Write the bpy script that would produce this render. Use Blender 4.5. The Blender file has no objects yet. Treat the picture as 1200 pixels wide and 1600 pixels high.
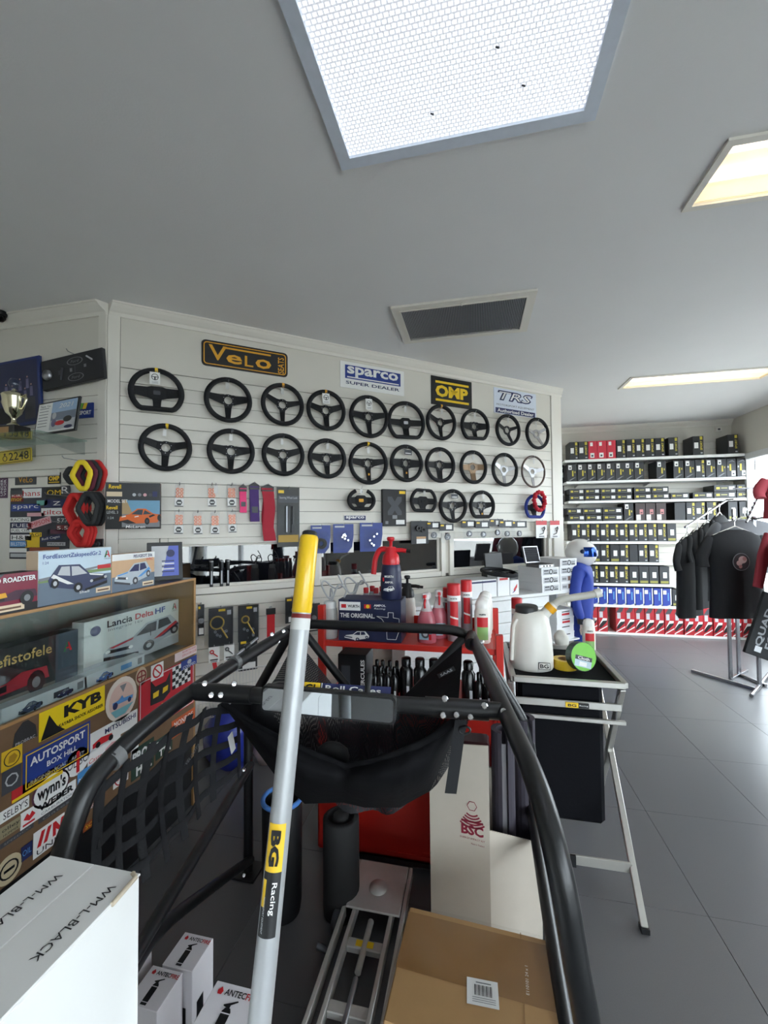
import bpy, math, random
from mathutils import Matrix, Vector
random.seed(7)
D = bpy.data; COL = bpy.context.scene.collection; SC = bpy.context.scene
PI = math.pi
# ------------------------------------------------------------------ camera
F_PX, YAW, PITCH, ROLL, CAM_H = 648.2, .2143, .03014, .00895, 1.70
def cam_axes():
    cy, sy = math.cos(YAW), math.sin(YAW)
    A = Matrix(((cy, sy, 0), (-sy, cy, 0), (0, 0, 1)))
    c, s = math.cos(PITCH), math.sin(PITCH)
    B = Matrix(((1, 0, 0), (0, c, s), (0, -s, c)))
    c, s = math.cos(ROLL), math.sin(ROLL)
    return Matrix(((c, 0, -s), (0, 1, 0), (s, 0, c))) @ B @ A
CM = cam_axes(); CP = Vector((0, 0, CAM_H))
cam = D.cameras.new('camera'); cam.sensor_fit = 'HORIZONTAL'; cam.sensor_width = 36; cam.lens = F_PX / 1200 * 36
cam.clip_start = .02
co = D.objects.new('camera', cam); COL.objects.link(co); SC.camera = co
Rt, Fw, Up = CM[0], CM[1], CM[2]
co.matrix_world = Matrix(((Rt[0], Up[0], -Fw[0], 0), (Rt[1], Up[1], -Fw[1], 0), (Rt[2], Up[2], -Fw[2], CAM_H), (0, 0, 0, 1)))
# ------------------------------------------------------------------ world, exposure
vs = SC.view_settings; vs.view_transform = 'Standard'; vs.look = 'None'; vs.gamma = 1; vs.use_curve_mapping = False
vs.exposure = 1.35
SC.cycles.use_denoising = True
SC.cycles.max_bounces = 8; SC.cycles.diffuse_bounces = 5; SC.cycles.glossy_bounces = 4
SC.cycles.transparent_max_bounces = 12; SC.cycles.transmission_bounces = 6
SC.cycles.sample_clamp_indirect = 6
SC.cycles.caustics_reflective = False; SC.cycles.caustics_refractive = False
wd = D.worlds.new('sky'); SC.world = wd; wd.use_nodes = True
bg = wd.node_tree.nodes['Background']; bg.inputs[0].default_value = (.90, .95, 1.0, 1); bg.inputs[1].default_value = 5.3
SKY_E, TUBE_E = .64, .5
# ------------------------------------------------------------------ materials
def lin(c): return tuple(((x / 255) / 12.92 if x / 255 <= .04045 else ((x / 255 + .055) / 1.055) ** 2.4) for x in c)
MATS = {}
def mat(name, rgb, rough=.5, metal=0, var=.06, scale=30, bump=0, ior=1.5, alpha=1, coat=0, emit=0, trans=0, bscale=None):
    if name in MATS: return MATS[name]
    m = D.materials.new(name); m.use_nodes = True; nt = m.node_tree; b = nt.nodes['Principled BSDF']
    r = lin(rgb); I = b.inputs
    I['Roughness'].default_value = rough; I['Metallic'].default_value = metal; I['IOR'].default_value = ior
    I['Base Color'].default_value = (*r, 1)
    if var or bump:
        tc = nt.nodes.new('ShaderNodeTexCoord'); nz = nt.nodes.new('ShaderNodeTexNoise'); nz.inputs['Scale'].default_value = scale
        nz.inputs['Detail'].default_value = 3
        nt.links.new(tc.outputs['Object'], nz.inputs['Vector'])
        if var:
            mx = nt.nodes.new('ShaderNodeMix'); mx.data_type = 'RGBA'
            mx.inputs[6].default_value = (*[x * (1 - var) for x in r], 1); mx.inputs[7].default_value = (*[min(1, x * (1 + var)) for x in r], 1)
            nt.links.new(nz.outputs['Fac'], mx.inputs[0]); nt.links.new(mx.outputs[2], I['Base Color'])
        if bump:
            bp = nt.nodes.new('ShaderNodeBump'); bp.inputs['Strength'].default_value = bump; bp.inputs['Distance'].default_value = .003
            if bscale:
                n2 = nt.nodes.new('ShaderNodeTexNoise'); n2.inputs['Scale'].default_value = bscale; nt.links.new(tc.outputs['Object'], n2.inputs['Vector'])
                nt.links.new(n2.outputs['Fac'], bp.inputs['Height'])
            else: nt.links.new(nz.outputs['Fac'], bp.inputs['Height'])
            nt.links.new(bp.outputs[0], I['Normal'])
    if alpha < 1: I['Alpha'].default_value = alpha
    if coat: I['Coat Weight'].default_value = coat; I['Coat Roughness'].default_value = .08
    if trans: I['Transmission Weight'].default_value = trans
    if emit: I['Emission Color'].default_value = (*r, 1); I['Emission Strength'].default_value = emit
    MATS[name] = m; return m
def glassy(name, tint, refl, rough=.02):
    """clear sheet: see-through, with mirror reflections on top"""
    if name in MATS: return MATS[name]
    m = D.materials.new(name); m.use_nodes = True; nt = m.node_tree; nt.nodes.clear()
    o = nt.nodes.new('ShaderNodeOutputMaterial'); mx = nt.nodes.new('ShaderNodeMixShader'); t = nt.nodes.new('ShaderNodeBsdfTransparent')
    g = nt.nodes.new('ShaderNodeBsdfGlossy'); g.inputs['Roughness'].default_value = rough; g.inputs['Color'].default_value = (.95, .97, .98, 1)
    f = nt.nodes.new('ShaderNodeFresnel'); f.inputs['IOR'].default_value = refl; t.inputs['Color'].default_value = (*tint, 1)
    ge = nt.nodes.new('ShaderNodeNewGeometry'); mr = nt.nodes.new('ShaderNodeMapRange'); mr.inputs['To Min'].default_value = refl; mr.inputs['To Max'].default_value = 1 / refl
    nt.links.new(ge.outputs['Backfacing'], mr.inputs['Value']); nt.links.new(mr.outputs[0], f.inputs['IOR'])
    nt.links.new(f.outputs[0], mx.inputs[0]); nt.links.new(t.outputs[0], mx.inputs[1]); nt.links.new(g.outputs[0], mx.inputs[2]); nt.links.new(mx.outputs[0], o.inputs[0])
    MATS[name] = m; return m
WHITE = mat('white_paint', (226, 222, 213), .55, var=.025, scale=6)
WALLP = mat('wall_paint', (214, 210, 200), .6, var=.03, scale=4)
SLATM = mat('slat_melamine', (222, 218, 208), .42, var=.02, scale=5)
GROOVE = mat('groove_shadow_gap', (70, 66, 60), .7)
CEILM = mat('ceiling_paint', (226, 226, 226), .8, var=.03, scale=2.5, bump=.15, bscale=120)
BLACKP = mat('black_powder_coat', (22, 23, 25), .38, var=.12, scale=60, bump=.05)
BLACK = mat('black_print', (17, 18, 21), .45, var=.05)
SUEDE = mat('black_suede', (21, 22, 26), .85, var=.2, scale=140, bump=.2)
SATIN = mat('black_satin_plate', (15, 16, 19), .5, ior=1.3)
CARD = mat('black_card', (38, 40, 44), .5, var=.08)
PAPER = mat('white_paper', (235, 235, 233), .55, var=.02)
WCARD = mat('white_card', (226, 227, 228), .6, var=.03, scale=20)
RED = mat('red_print', (196, 34, 42), .45)
YEL = mat('yellow_print', (240, 200, 40), .45)
ORG = mat('gold_print', (226, 164, 42), .45)
BLUE = mat('blue_print', (38, 62, 140), .45)
NAVY = mat('navy_print', (36, 42, 88), .45)
GREY = mat('grey_print', (128, 130, 134), .5)
LGREY = mat('light_grey_print', (190, 192, 196), .5)
DGREY = mat('dark_grey_print', (66, 68, 74), .5)
SILVER = mat('brushed_aluminium', (196, 196, 192), .34, .85, var=.08, scale=80)
CHROME = mat('chrome', (215, 216, 220), .15, 1, var=0)
STEEL = mat('zinc_steel', (165, 166, 170), .35, .9, var=.06)
PINK = mat('pink_print', (232, 80, 130), .5)
GREEN = mat('green_print', (110, 190, 60), .45)
# ------------------------------------------------------------------ mesh builder
class MB:
    def __init__(s): s.v = []; s.f = []; s.m = []; s.mats = []; s.sm = []
    def mi(s, m):
        if m not in s.mats: s.mats.append(m)
        return s.mats.index(m)
    def add(s, vs_, fs, m, T=None, smooth=False):
        n = len(s.v); k = s.mi(m)
        s.v += [tuple(T @ Vector(p)) if T else tuple(p) for p in vs_]
        for f in fs: s.f.append(tuple(i + n for i in f)); s.m.append(k); s.sm.append(smooth)
        return s
    def box(s, a, b, m, T=None, bev=0):
        (x0, y0, z0), (x1, y1, z1) = a, b
        if not bev:
            v = [(x0, y0, z0), (x1, y0, z0), (x1, y1, z0), (x0, y1, z0), (x0, y0, z1), (x1, y0, z1), (x1, y1, z1), (x0, y1, z1)]
            f = [(3, 2, 1, 0), (4, 5, 6, 7), (0, 1, 5, 4), (1, 2, 6, 5), (2, 3, 7, 6), (3, 0, 4, 7)]
            return s.add(v, f, m, T)
        # chamfered box: 24 vertices, one small face along every edge
        lo, hi = (x0, y0, z0), (x1, y1, z1); v = []; idx = {}
        for sx in (0, 1):
            for sy in (0, 1):
                for sz in (0, 1):
                    c = [(lo, hi)[q][i] for i, q in enumerate((sx, sy, sz))]
                    for ax in range(3):
                        p = [c[i] if i == ax else c[i] + (bev if (sx, sy, sz)[i] == 0 else -bev) for i in range(3)]
                        idx[(sx, sy, sz, ax)] = len(v); v.append(tuple(p))
        f = []
        cen = Vector([(lo[i] + hi[i]) / 2 for i in range(3)])
        def put(q):
            pts = [Vector(v[i]) for i in q]; nrm = (pts[1] - pts[0]).cross(pts[2] - pts[0]); mid = sum(pts, Vector()) / len(pts)
            f.append(tuple(q) if nrm.dot(mid - cen) > 0 else tuple(reversed(q)))
        for ax in range(3):
            o1, o2 = [i for i in range(3) if i != ax]
            for sd in (0, 1):
                q = []
                for (p, r) in ((0, 0), (1, 0), (1, 1), (0, 1)):
                    k = [0, 0, 0]; k[ax] = sd; k[o1] = p; k[o2] = r; q.append(idx[(*k, ax)])
                put(q)
        for e in range(3):
            o1, o2 = [i for i in range(3) if i != e]
            for p in (0, 1):
                for r in (0, 1):
                    ka = [0, 0, 0]; kb = [0, 0, 0]; ka[o1] = kb[o1] = p; ka[o2] = kb[o2] = r; kb[e] = 1
                    put([idx[(*ka, o1)], idx[(*kb, o1)], idx[(*kb, o2)], idx[(*ka, o2)]])
        for k in [(a_, b_, c_) for a_ in (0, 1) for b_ in (0, 1) for c_ in (0, 1)]:
            put([idx[(*k, 0)], idx[(*k, 1)], idx[(*k, 2)]])
        return s.add(v, f, m, T)
    def poly(s, pts, y, m, T=None):                      # flat polygon in the local XZ plane, facing -Y
        return s.add([(p[0], y, p[1]) for p in pts], [tuple(range(len(pts)))], m, T)
    def rect(s, x0, z0, x1, z1, y, m, T=None): return s.poly([(x0, z0), (x1, z0), (x1, z1), (x0, z1)], y, m, T)
    def disc(s, x, z, r, y, m, n=16, rz=None, T=None):
        rz = rz or r
        return s.poly([(x + r * math.cos(2 * PI * i / n), z + rz * math.sin(2 * PI * i / n)) for i in range(n)], y, m, T)
    def ring(s, x, z, r0, r1, y, m, n=20, a0=0, a1=2 * PI, T=None):
        v = []; f = []; k = n + 1
        for i in range(k):
            a = a0 + (a1 - a0) * i / n
            v += [(x + r0 * math.cos(a), y, z + r0 * math.sin(a)), (x + r1 * math.cos(a), y, z + r1 * math.sin(a))]
        for i in range(n): f.append((2 * i + 1, 2 * i, 2 * i + 2, 2 * i + 3)[::-1] if True else 0)
        return s.add(v, f, m, T)
    def slab(s, pts, y0, y1, m, T=None):                 # polygon in XZ extruded from y0 (front) to y1 (back)
        n = len(pts)
        v = [(p[0], y0, p[1]) for p in pts] + [(p[0], y1, p[1]) for p in pts]
        f = [tuple(range(n)), tuple(range(2 * n - 1, n - 1, -1))] + [(i, i + n, (i + 1) % n + n, (i + 1) % n) for i in range(n)]
        return s.add(v, f, m, T)
    def tube(s, pts, r, m, seg=8, closed=False, caps=True, T=None, rs=None, flat=None):
        P = [Vector(p) for p in pts]; n = len(P); v = []; f = []
        tang = []
        for i in range(n):
            a = P[(i - 1) % n] if closed or i else P[0]; b = P[(i + 1) % n] if closed or i < n - 1 else P[-1]
            t = (b - a); tang.append(t.normalized() if t.length > 1e-9 else Vector((0, 0, 1)))
        up = Vector((0, 0, 1)) if abs(tang[0].z) < .9 else Vector((1, 0, 0))
        nrm = (up - tang[0] * up.dot(tang[0])).normalized()
        for i in range(n):
            nrm = (nrm - tang[i] * nrm.dot(tang[i])).normalized(); bn = tang[i].cross(nrm); rr = rs[i] if rs else r
            for k in range(seg):
                a = 2 * PI * k / seg; e = (flat if flat else 1)
                v.append(P[i] + nrm * (rr * math.cos(a)) + bn * (rr * e * math.sin(a)))
        m_ = n if closed else n - 1
        for i in range(m_):
            j = (i + 1) % n
            for k in range(seg): f.append((i * seg + k, i * seg + (k + 1) % seg, j * seg + (k + 1) % seg, j * seg + k))
        s.add(v, f, m, T, True)
        if caps and not closed:
            s.add(v[:seg], [tuple(range(seg - 1, -1, -1))], m, T); s.add(v[-seg:], [tuple(range(seg))], m, T)
        return s
    def lathe(s, prof, m, seg=20, T=None, smooth=True, sx=1, sy=1):  # profile (radius, z), axis Z
        v = []; f = []; n = len(prof)
        for (r, z) in prof:
            for k in range(seg):
                a = 2 * PI * k / seg; v.append((r * sx * math.cos(a), r * sy * math.sin(a), z))
        for i in range(n - 1):
            for k in range(seg): f.append((i * seg + k, i * seg + (k + 1) % seg, (i + 1) * seg + (k + 1) % seg, (i + 1) * seg + k))
        s.add(v, f, m, T, smooth)
        if prof[0][0] > 1e-6: s.add(v[:seg], [tuple(range(seg - 1, -1, -1))], m, T)
        if prof[-1][0] > 1e-6: s.add(v[-seg:], [tuple(range(seg))], m, T)
        return s
    def grid(s, rows, m, T=None, smooth=True):           # rows of points
        n = len(rows[0]); v = [p for r in rows for p in r]; f = []
        for i in range(len(rows) - 1):
            for k in range(n - 1): f.append((i * n + k, i * n + k + 1, (i + 1) * n + k + 1, (i + 1) * n + k))
        return s.add(v, f, m, T, smooth)
    def mesh(s, name):
        me = D.meshes.new(name); me.from_pydata(s.v, [], s.f)
        for m in s.mats: me.materials.append(m)
        me.polygons.foreach_set('material_index', s.m); me.polygons.foreach_set('use_smooth', s.sm); me.update(); return me
    def build(s, name, parent=None, M=None): return obj(name, s.mesh(name), parent, M)
def obj(name, me, parent=None, M=None):
    o = D.objects.new(name, me); COL.objects.link(o)
    if parent: o.parent = parent
    if M is not None: o.matrix_local = M
    return o
def tag(o, label, cat, group=None):
    o['label'] = label; o['category'] = cat
    if group: o['group'] = group
    return o
def thing(name, label, cat, M=None, group=None):
    o = D.objects.new(name, None); o.empty_display_size = .05; COL.objects.link(o)
    if M is not None: o.matrix_world = M
    return tag(o, label, cat, group)
def struct(name, mb, parent=None, M=None):
    o = mb.build(name, parent, M)
    if not parent: o['kind'] = 'structure'
    return o
def dup(o, M, label, group=None):
    """a copy of a thing with copies of its parts and sub-parts"""
    def cp(a, par):
        c = a.copy(); COL.objects.link(c)
        if par: c.parent = par
        for ch in a.children: cp(ch, c)
        return c
    c = cp(o, None); c.matrix_world = M; c['label'] = label
    if group: c['group'] = group
    return c
def T_(x, y, z): return Matrix.Translation((x, y, z))
def RX(a): return Matrix.Rotation(a, 4, 'X')
def RY(a): return Matrix.Rotation(a, 4, 'Y')
def RZ(a): return Matrix.Rotation(a, 4, 'Z')
TEXTS = {}
def text_mesh(s, h, m, width=None, bold=.0, shear=0, res=2, depth=0):
    key = (s, round(h, 5), m.name, width, bold, shear, depth)
    if key in TEXTS: return TEXTS[key]
    cu = D.curves.new('lettering', 'FONT'); cu.body = s; cu.size = 1; cu.offset = bold; cu.shear = shear; cu.resolution_u = res
    cu.extrude = 0
    ob = D.objects.new('lettering', cu); me = D.meshes.new_from_object(ob); D.objects.remove(ob); D.curves.remove(cu)
    xs = [v.co.x for v in me.vertices]; ys = [v.co.y for v in me.vertices]
    if not xs: return None
    x0, x1, y0, y1 = min(xs), max(xs), min(ys), max(ys); k = h / max(1e-6, y1 - y0); kx = width / (x1 - x0) if width else k
    for v in me.vertices: v.co = ((v.co.x - (x0 + x1) / 2) * kx, 0, (v.co.y - (y0 + y1) / 2) * k)
    me.materials.clear(); me.materials.append(m); TEXTS[key] = me; return me
def text(s, x, z, h, m, parent, y=-.001, width=None, bold=0, shear=0, rot=0, T=None, name='lettering', res=2):
    """flat printed lettering centred at local (x, z), facing -Y"""
    me = text_mesh(s, h, m, width, bold, shear, res)
    M = T_(x, y, z) @ RY(-rot)
    return obj(name, me, parent, (T @ M) if T else M)
# ------------------------------------------------------------------ pixel rays and planes of the place
def ray(u, v): return CM.transposed() @ Vector(((u - 600) / F_PX, 1, (800 - v) / F_PX))
def at(u, v, d): return CP + ray(u, v) * d                # at camera depth d
def on_z(u, v, z): r = ray(u, v); return CP + r * ((z - CAM_H) / r.z)
def on_y(u, v, y): r = ray(u, v); return CP + r * (y / r.y)
def on_x(u, v, x): r = ray(u, v); return CP + r * (x / r.x)
def frame(o, ex, ey): return Matrix(((ex[0], ey[0], 0, o[0]), (ex[1], ey[1], 0, o[1]), (0, 0, 1, o[2] if len(o) > 2 else 0), (0, 0, 0, 1)))
def on_f(F, u, v, off=0):
    """pixel ray meets the plane 'off' in front of frame F: local (x, z)"""
    I = F.inverted(); c = I @ CP; r = I.to_3x3() @ ray(u, v); t = (-off - c.y) / r.y; p = c + r * t
    return p.x, p.z
HC = 3.26
CW = Vector((-2.474, 2.378)); EW = Vector((1.006, 5.173)); LW = (EW - CW).length
wd_ = (EW - CW) / LW
FW = frame(CW, wd_, (-wd_[1], wd_[0]))                    # middle wall, local x along it, -y towards the room
FL = frame((0, 2.378), (1, 0), (0, 1))                    # left wall
YB = 7.31; FB = frame((0, YB), (1, 0), (0, 1))            # back wall
XR = 3.87; FR = frame((XR, 0), (0, -1), (1, 0))           # right wall
XC = -1.70; FC = frame((XC, 0), (0, 1), (-1, 0))          # display counter front
GZ = [2.821 - .1007 * k for k in range(29)]               # slat joints
# ------------------------------------------------------------------ shell
X0, Y0 = -4.2, -4.0
TX, TY = .645, .675
FLM = mat('grey_porcelain_tile', (92, 92, 94), .34, var=.12, scale=260, bump=.06)
fl = struct('floor', MB().box((X0, Y0, -.12), (XR + .1, YB + .1, -.006), mat('grout', (66, 66, 68), .8)))
tm = MB().box((.0009, .0005, -.006), (TX - .0009, TY - .0005, 0), FLM, bev=.0008).mesh('floor_tile')
jx = [.960 + TX * k for k in range(-8, 6) if X0 < .960 + TX * k < XR]; jy = [3.44 + TY * k for k in range(-11, 7) if Y0 < 3.44 + TY * k < YB + .4]
for x in jx:
    for y in jy:
        if x + TX < XR + .6 and y < YB and not (x < -2.5 and y > 2.3): obj('floor_tile', tm, fl, T_(x, y, 0))
SKY = (-.53, .465, -.35, 1.68)                            # x0 x1 y0 y1 of the openings in the ceiling
L1 = (1.065, 2.30, 1.935, 2.275); L2 = (1.69, 3.06, 4.90, 5.24)
def ceiling(holes):
    xs = sorted({X0, XR + .1, *[h[0] for h in holes], *[h[1] for h in holes]}); ys = sorted({Y0, YB + .1, *[h[2] for h in holes], *[h[3] for h in holes]})
    mb = MB()
    for a, b in zip(xs, xs[1:]):
        for c, d in zip(ys, ys[1:]):
            if any(h[0] <= a and b <= h[1] and h[2] <= c and d <= h[3] for h in holes): continue
            mb.add([(a, c, HC), (b, c, HC), (b, d, HC), (a, d, HC)], [(3, 2, 1, 0)], CEILM)
    mb.box((X0, Y0, HC + .35), (XR + .1, YB + .1, HC + .4), CEILM)
    return mb
struct('ceiling', ceiling([SKY, L1, L2]))
CORN = [(0, 0), (0, -.085), (-.012, -.085), (-.016, -.06), (-.03, -.05), (-.05, -.03), (-.062, -.012), (-.07, -.012), (-.07, 0)]
def cornice(n, F, x0, x1, e0=0, e1=0):
    mb = MB(); k = len(CORN)
    v = [(x0 + e0 * p[0], p[0], HC + p[1]) for p in CORN] + [(x1 + e1 * p[0], p[0], HC + p[1]) for p in CORN]
    f = [(i, i + 1, i + 1 + k, i + k) for i in range(k - 1)] + [tuple(range(k - 1, -1, -1)), tuple(range(k, 2 * k))]
    mb.add(v, f, WHITE); struct(n, mb, M=F)
# middle wall -------------------------------------------------------
WIN = [(.33, 1.42), (1.47, 2.80), (2.85, 4.26)]           # outer casing of the three office windows, x range
WZ0, WZ1 = 1.185, 1.613
mb = MB()
mb.box((0, .01, 0), (LW, .16, WZ0 + .03), GROOVE); mb.box((0, .01, WZ1 - .03), (LW, .16, HC), GROOVE)
for a, b in [(0, .36)] + [(WIN[i][1] - .03, WIN[i + 1][0] + .03) for i in range(2)] + [(WIN[2][1] - .03, LW)]:
    mb.box((a, .01, WZ0 + .03), (b, .16, WZ1 - .03), WALLP)
wm = struct('wall_middle', mb, M=FW)
wm_panel = MB().box((.076, 0, GZ[0] + .003), (4.30, .012, HC - .08), WALLP); wm_panel.build('upper_panel', wm)
for a, b in ((0, .073), (4.303, LW)):
    MB().box((a, -.012, 0), (b, .012, HC - .08), WHITE, bev=.003).build('corner_post', wm)
full = MB().box((.076, 0, -.0977), (4.30, .012, 0), SLATM, bev=.0015).mesh('slat')
for k in range(12): obj('slat', full, wm, T_(0, 0, GZ[k] - .0015))
zl = [WZ0 - .1007 * k for k in range(12)]
for z in zl: obj('slat', full, wm, T_(0, 0, z - .0015))
short = MB().box((.076, 0, WZ0), (.325, .012, WZ1), SLATM, bev=.0015).build('side_panel', wm)
PANE = mat('tinted_reflective_glass', (16, 18, 22), .015, 0, var=.0, ior=2.2)
for i, (a, b) in enumerate(WIN):
    w = thing('window_%d' % (i + 1), '', '', FW); del w['label']; del w['category']; w['kind'] = 'structure'
    MB().box((a + .05, -.012, WZ0 + .005), (b - .05, .06, WZ0 + .055), WHITE, bev=.004).build('window_sill', w)
    MB().box((a + .05, -.016, WZ1 - .05), (b - .05, .06, WZ1), WHITE, bev=.004).build('head_casing', w)
    for c, d in ((a, a + .05), (b - .05, b)): MB().box((c, -.016, WZ0 + .005), (d, .06, WZ1), WHITE, bev=.004).build('side_casing', w)
    q = MB().box((a + .05, .02, WZ0 + .055), (a + .075, .05, WZ1 - .05), WHITE).box((b - .075, .02, WZ0 + .055), (b - .05, .05, WZ1 - .05), WHITE)
    q.box((a + .075, .02, WZ0 + .055), (b - .075, .05, WZ0 + .075), WHITE).box((a + .075, .02, WZ1 - .065), (b - .075, .05, WZ1 - .05), WHITE).build('sash', w)
    MB().box((a + .06, .036, WZ0 + .06), (b - .06, .042, WZ1 - .055), PANE).build('pane', w)
cornice('trim_1', FW, 0, LW + .02, -.5, .6)
# return of the middle wall end and the wall behind it (closes the office)
mb = MB().box((LW - .02, .0, 0), (LW, .16, HC), WALLP); struct('trim_3', mb, M=FW); MB().tube([(LW + .004, .0, 2.02), (LW + .004, .0, 2.62)], .006, mat('teal_edge_strip', (40, 110, 116), .5), 6).build('edge_strip', wm)
struct('wall_office', MB().box((EW[0] - .1, EW[1] + .1, 0), (EW[0] - .02, YB, HC), WALLP))
# left wall ----------------------------------------------------------
XL = CW[0]
mb = MB().box((X0, .01, 0), (XL + .02, .16, HC), GROOVE)
wl = struct('wall_left', mb, M=FL)
MB().box((X0, 0, GZ[0] + .003), (XL - .073, .012, HC - .08), WALLP).build('upper_panel', wl)
MB().box((XL - .07, -.012, 0), (XL - .0, .012, HC - .08), WHITE, bev=.003).build('corner_post', wl)
ls = MB().box((X0, 0, -.0977), (XL - .073, .012, 0), SLATM, bev=.0015).mesh('slat')
for k in range(7): obj('slat', ls, wl, T_(0, 0, GZ[k] - .0015))
xd = -2.86
ss = MB().box((xd, 0, -.0977), (XL - .073, .012, 0), SLATM, bev=.0015).mesh('slat')
for k in range(7, 20): obj('slat', ss, wl, T_(0, 0, GZ[k] - .0015))
MB().box((X0, -.02, GZ[7] - .05), (xd, .012, GZ[7] - .003), WHITE, bev=.006).build('dado_rail', wl)
MB().box((X0, -.004, .1), (xd - .003, .012, GZ[7] - .053), WHITE, bev=.002).build('lower_panel', wl)
cornice('trim_2', FL, X0, XL, 0, .5)
struct('wall_far_left', MB().box((X0 - .1, Y0, 0), (X0, 2.5, HC), WALLP))
# back wall ----------------------------------------------------------
wb = struct('wall_back', MB().box((EW[0] - .1, .012, 0), (XR + .1, .15, HC), GROOVE), M=FB)
MB().box((EW[0] - .1, 0, 2.93), (XR, .012, HC), WALLP).build('upper_panel', wb)
bs = MB().box((EW[0] - .1, 0, -.0977), (XR, .012, 0), SLATM, bev=.0015).mesh('slat')
for k in range(29): obj('slat', bs, wb, T_(0, 0, 2.927 - .1007 * k))
cornice('trim_4', FB, EW[0] - .1, XR)
MB_ = MB().box((3.64, -.05, 3.08), (3.72, 0, 3.15), WHITE, bev=.004).box((3.665, -.056, 3.10), (3.695, -.05, 3.125), DGREY)
tag(MB_.build('alarm_sensor', None, FB), 'small white alarm sensor high in the far right corner', 'sensor')
# right wall with shop windows ----------------------------------------
mb = MB(); ZW0, ZW1 = .30, 2.68; BAYS = [(-3.8, -2.5), (-2.5, -1.2), (-1.2, .1), (2.95, 4.3), (4.3, 5.65), (5.65, 7.0)]
mb.box((XR, Y0, ZW1), (XR + .12, YB, HC), WALLP).box((XR, Y0, 0), (XR + .12, YB, ZW0), WALLP)
for a, b in ((Y0, -3.8), (.1, 2.95), (7.0, YB)): mb.box((XR, a, ZW0), (XR + .12, b, ZW1), WALLP)
struct('wall_right', mb)
FRM = mat('white_window_frame', (222, 224, 226), .35)
GL = glassy('window_glass', (.93, .96, .97), 1.45)
for i, (a, b) in enumerate(BAYS):
    w = thing('window_%d' % (i + 4), '', ''); del w['label']; del w['category']; w['kind'] = 'structure'
    for c, d in ((a, a + .05), (b - .05, b)): MB().box((XR - .02, c, ZW0), (XR + .08, d, ZW1), FRM, bev=.004).build('mullion', w)
    for c, d in ((ZW0, ZW0 + .06), (ZW1 - .09, ZW1)): MB().box((XR - .03, a + .05, c), (XR + .08, b - .05, d), FRM, bev=.004).build('rail', w)
    MB().box((XR + .03, a + .05, ZW0 + .06), (XR + .036, b - .05, ZW1 - .09), GL).build('pane', w)
mb = MB().box((X0, Y0 - .12, 2.85), (XR, Y0, HC), WALLP).box((X0, Y0 - .12, 0), (1.3, Y0, 2.85), WALLP).box((3.7, Y0 - .12, 0), (XR, Y0, 2.85), WALLP)
struct('wall_front', mb)
nb = 2; wb_ = (3.7 - 1.3) / nb
for i in range(nb):                                       # glazed shop front behind the camera
    a = 1.3 + wb_ * i; b = a + wb_
    w = thing('door_1' if i == 1 else 'window_%d' % (i + 20), '', ''); del w['label']; del w['category']; w['kind'] = 'structure'
    for c, d in ((a, a + .05), (b - .05, b)): MB().box((c, Y0 - .1, 0), (d, Y0, 2.85), FRM).build('stile', w)
    for c, d in ((0, .1), (2.76, 2.85)): MB().box((a + .05, Y0 - .1, c), (b - .05, Y0, d), FRM).build('rail', w)
    MB().box((a + .05, Y0 - .05, .1), (b - .05, Y0 - .044, 2.76), GL).build('pane', w)
g = MB().box((-30, -30, -.2), (40, 40, -.13), mat('pavement_outside', (165, 163, 158), .8, var=.1, scale=2)); struct('ground', g)
# ------------------------------------------------------------------ ceiling fittings
def frame_ring(x0, x1, y0, y1, wdt, z, t, m):
    mb = MB()
    for a, b in (((x0, y0), (x1, y0 + wdt)), ((x0, y1 - wdt), (x1, y1)), ((x0, y0 + wdt), (x0 + wdt, y1 - wdt)), ((x1 - wdt, y0 + wdt), (x1, y1 - wdt))):
        mb.box((a[0], a[1], z - t), (b[0], b[1], z), m)
    return mb
def emit_cells(name, rgb, strength, scale, depth):
    m = D.materials.new(name); m.use_nodes = True; nt = m.node_tree; b = nt.nodes['Principled BSDF']
    b.inputs['Base Color'].default_value = (.8, .8, .8, 1); b.inputs['Roughness'].default_value = .4
    tc = nt.nodes.new('ShaderNodeTexCoord'); br = nt.nodes.new('ShaderNodeTexBrick'); I = br.inputs
    I['Scale'].default_value = 1; I['Brick Width'].default_value = scale; I['Row Height'].default_value = scale * .87; I['Mortar Size'].default_value = scale * .17; I['Mortar Smooth'].default_value = .25
    nt.links.new(tc.outputs['Object'], br.inputs['Vector'])
    cr = nt.nodes.new('ShaderNodeMapRange'); cr.inputs['To Min'].default_value = strength; cr.inputs['To Max'].default_value = strength * depth
    nt.links.new(br.outputs['Fac'], cr.inputs['Value']); nt.links.new(cr.outputs[0], b.inputs['Emission Strength'])
    b.inputs['Emission Color'].default_value = (*lin(rgb), 1); return m
sk = thing('skylight', 'large skylight with prismatic diffuser panel in the ceiling, bluish white', 'skylight', T_(0, 0, 0))
x0, x1, y0, y1 = SKY
frame_ring(x0 - .012, x1 + .012, y0 - .012, y1 + .012, .05, HC + .004, .016, mat('grey_skylight_frame', (214, 222, 234), .5)).build('trim_frame', sk)
MB().add([(x0 + .03, y0 + .03, HC - .001), (x1 - .03, y0 + .03, HC - .001), (x1 - .03, y1 - .03, HC - .001), (x0 + .03, y1 - .03, HC - .001)], [(3, 2, 1, 0)], emit_cells('lit_prismatic_skylight', (236, 243, 255), SKY_E, .0185, .30)).build('diffuser', sk)
for px in ((367, 280), (593, 210), (528, 115)):
    q = on_z(440 + px[0] / 1.579, px[1] / 1.579, HC - .004); MB().tube([q, q + Vector((.012, .006, 0))], .003, DGREY, 5).build('dead_leaf', sk)
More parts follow.
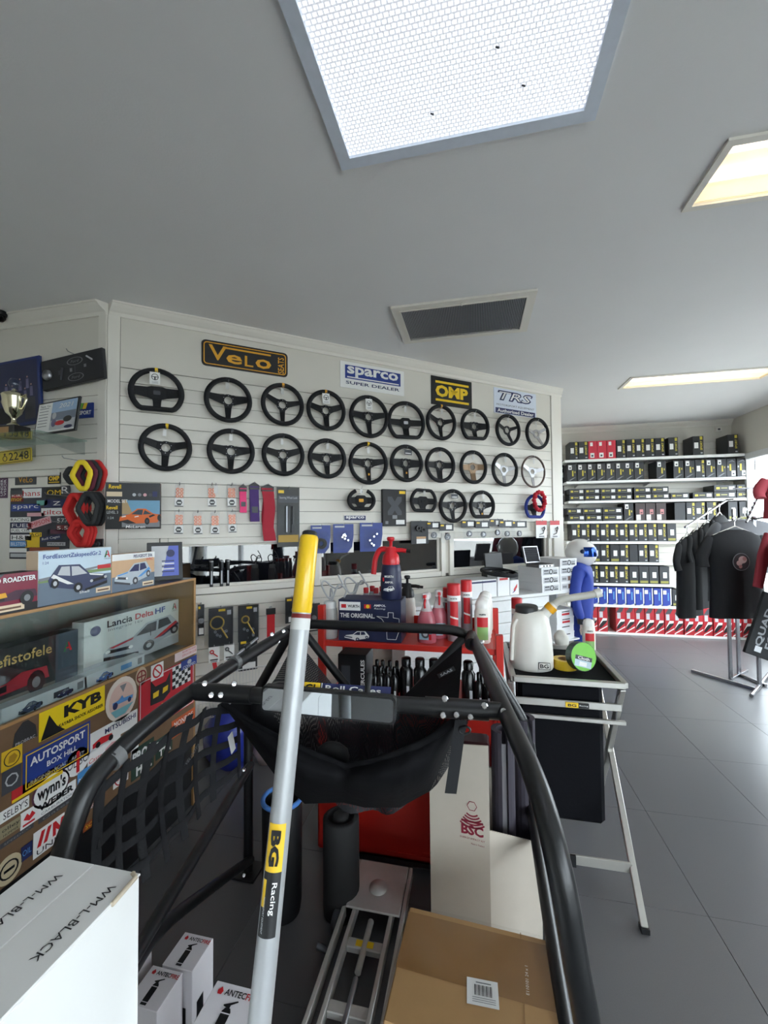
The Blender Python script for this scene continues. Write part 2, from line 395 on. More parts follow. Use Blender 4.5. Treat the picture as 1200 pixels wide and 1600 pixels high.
def troffer(lab, L, tubes):
    t = thing('ceiling_light', lab, 'light', group='recessed ceiling lights'); x0, x1, y0, y1 = L
    frame_ring(x0 - .03, x1 + .03, y0 - .03, y1 + .03, .032, HC + .001, .014, WHITE).build('trim_frame', t)
    hz = HC + .075; TR = mat('troffer_white', (240, 228, 205), .4)
    mb = MB().box((x0, y0, HC), (x0 + .004, y1, hz), TR).box((x1 - .004, y0, HC), (x1, y1, hz), TR).box((x0, y0, HC), (x1, y0 + .004, hz), TR).box((x0, y1 - .004, HC), (x1, y1, hz), TR).box((x0, y0, hz), (x1, y1, hz + .01), TR)
    mb.build('housing', t)
    for k in range(2):
        y = y0 + (y1 - y0) * (.27 + .46 * k)
        MB().tube([(x0 + .03, y, hz - .025), (x1 - .03, y, hz - .025)], .016, mat('lit_fluorescent_tube', (255, 246, 226), .4, emit=TUBE_E * 5, var=0), 10).build('tube', t)
    MB().box((x0 + .004, y0 + .004, HC + .004), (x1 - .004, y1 - .004, HC + .008), mat('prismatic_light_cover', (245, 235, 214), .35, alpha=.42, bump=.5, bscale=220, emit=.12, var=0)).build('diffuser', t)
    return t
troffer('recessed fluorescent ceiling light with warm diffuser at the right edge', L1, 2)
troffer('long recessed ceiling light above the clothes rack near the back wall', L2, 2)
vx0, vx1, vy0, vy1 = -.562, .435, 2.87, 3.47
v = thing('return_air_grille', 'rectangular grey return air grille in a white frame on the ceiling', 'vent')
frame_ring(vx0, vx1, vy0, vy1, .055, HC, .016, WHITE).build('frame', v)
frame_ring(vx0 + .05, vx1 - .05, vy0 + .05, vy1 - .05, .012, HC, .022, WHITE).build('inner_lip', v)
mb = MB().box((vx0 + .06, vy0 + .06, HC - .003), (vx1 - .06, vy1 - .06, HC - .001), mat('filter_grey', (112, 116, 122), .9))
mb.build('filter', v)
mb = MB()
for i in range(74):
    x = vx0 + .062 + i * (vx1 - vx0 - .124) / 73; mb.box((x - .0016, vy0 + .06, HC - .016), (x + .0016, vy1 - .06, HC - .003), mat('grille_fin', (172, 176, 182), .5))
o = mb.build('fins', v); o['kind'] = 'stuff'
MB().tube([((vx0 + vx1) / 2, vy0 + .03, HC - .016), ((vx0 + vx1) / 2, vy0 + .05, HC - .028)], .006, WHITE, 6).build('latch', v)
c = thing('security_camera', 'dark dome security camera at the left edge of the ceiling', 'camera', T_(*on_z(-2, 487, HC)))
MB().lathe([(.05, 0), (.052, -.02), (.045, -.03)], BLACK).build('base', c)
MB().lathe([(.042, -.028), (.04, -.05), (.026, -.068), (0, -.075)], mat('dark_dome', (14, 15, 18), .08)).build('dome', c)
# ------------------------------------------------------------------ signs and stock on the middle wall
def px_rect(F, tl, br, off=0):
    x0, z1 = on_f(F, tl[0], tl[1], off); x1, z0 = on_f(F, br[0], br[1], off); return x0, z0, x1, z1
def annulus(mb, r0, r1, y0, y1, m, n=20, x=0, z=0):
    v = []; f = []
    for i in range(n):
        a = 2 * PI * i / n; c, s = math.cos(a), math.sin(a)
        v += [(x + r0 * c, y0, z + r0 * s), (x + r1 * c, y0, z + r1 * s), (x + r1 * c, y1, z + r1 * s), (x + r0 * c, y1, z + r0 * s)]
    for i in range(n):
        j = (i + 1) % n
        for k in range(4): f.append((4 * i + k, 4 * i + (k + 1) % 4, 4 * j + (k + 1) % 4, 4 * j + k))
    return mb.add(v, f, m)
def rrect(x0, z0, x1, z1, r, n=4):
    p = []
    for cx, cz, a in ((x1 - r, z0 + r, -PI / 2), (x1 - r, z1 - r, 0), (x0 + r, z1 - r, PI / 2), (x0 + r, z0 + r, PI)):
        for i in range(n + 1): p.append((cx + r * math.cos(a + PI / 2 * i / n), cz + r * math.sin(a + PI / 2 * i / n)))
    return p
def outline(mb, x0, z0, x1, z1, w, y, m):
    mb.rect(x0, z0, x1, z0 + w, y, m).rect(x0, z1 - w, x1, z1, y, m).rect(x0, z0 + w, x0 + w, z1 - w, y, m).rect(x1 - w, z0 + w, x1, z1 - w, y, m); return mb
def hook(x, z, ln=.085, F=FW, wall=None):
    MB().tube([(x, 0, z), (x, -ln, z + .002), (x, -ln - .012, z + .016)], .0028, STEEL, 5).build('hook', wall or wm)
def sign_at(name, label, F, tl, br, m, off=.006, th=.012, rad=0):
    x0, z0, x1, z1 = px_rect(F, tl, br, off); w, h = x1 - x0, z1 - z0
    t = thing(name, label, 'sign', F @ T_((x0 + x1) / 2, -off, (z0 + z1) / 2))
    MB().slab(rrect(-w / 2, -h / 2, w / 2, h / 2, rad or .002, 3), 0, th * .9, m).build('panel', t)
    return t, w, h
y_ = -.0012
t, w, h = sign_at('wall_sign', 'black rounded sign with gold letters and gold border, on upper wall', FW, (315, 529), (449.5, 590), mat('black_sign', (30, 30, 32), .4), rad=.03)
mb = MB(); P = [(rrect(-w / 2 + .014, -h / 2 + .014, w / 2 - .014, h / 2 - .014, .024, 4)), (rrect(-w / 2 + .021, -h / 2 + .021, w / 2 - .021, h / 2 - .021, .019, 4))]
n = len(P[0]); mb.add([(p[0], y_, p[1]) for p in P[0] + P[1]], [(i, (i + 1) % n, (i + 1) % n + n, i + n) for i in range(n)], ORG); mb.build('border', t)
text('V', -w * .325, .01, h * .58, ORG, t, y_, w * .20, .01); text('e', -w * .14, -h * .105, h * .36, ORG, t, y_, w * .18, .02)
text('L', w * .03, -h * .09, h * .42, ORG, t, y_, w * .10, .01); text('o', w * .2, -h * .105, h * .38, ORG, t, y_, w * .19, .02)
MB().rect(-w * .27, h * .26, w * .29, h * .33, y_, ORG).build('letter_bar', t)
text('SEATS', w * .415, -.01, w * .075, ORG, t, y_, h * .66, .012, rot=PI / 2)
t, w, h = sign_at('wall_sign', 'white sign with blue lettered block and SUPER DEALER line, on upper wall', FW, (531.5, 563), (631.5, 619), PAPER)
MB().rect(-w * .43, -h * .14, w * .44, h * .38, y_, BLUE).build('print', t); text('sparco', 0, h * .14, h * .42, PAPER, t, y_ * 2, w * .80, .03)
MB().rect(-w * .40, -h * .10, w * .41, -h * .055, y_ * 2, PAPER).build('print', t); text('SUPER DEALER', 0, -h * .29, h * .12, NAVY, t, y_, w * .84, .02)
t, w, h = sign_at('wall_sign', 'square black sign with yellow letters between two yellow bars', FW, (673.5, 586), (737.5, 640), mat('black_sign', (30, 30, 32), .4))
MB().rect(-w * .40, h * .27, w * .42, h * .35, y_, YEL).build('upper_bar', t); MB().rect(-w * .40, -h * .36, w * .42, -h * .28, y_, YEL).build('lower_bar', t); text('OMP', 0, 0, h * .42, YEL, t, y_, w * .80, .05)
t, w, h = sign_at('wall_sign', 'pale sign with outlined letters and blue Authorised Dealer band, right end of wall', FW, (771.5, 604.5), (838, 654), mat('pale_blue_sign', (212, 219, 232), .5))
text('TRS', 0, h * .22, h * .40, NAVY, t, y_, w * .84, .05, .25); text('TRS', 0, h * .22, h * .30, PAPER, t, y_ * 2, w * .76, -.005, .25)
text('MOTORSPORT EQUIPMENT', 0, -h * .16, h * .09, DGREY, t, y_, w * .9, 0, .2); MB().rect(-w * .47, -h * .48, w * .47, -h * .28, y_, NAVY).build('print', t)
text('Authorised Dealer', 0, -h * .38, h * .13, PAPER, t, y_ * 2, w * .86, .02)
t, w, h = sign_at('wall_sign', 'tiny white and navy lettered strip below the open-top steering wheel', FW, (537.5, 805), (572, 813.5), NAVY, th=.006)
outline(MB(), -w / 2, -h / 2, w / 2, h / 2, .004, y_, PAPER).build('print', t); text('sparco', 0, .001, h * .6, PAPER, t, y_, w * .84, .03)

def rim_path(kind, R, n=40):
    p = []
    if kind == 'open':
        # butterfly grips: the ring is cut off at the top
        for i in range(n + 1):
            a = math.radians(118) + math.radians(304) * i / n; x, z = R * math.cos(a), R * math.sin(a)
            p.append((x, 0, max(z * .78, -.62 * R)))
        return p, False
    for i in range(n):
        a = 2 * PI * i / n; x, z = R * math.cos(a), R * math.sin(a)
        if kind == 'flat': z = max(z, -.76 * R); x *= 1.02
        if kind == 'dee': z = min(max(z, -.72 * R), .82 * R); x *= 1.06
        p.append((x, 0, z))
    return p, True
SPOKE = {'wide': ((178, .030, .021), (2, .030, .021), (270, .022, .018)), 'up': ((155, .019, .012), (12, .019, .012), (270, .017, .011)), 'mid': ((165, .022, .017), (15, .022, .017), (270, .02, .015)),
         'drop': ((172, .026, .016), (8, .026, .016), (270, .02, .013)), 'tee': ((180, .024, .02), (0, .024, .02), (270, .026, .02)), 'dog': ((150, .015, .011), (-5 + 15, .015, .011), (285, .015, .011))}
def wheel(label, u, v, wpx, hpx, kind, sp, hub, rim=SUEDE, plate=SATIN, centre=None, card=None, tagm=PAPER, tilt=0, stripe=None, tube_r=.0185, group='steering wheels on the slatwall'):
    off = .075
    x, z = on_f(FW, u, v, off); zt = on_f(FW, u, v - hpx / 2, off)[1]; zb = on_f(FW, u, v + hpx / 2, off)[1]
    H = zt - zb; top = {'flat': 1, 'round': 1, 'dee': .82, 'open': .70}[kind]; bot = {'flat': .76, 'round': 1, 'dee': .72, 'open': .62}[kind]
    R = (H - 2 * tube_r) / (top + bot); zc = zt - tube_r - top * R
    if kind == 'open': zc = zb + tube_r + .62 * R
    ang = random.uniform(-.05, .05) + tilt
    t = thing('steering_wheel', label, 'steering wheel', FW @ T_(x, -off, zc) @ RY(ang), group)
    p, cl = rim_path(kind, R)
    MB().tube(p, tube_r, rim, 10, closed=cl).build('rim', t)
    if stripe: MB().tube([(R * math.cos(a), 0, R * math.sin(a)) for a in (PI / 2 - .06, PI / 2, PI / 2 + .06)], tube_r + .0008, stripe, 10, caps=False).build('centre_stripe', t)
    yb = .018
    mb = MB()
    for a, w0, w1 in SPOKE[sp]:
        w0 *= 1.22; w1 *= 1.3
        a = math.radians(a); c, s = math.cos(a), math.sin(a); k = R / .16
        def pt(r, o): return (r * c - o * s, r * s + o * c)
        rr = R * .96
        if kind != 'round': rr = min(rr, (bot if s < -.5 else 1.0) * R * .97)
        rin = .034
        q = [pt(rin, -w0 * 1.25), pt(.06, -w0), pt(rr, -w1), pt(rr, w1), pt(.06, w0), pt(rin, w0 * 1.25)]
        n = len(q); yy = [yb, yb, .0, .0, yb, yb]
        mb.add([(q[i][0], yy[i] - .003, q[i][1]) for i in range(n)] + [(q[i][0], yy[i] + .003, q[i][1]) for i in range(n)],
               [(0, 1, 4, 5), (1, 2, 3, 4), (11, 10, 7, 6), (10, 9, 8, 7)] + [(i, i + n, (i + 1) % n + n, (i + 1) % n) for i in range(n)], plate)
    if hub == 'hole':
        annulus(mb, .029, .048, yb - .0035, yb + .0035, plate)
    else: mb.slab(rrect(-.048, -.045, .048, .045, .02), yb - .006, yb + .004, plate)
    mb.build('spoke_plate', t)
    if hub == 'hole':
        b = MB(); [b.disc(.038 * math.cos(PI / 3 * i + .5), .038 * math.sin(PI / 3 * i + .5), .0035, yb - .0042, STEEL, 6) for i in range(6)]; o = b.build('hub_bolts', t); o['kind'] = 'stuff'
    else: MB().slab(rrect(-.022, -.014, .022, .014, .006), yb - .012, yb - .004, centre or DGREY).build('horn_button', t)
    if centre and hub == 'hole': MB().rect(-.008, -R * .62, .008, -R * .62 + .018, .002, centre).build('badge', t)
    tx = random.uniform(-.012, .004)
    if card == 'big':
        c = MB().rect(tx - .032, R * .32, tx + .032, R * .88, -.018, PAPER); c.rect(tx + .032, R * .32, tx - .032, R * .88, -.0175, PAPER); annulus(c, .019, .023, -.0192, -.0185, BLACK, 14, tx, R * .66); c.rect(tx - .02, R * .65, tx + .02, R * .68, -.0195, BLACK).rect(tx - .004, R * .53, tx + .004, R * .65, -.0195, BLACK)
        for i in range(3): c.rect(tx - .02, R * (.37 + .035 * i), tx + .02, R * (.38 + .035 * i), -.0192, GREY)
        c.build('price_card', t)
    elif card == 'dark': MB().slab([(tx - .03, R * .48), (tx + .05, R * .48), (tx + .05, R * .78), (tx - .03, R * .78)], -.02, -.019, DGREY).rect(tx - .02, R * .55, tx + .04, R * .6, -.0205, PAPER).build('price_card', t)
    else: MB().slab([(tx - .012, R * .50), (tx + .010, R * .50), (tx + .010, R * .82), (tx - .012, R * .82)], -.014, -.013, tagm).build('price_tag', t)
    MB().tube([(tx, -.013, R * .80), (tx + .004, -.018, R * .95), (0, -.012, R * 1.05)], .0012, DGREY, 4).build('tag_string', t)
    hook(x, zt - 2 * tube_r - .004)
    return t
PT = mat('clear_tag', (205, 205, 202), .3)
W1 = 'top row'; W2 = 'second row'
wheel('flat-bottomed black suede wheel with closed centre, leftmost in ' + W1, 245, 609, 82, 68, 'flat', 'wide', 'boss', plate=SUEDE, card='big', stripe=YEL)
wheel('black suede wheel with thick grips and round hub hole, second from left in ' + W1, 357, 625, 73, 71, 'round', 'drop', 'hole', tagm=PT)
wheel('thin-rimmed black wheel with slim raked spokes, third from left in ' + W1, 442, 632, 68, 67, 'round', 'up', 'hole', tagm=PT, stripe=ORG)
wheel('slim black wheel with white card at its top, fourth from left in ' + W1, 510, 641, 62, 64, 'round', 'mid', 'hole', card='big', stripe=ORG)
wheel('wide-spoked black wheel with white card, fifth from left in ' + W1, 577, 651, 64, 67, 'round', 'drop', 'hole', card='big')
wheel('black wheel with closed printed centre pad, sixth from left in ' + W1, 635, 656.5, 52, 59, 'flat', 'tee', 'boss', centre=LGREY, tagm=PT)
wheel('black wheel with slotted raked spokes, fourth from right in ' + W1, 689.5, 660, 48, 56, 'round', 'up', 'hole', tagm=PT, stripe=ORG)
wheel('small flat-bottomed black wheel, third from right in ' + W1, 742.5, 663, 46, 49, 'flat', 'wide', 'hole', tagm=PT)
wheel('black wheel with tilted narrow spokes, second from right in ' + W1, 794, 672, 42, 50, 'round', 'dog', 'hole', tagm=PT, tilt=-.15)
SPK = mat('polished_spoke', (150, 150, 152), .38, .8)
wheel('black-rimmed wheel with silver and black spokes, rightmost in ' + W1, 840, 677.5, 40, 50, 'round', 'dog', 'hole', plate=SPK, tagm=PT, tilt=-.3)
wheel('black leather wheel with white print on one spoke, leftmost in ' + W2, 259, 699, 86, 75, 'round', 'mid', 'hole', stripe=YEL)
wheel('black leather wheel with broad level spokes, second from left in ' + W2, 361.5, 705, 75, 71, 'round', 'drop', 'hole', stripe=DGREY)
wheel('black wheel with curved raised spokes, third from left in ' + W2, 443, 710.5, 66, 67, 'round', 'mid', 'hole', tagm=PT)
wheel('black wheel with drooping narrow spokes, fourth from left in ' + W2, 511.5, 716.5, 60, 63, 'round', 'drop', 'hole', tagm=PT)
wheel('black suede wheel with yellow badge on lower spoke, fifth from left in ' + W2, 576, 724, 62, 67, 'round', 'drop', 'hole', centre=ORG, stripe=YEL)
wheel('black wheel with dark label card and small badge, sixth from left in ' + W2, 635.5, 724, 52, 59, 'round', 'wide', 'hole', centre=ORG, card='dark')
wheel('plain black wheel with label on its lower spoke, fourth from right in ' + W2, 688, 726.5, 49, 56, 'round', 'tee', 'hole', tagm=PT)
wheel('black wheel with bronze centre plate, third from right in ' + W2, 740, 730, 45, 53, 'round', 'tee', 'hole', plate=mat('bronze_plate', (120, 98, 74), .35, .6), tagm=PT)
wheel('black-rimmed wheel with bright silver spokes, second from right in ' + W2, 789, 734, 42, 53, 'round', 'up', 'hole', plate=SPK, tagm=PT)
wheel('brown wood-rimmed wheel with silver spokes, rightmost in ' + W2, 833.5, 737, 40, 51, 'round', 'up', 'hole', rim=mat('dark_walnut', (70, 50, 40), .3), plate=SPK, tagm=PT, tube_r=.011)
wheel('open-topped black racing wheel with two grips, in the lowest row of wheels', 565, 781, 46, 34, 'open', 'tee', 'boss', plate=SUEDE, centre=ORG, tube_r=.017)
wheel('small squared black wheel beside the dark box with grey plate', 662, 782, 38, 37, 'dee', 'tee', 'boss', plate=SUEDE, centre=SATIN, tagm=PT, tube_r=.016)
wheel('black wheel with two round buttons above its hub, in the lowest row of wheels', 708, 790.5, 46, 53, 'round', 'drop', 'hole', card='dark')
wheel('flat-bottomed black wheel at the right of the lowest row of wheels', 753.5, 788, 42, 44, 'flat', 'drop', 'hole', centre=ORG, tagm=PT)
wheel('blue flat-bottomed wheel behind the gathered red cover', 836, 791, 36, 38, 'flat', 'tee', 'boss', rim=mat('blue_suede', (32, 50, 128), .8), plate=SUEDE, tagm=PT, tube_r=.017)
x, z = on_f(FW, 843, 783, .12)
t = thing('wheel_cover', 'gathered red elastic steering wheel cover hung in front of the blue wheel', 'cover', FW @ T_(x, -.12, z))
mb = MB(); pts = []; rs = []
for i in range(48):
    a = 2 * PI * i / 48; rs.append(.021 + .006 * math.sin(a * 17)); pts.append((.078 * math.cos(a), .006 * math.sin(a * 9), .098 * math.sin(a)))
mb.tube(pts, .02, mat('red_fabric', (190, 32, 50), .8, bump=.4, scale=60), 8, closed=True, rs=rs).build('gathered_ring', t)
hook(x, z + .07, .12)
# box with grey plate
x0, z0, x1, z1 = px_rect(FW, (598, 764), (635, 822), .04); w, h = x1 - x0, z1 - z0
t = thing('quick_release_box', 'flat black retail box picturing a grey cross-shaped plate, between two wheels', 'box', FW @ T_((x0 + x1) / 2, -.04, (z0 + z1) / 2))
MB().box((-w / 2, 0, -h / 2), (w / 2, .035, h / 2), BLACK, bev=.002).build('carton', t)
mb = MB(); mb.poly([(-.3 * w, .3 * h), (-.12 * w, .3 * h), (0, .17 * h), (.12 * w, .3 * h), (.3 * w, .3 * h), (.3 * w, .18 * h), (.14 * w, .05 * h), (.3 * w, -.1 * h), (.3 * w, -.2 * h), (.12 * w, -.2 * h), (0, -.07 * h), (-.12 * w, -.2 * h), (-.3 * w, -.2 * h), (-.3 * w, -.1 * h), (-.14 * w, .05 * h), (-.3 * w, .18 * h)], y_, DGREY)
mb.rect(.2 * w, .38 * h, .46 * w, .46 * h, y_, YEL).rect(.05 * w, -.45 * h, .42 * w, -.33 * h, y_, PAPER).rect(-.4 * w, -.44 * h, -.28 * w, -.36 * h, y_, GREY).rect(-.1 * w, -.3 * h, .1 * w, -.2 * h, y_, GREY).build('print', t)
# ------------------------------------------------------------------ copper packets and straps
CLEAR = glassy('clear_plastic', (.93, .94, .95), 1.12, .25)
COPPER = mat('copper', (196, 110, 78), .35, .6, var=.15)
def packet_proto():
    t = thing('copper_washer_packet', '', 'packet', FW)
    MB().slab([(-.032, -.085), (.032, -.085), (.032, .085), (-.032, .085)], -.012, -.011, CLEAR).build('clear_bag', t)
    MB().slab([(-.03, -.083), (.03, -.083), (.03, -.022), (-.03, -.022)], -.0135, -.0125, PAPER).poly([(.021 * math.cos(PI / 3 * i), -.053 + .023 * math.sin(PI / 3 * i)) for i in range(6)], -.0145, BLACK).rect(-.013, -.058, .013, -.049, -.0152, PAPER).rect(-.028, -.083, .028, -.077, -.0145, BLACK).build('label', t)
    for r in range(3):
        for c in range(2): 
            mb = MB(); annulus(mb, .006, .0115, -.010, -.005, COPPER, 10, -.013 + .026 * c, -.006 + .024 * r); mb.build('copper_washer', t)
    MB().tube([(0, 0, .074), (0, -.04, .076), (0, -.046, .084)], .002, STEEL, 4).build('hook', wm, T_(0, 0, 0)) if 0 else None
    return t
pk = packet_proto()
for i, (u, v, s, lab) in enumerate([(280.5, 774, 1, 'first from left in upper row'), (331, 774, 1, 'second from left in upper row'), (362, 774, 1.05, 'wider bag at right end of upper row'),
                                   (279.5, 816, 1, 'first from left in lower row'), (309, 817, 1, 'second from left in lower row'), (336, 817, 1, 'third from left in lower row'), (362.5, 815, 1, 'right end of lower row')]):
    x, z = on_f(FW, u, v, .03); M = FW @ T_(x, -.03, z) @ RY(random.uniform(-.04, .04)) @ Matrix.Diagonal((s, 1, s, 1)); L = 'clear packet of copper washers with hexagon label, ' + lab
    if i == 0: pk.matrix_world = M; pk['label'] = L; pk['group'] = 'copper washer packets'
    else: dup(pk, M, L, 'copper washer packets')
    hook(x, z + .078, .05)
x, z = on_f(FW, 337, 765, .03); tag(MB().slab([(-.014, -.03), (.014, -.03), (.014, .03), (-.014, .03)], -.002, 0, PT).build('price_ticket', None, FW @ T_(x, -.045, z)), 'blank white price ticket on an empty hook among copper packets', 'ticket'); hook(x, z + .03, .055)
def strap(label, u0, v0, u1, v1, wpx, body, loop, kind=0):
    x0, zt = on_f(FW, u0, v0, .04); x1, zb = on_f(FW, u1, v1, .04); w = wpx * .0049 / 2
    t = thing('tow_strap', label, 'strap', FW @ T_(x0, -.04, zt), 'tow straps beside the copper packets')
    L = zt - zb; dx = x1 - x0
    MB().slab([(-w * 1.1, -.055), (w * 1.1, -.055), (w * 1.1, -.02), (.2 * w, 0), (-.2 * w, 0), (-w * 1.1, -.02)], -.012, .012, loop).build('end_loop', t)
    mb = MB()
    for yo in (-.013, .009):
        rows = []
        for i in range(9):
            q = i / 8; zz = -.03 - q * (L - .03); wob = .01 * math.sin(q * 7 + yo * 60); rows.append([(dx * q - w + wob * kind, yo + .006 * math.sin(q * 5), zz), (dx * q + w + wob * kind, yo + .006 * math.sin(q * 5), zz)])
        mb.grid(rows, body)
    mb.build('webbing', t)
    MB().slab([(dx * .8 - w * .7, -L * .9), (dx * .8 + w * .7, -L * .9), (dx * .8 + w * .7, -L * .62), (dx * .8 - w * .7, -L * .62)], -.0165, -.0155, DGREY if kind == 0 else body).build('woven_label', t)
    hook(x0, zt - .012, .06)
strap('short hot pink tow strap with black end, left of the purple strap', 379.5, 757, 380, 801, 10, mat('hot_pink_webbing', (240, 70, 130), .7), BLACK)
strap('purple tow strap with black end loop, between pink and red straps', 397, 754, 398, 815, 14, mat('purple_webbing', (70, 40, 110), .7), BLACK)
strap('long dark red tow strap hanging past the window head', 418, 757, 421, 845, 18, mat('dark_red_webbing', (168, 22, 46), .7), BLACK, 1)
GOLDPK = mat('card_black', (42, 42, 40), .45)
x0, z0, x1, z1 = px_rect(FW, (433, 761), (468, 854), .04); w, h = x1 - x0, z1 - z0
t = thing('wheel_lock_pack', 'tall dark blister pack with yellow band, right of the red strap', 'package', FW @ T_((x0 + x1) / 2, -.04, (z0 + z1) / 2))
MB().slab([(-w / 2, -h / 2), (w / 2, -h / 2), (w / 2, h / 2), (-w / 2, h / 2)], 0, .004, GOLDPK).build('backing_card', t)
MB().rect(-w * .45, h * .40, -w * .2, h * .45, y_, YEL).rect(-w * .45, -h * .42, w * .45, -h * .30, y_, mat('mustard', (176, 140, 50), .5)).rect(-w * .45, h * .24, w * .45, h * .36, y_, DGREY).build('print', t)
text('Steering Wheel Lock', 0, h * .32, h * .05, LGREY, t, y_ * 2, w * .8)
MB().tube([(-.02, -.02, h * .18), (-.02, -.02, -h * .25)], .007, STEEL, 8).tube([(.03, -.02, h * .18), (.03, -.02, -h * .12)], .009, BLACK, 8).box((.018, -.026, -h * .26), (.042, -.012, -h * .12), BLACK).build('steel_lock_bars', t)
mb = MB(); rows = [[(-w * .46 + w * .92 * i / 4, -.034 + .012 * math.sin(i * 2.2 + j), h * .22 - h * .5 * j / 5) for i in range(5)] for j in range(6)]; mb.grid(rows, CLEAR).build('blister', t)
hook((x0 + x1) / 2, z1 - .01, .06)
# blue blister packs
def blue_pack(u0, v0, u1, v1, lab, k):
    x0, z0, x1, z1 = px_rect(FW, (u0, v0), (u1, v1), .07); w, h = x1 - x0, z1 - z0
    t = thing('blue_blister_pack', lab, 'package', FW @ T_((x0 + x1) / 2, -.07, (z0 + z1) / 2) @ RZ(-.12), 'blue blister packs above the middle window')
    MB().slab([(-w / 2, -h / 2), (w * .5, -h / 2), (w * .5, h / 2), (-w / 2, h / 2)], 0, .004, BLUE).poly([(w * .2, -h * .5), (w * .5, -h * .5), (w * .5, h * .1), (w * .42, -h * .3)], y_, PAPER).rect(-w * .42, h * .38, w * .05, h * .44, y_, LGREY).build('backing_card', t)
    if k == 0: mb = MB(); annulus(mb, .02, .045, -.04, -.004, BLACK, 16, 0, -h * .15); mb.build('black_boss', t)
    else:
        mb = MB()
        for i in range(6): mb.lathe([(.010, 0), (.014, .004), (.008, .018)], CHROME, 8, T_(random.uniform(-w * .22, w * .22), -.006, random.uniform(-h * .3, h * .2)) @ RX(PI / 2))
        mb.build('chrome_fittings', t)
    MB().slab(rrect(-w * .38, -h * .38, w * .38, h * .28, .02), -.042, -.040, CLEAR).build('blister', t)
    hook((x0 + x1) / 2, z1 - .01, .09)
blue_pack(486, 821, 516, 864, 'blue blister pack holding a black boss, beside the yellow pole grip', 0)
blue_pack(521, 819, 552, 863, 'blue blister pack of chrome bolts, middle of three', 1)
blue_pack(563, 817, 597, 861, 'blue blister pack of chrome fittings, above the red pump sprayer', 2)
# small packs in a row above the right windows
def hang_pack(u, v, wpx, hpx, lab, kind, off=.08, yaw=0, extra=None):
    x, z = on_f(FW, u, v, off); x2, z2 = on_f(FW, u + wpx / 2, v - hpx / 2, off); w, h = 2 * (x2 - x), 2 * (z2 - z)
    t = thing('hanging_pack', lab, 'package', FW @ T_(x, -off, z) @ RZ(yaw), 'hanging packs above the right windows')
    if kind == 'clip':
        MB().slab([(-w / 2, -h / 2), (w / 2, -h / 2), (w / 2, h / 2), (-w / 2, h / 2)], 0, .006, CARD).build('backing_card', t)
        MB().rect(-w * .2, -h * .48, w * .35, -h * .28, y_, PAPER).rect(-w * .2, -h * .27, w * .35, -h * .18, y_, mat('tan_print', (190, 150, 110), .5)).build('print', t)
        mb = MB(); annulus(mb, .012, .026, -.02, 0, BLACK, 12, -w * .12, h * .18); annulus(mb, .012, .026, -.02, 0, BLACK, 12, w * .16, h * .12); mb.build('black_fittings', t)
    elif kind == 'red':
        MB().slab([(-w / 2, -h / 2), (w / 2, -h / 2), (w / 2, h / 2), (-w / 2, h / 2)], 0, .003, PAPER).rect(-w / 2, h * .25, w / 2, h * .5, y_, RED).rect(-w * .25, -h * .45, w * .25, -h * .38, y_, GREY).build('backing_card', t)
        MB().tube([(w * .25, -.006, h * .16), (w * .3, -.008, h * .02), (w * .1, -.009, -h * .1), (0, -.008, h * .05), (w * .15, -.01, h * .12), (w * .22, -.008, -h * .05), (w * .1, -.008, -h * .24), (-w * .22, -.008, -h * .3)], .004, BLACK, 6).build('black_hook_clip', t)
    else:
        MB().slab([(-w / 2, h * .12), (w / 2, h * .12), (w / 2, h / 2), (-w / 2, h / 2)], 0, .003, CARD).rect(-w * .05, h * .2, w * .38, h * .42, y_, PAPER).rect(-w * .42, h * .36, -w * .2, h * .44, y_, YEL).build('header_card', t)
        mb = MB(); annulus(mb, .019, .031, -.02, -.006, GREY, 14, 0, -h * .2); annulus(mb, .006, .012, -.022, -.006, STEEL, 10, 0, -h * .2); mb.build('metal_ring', t)
        rows = [[(-w * .5 + w * i / 4, -.026 + .008 * math.sin(i * 2 + j * 1.7), h * .14 - h * .64 * j / 4) for i in range(5)] for j in range(5)]; MB().grid(rows, CLEAR).build('clear_bag', t)
    hook(x, z + h * .46, off + .01)
hang_pack(656, 832, 26, 36, 'dark carded pack of black fittings with tan and white label, left end of small packs', 'clip')
for i, (u, v) in enumerate([(677, 830), (698, 833), (732, 828), (754, 829), (776, 826), (791, 828)]):
    hang_pack(u, v, 21, 30, 'clear bagged ring on black header card, %s from left in row above right windows' % ['first', 'second', 'third', 'fourth', 'fifth', 'sixth'][i], 'bag', .08 + .012 * (i % 2))
hang_pack(810, 828, 26, 28, 'wide clear bag of rings, left of the red carded hooks', 'bag')
hang_pack(846, 827, 16, 27, 'red and white carded black hook clip, left one of two', 'red', .06)
hang_pack(867, 827, 14, 27, 'red and white carded black hook clip, right one at end post', 'red', .06)
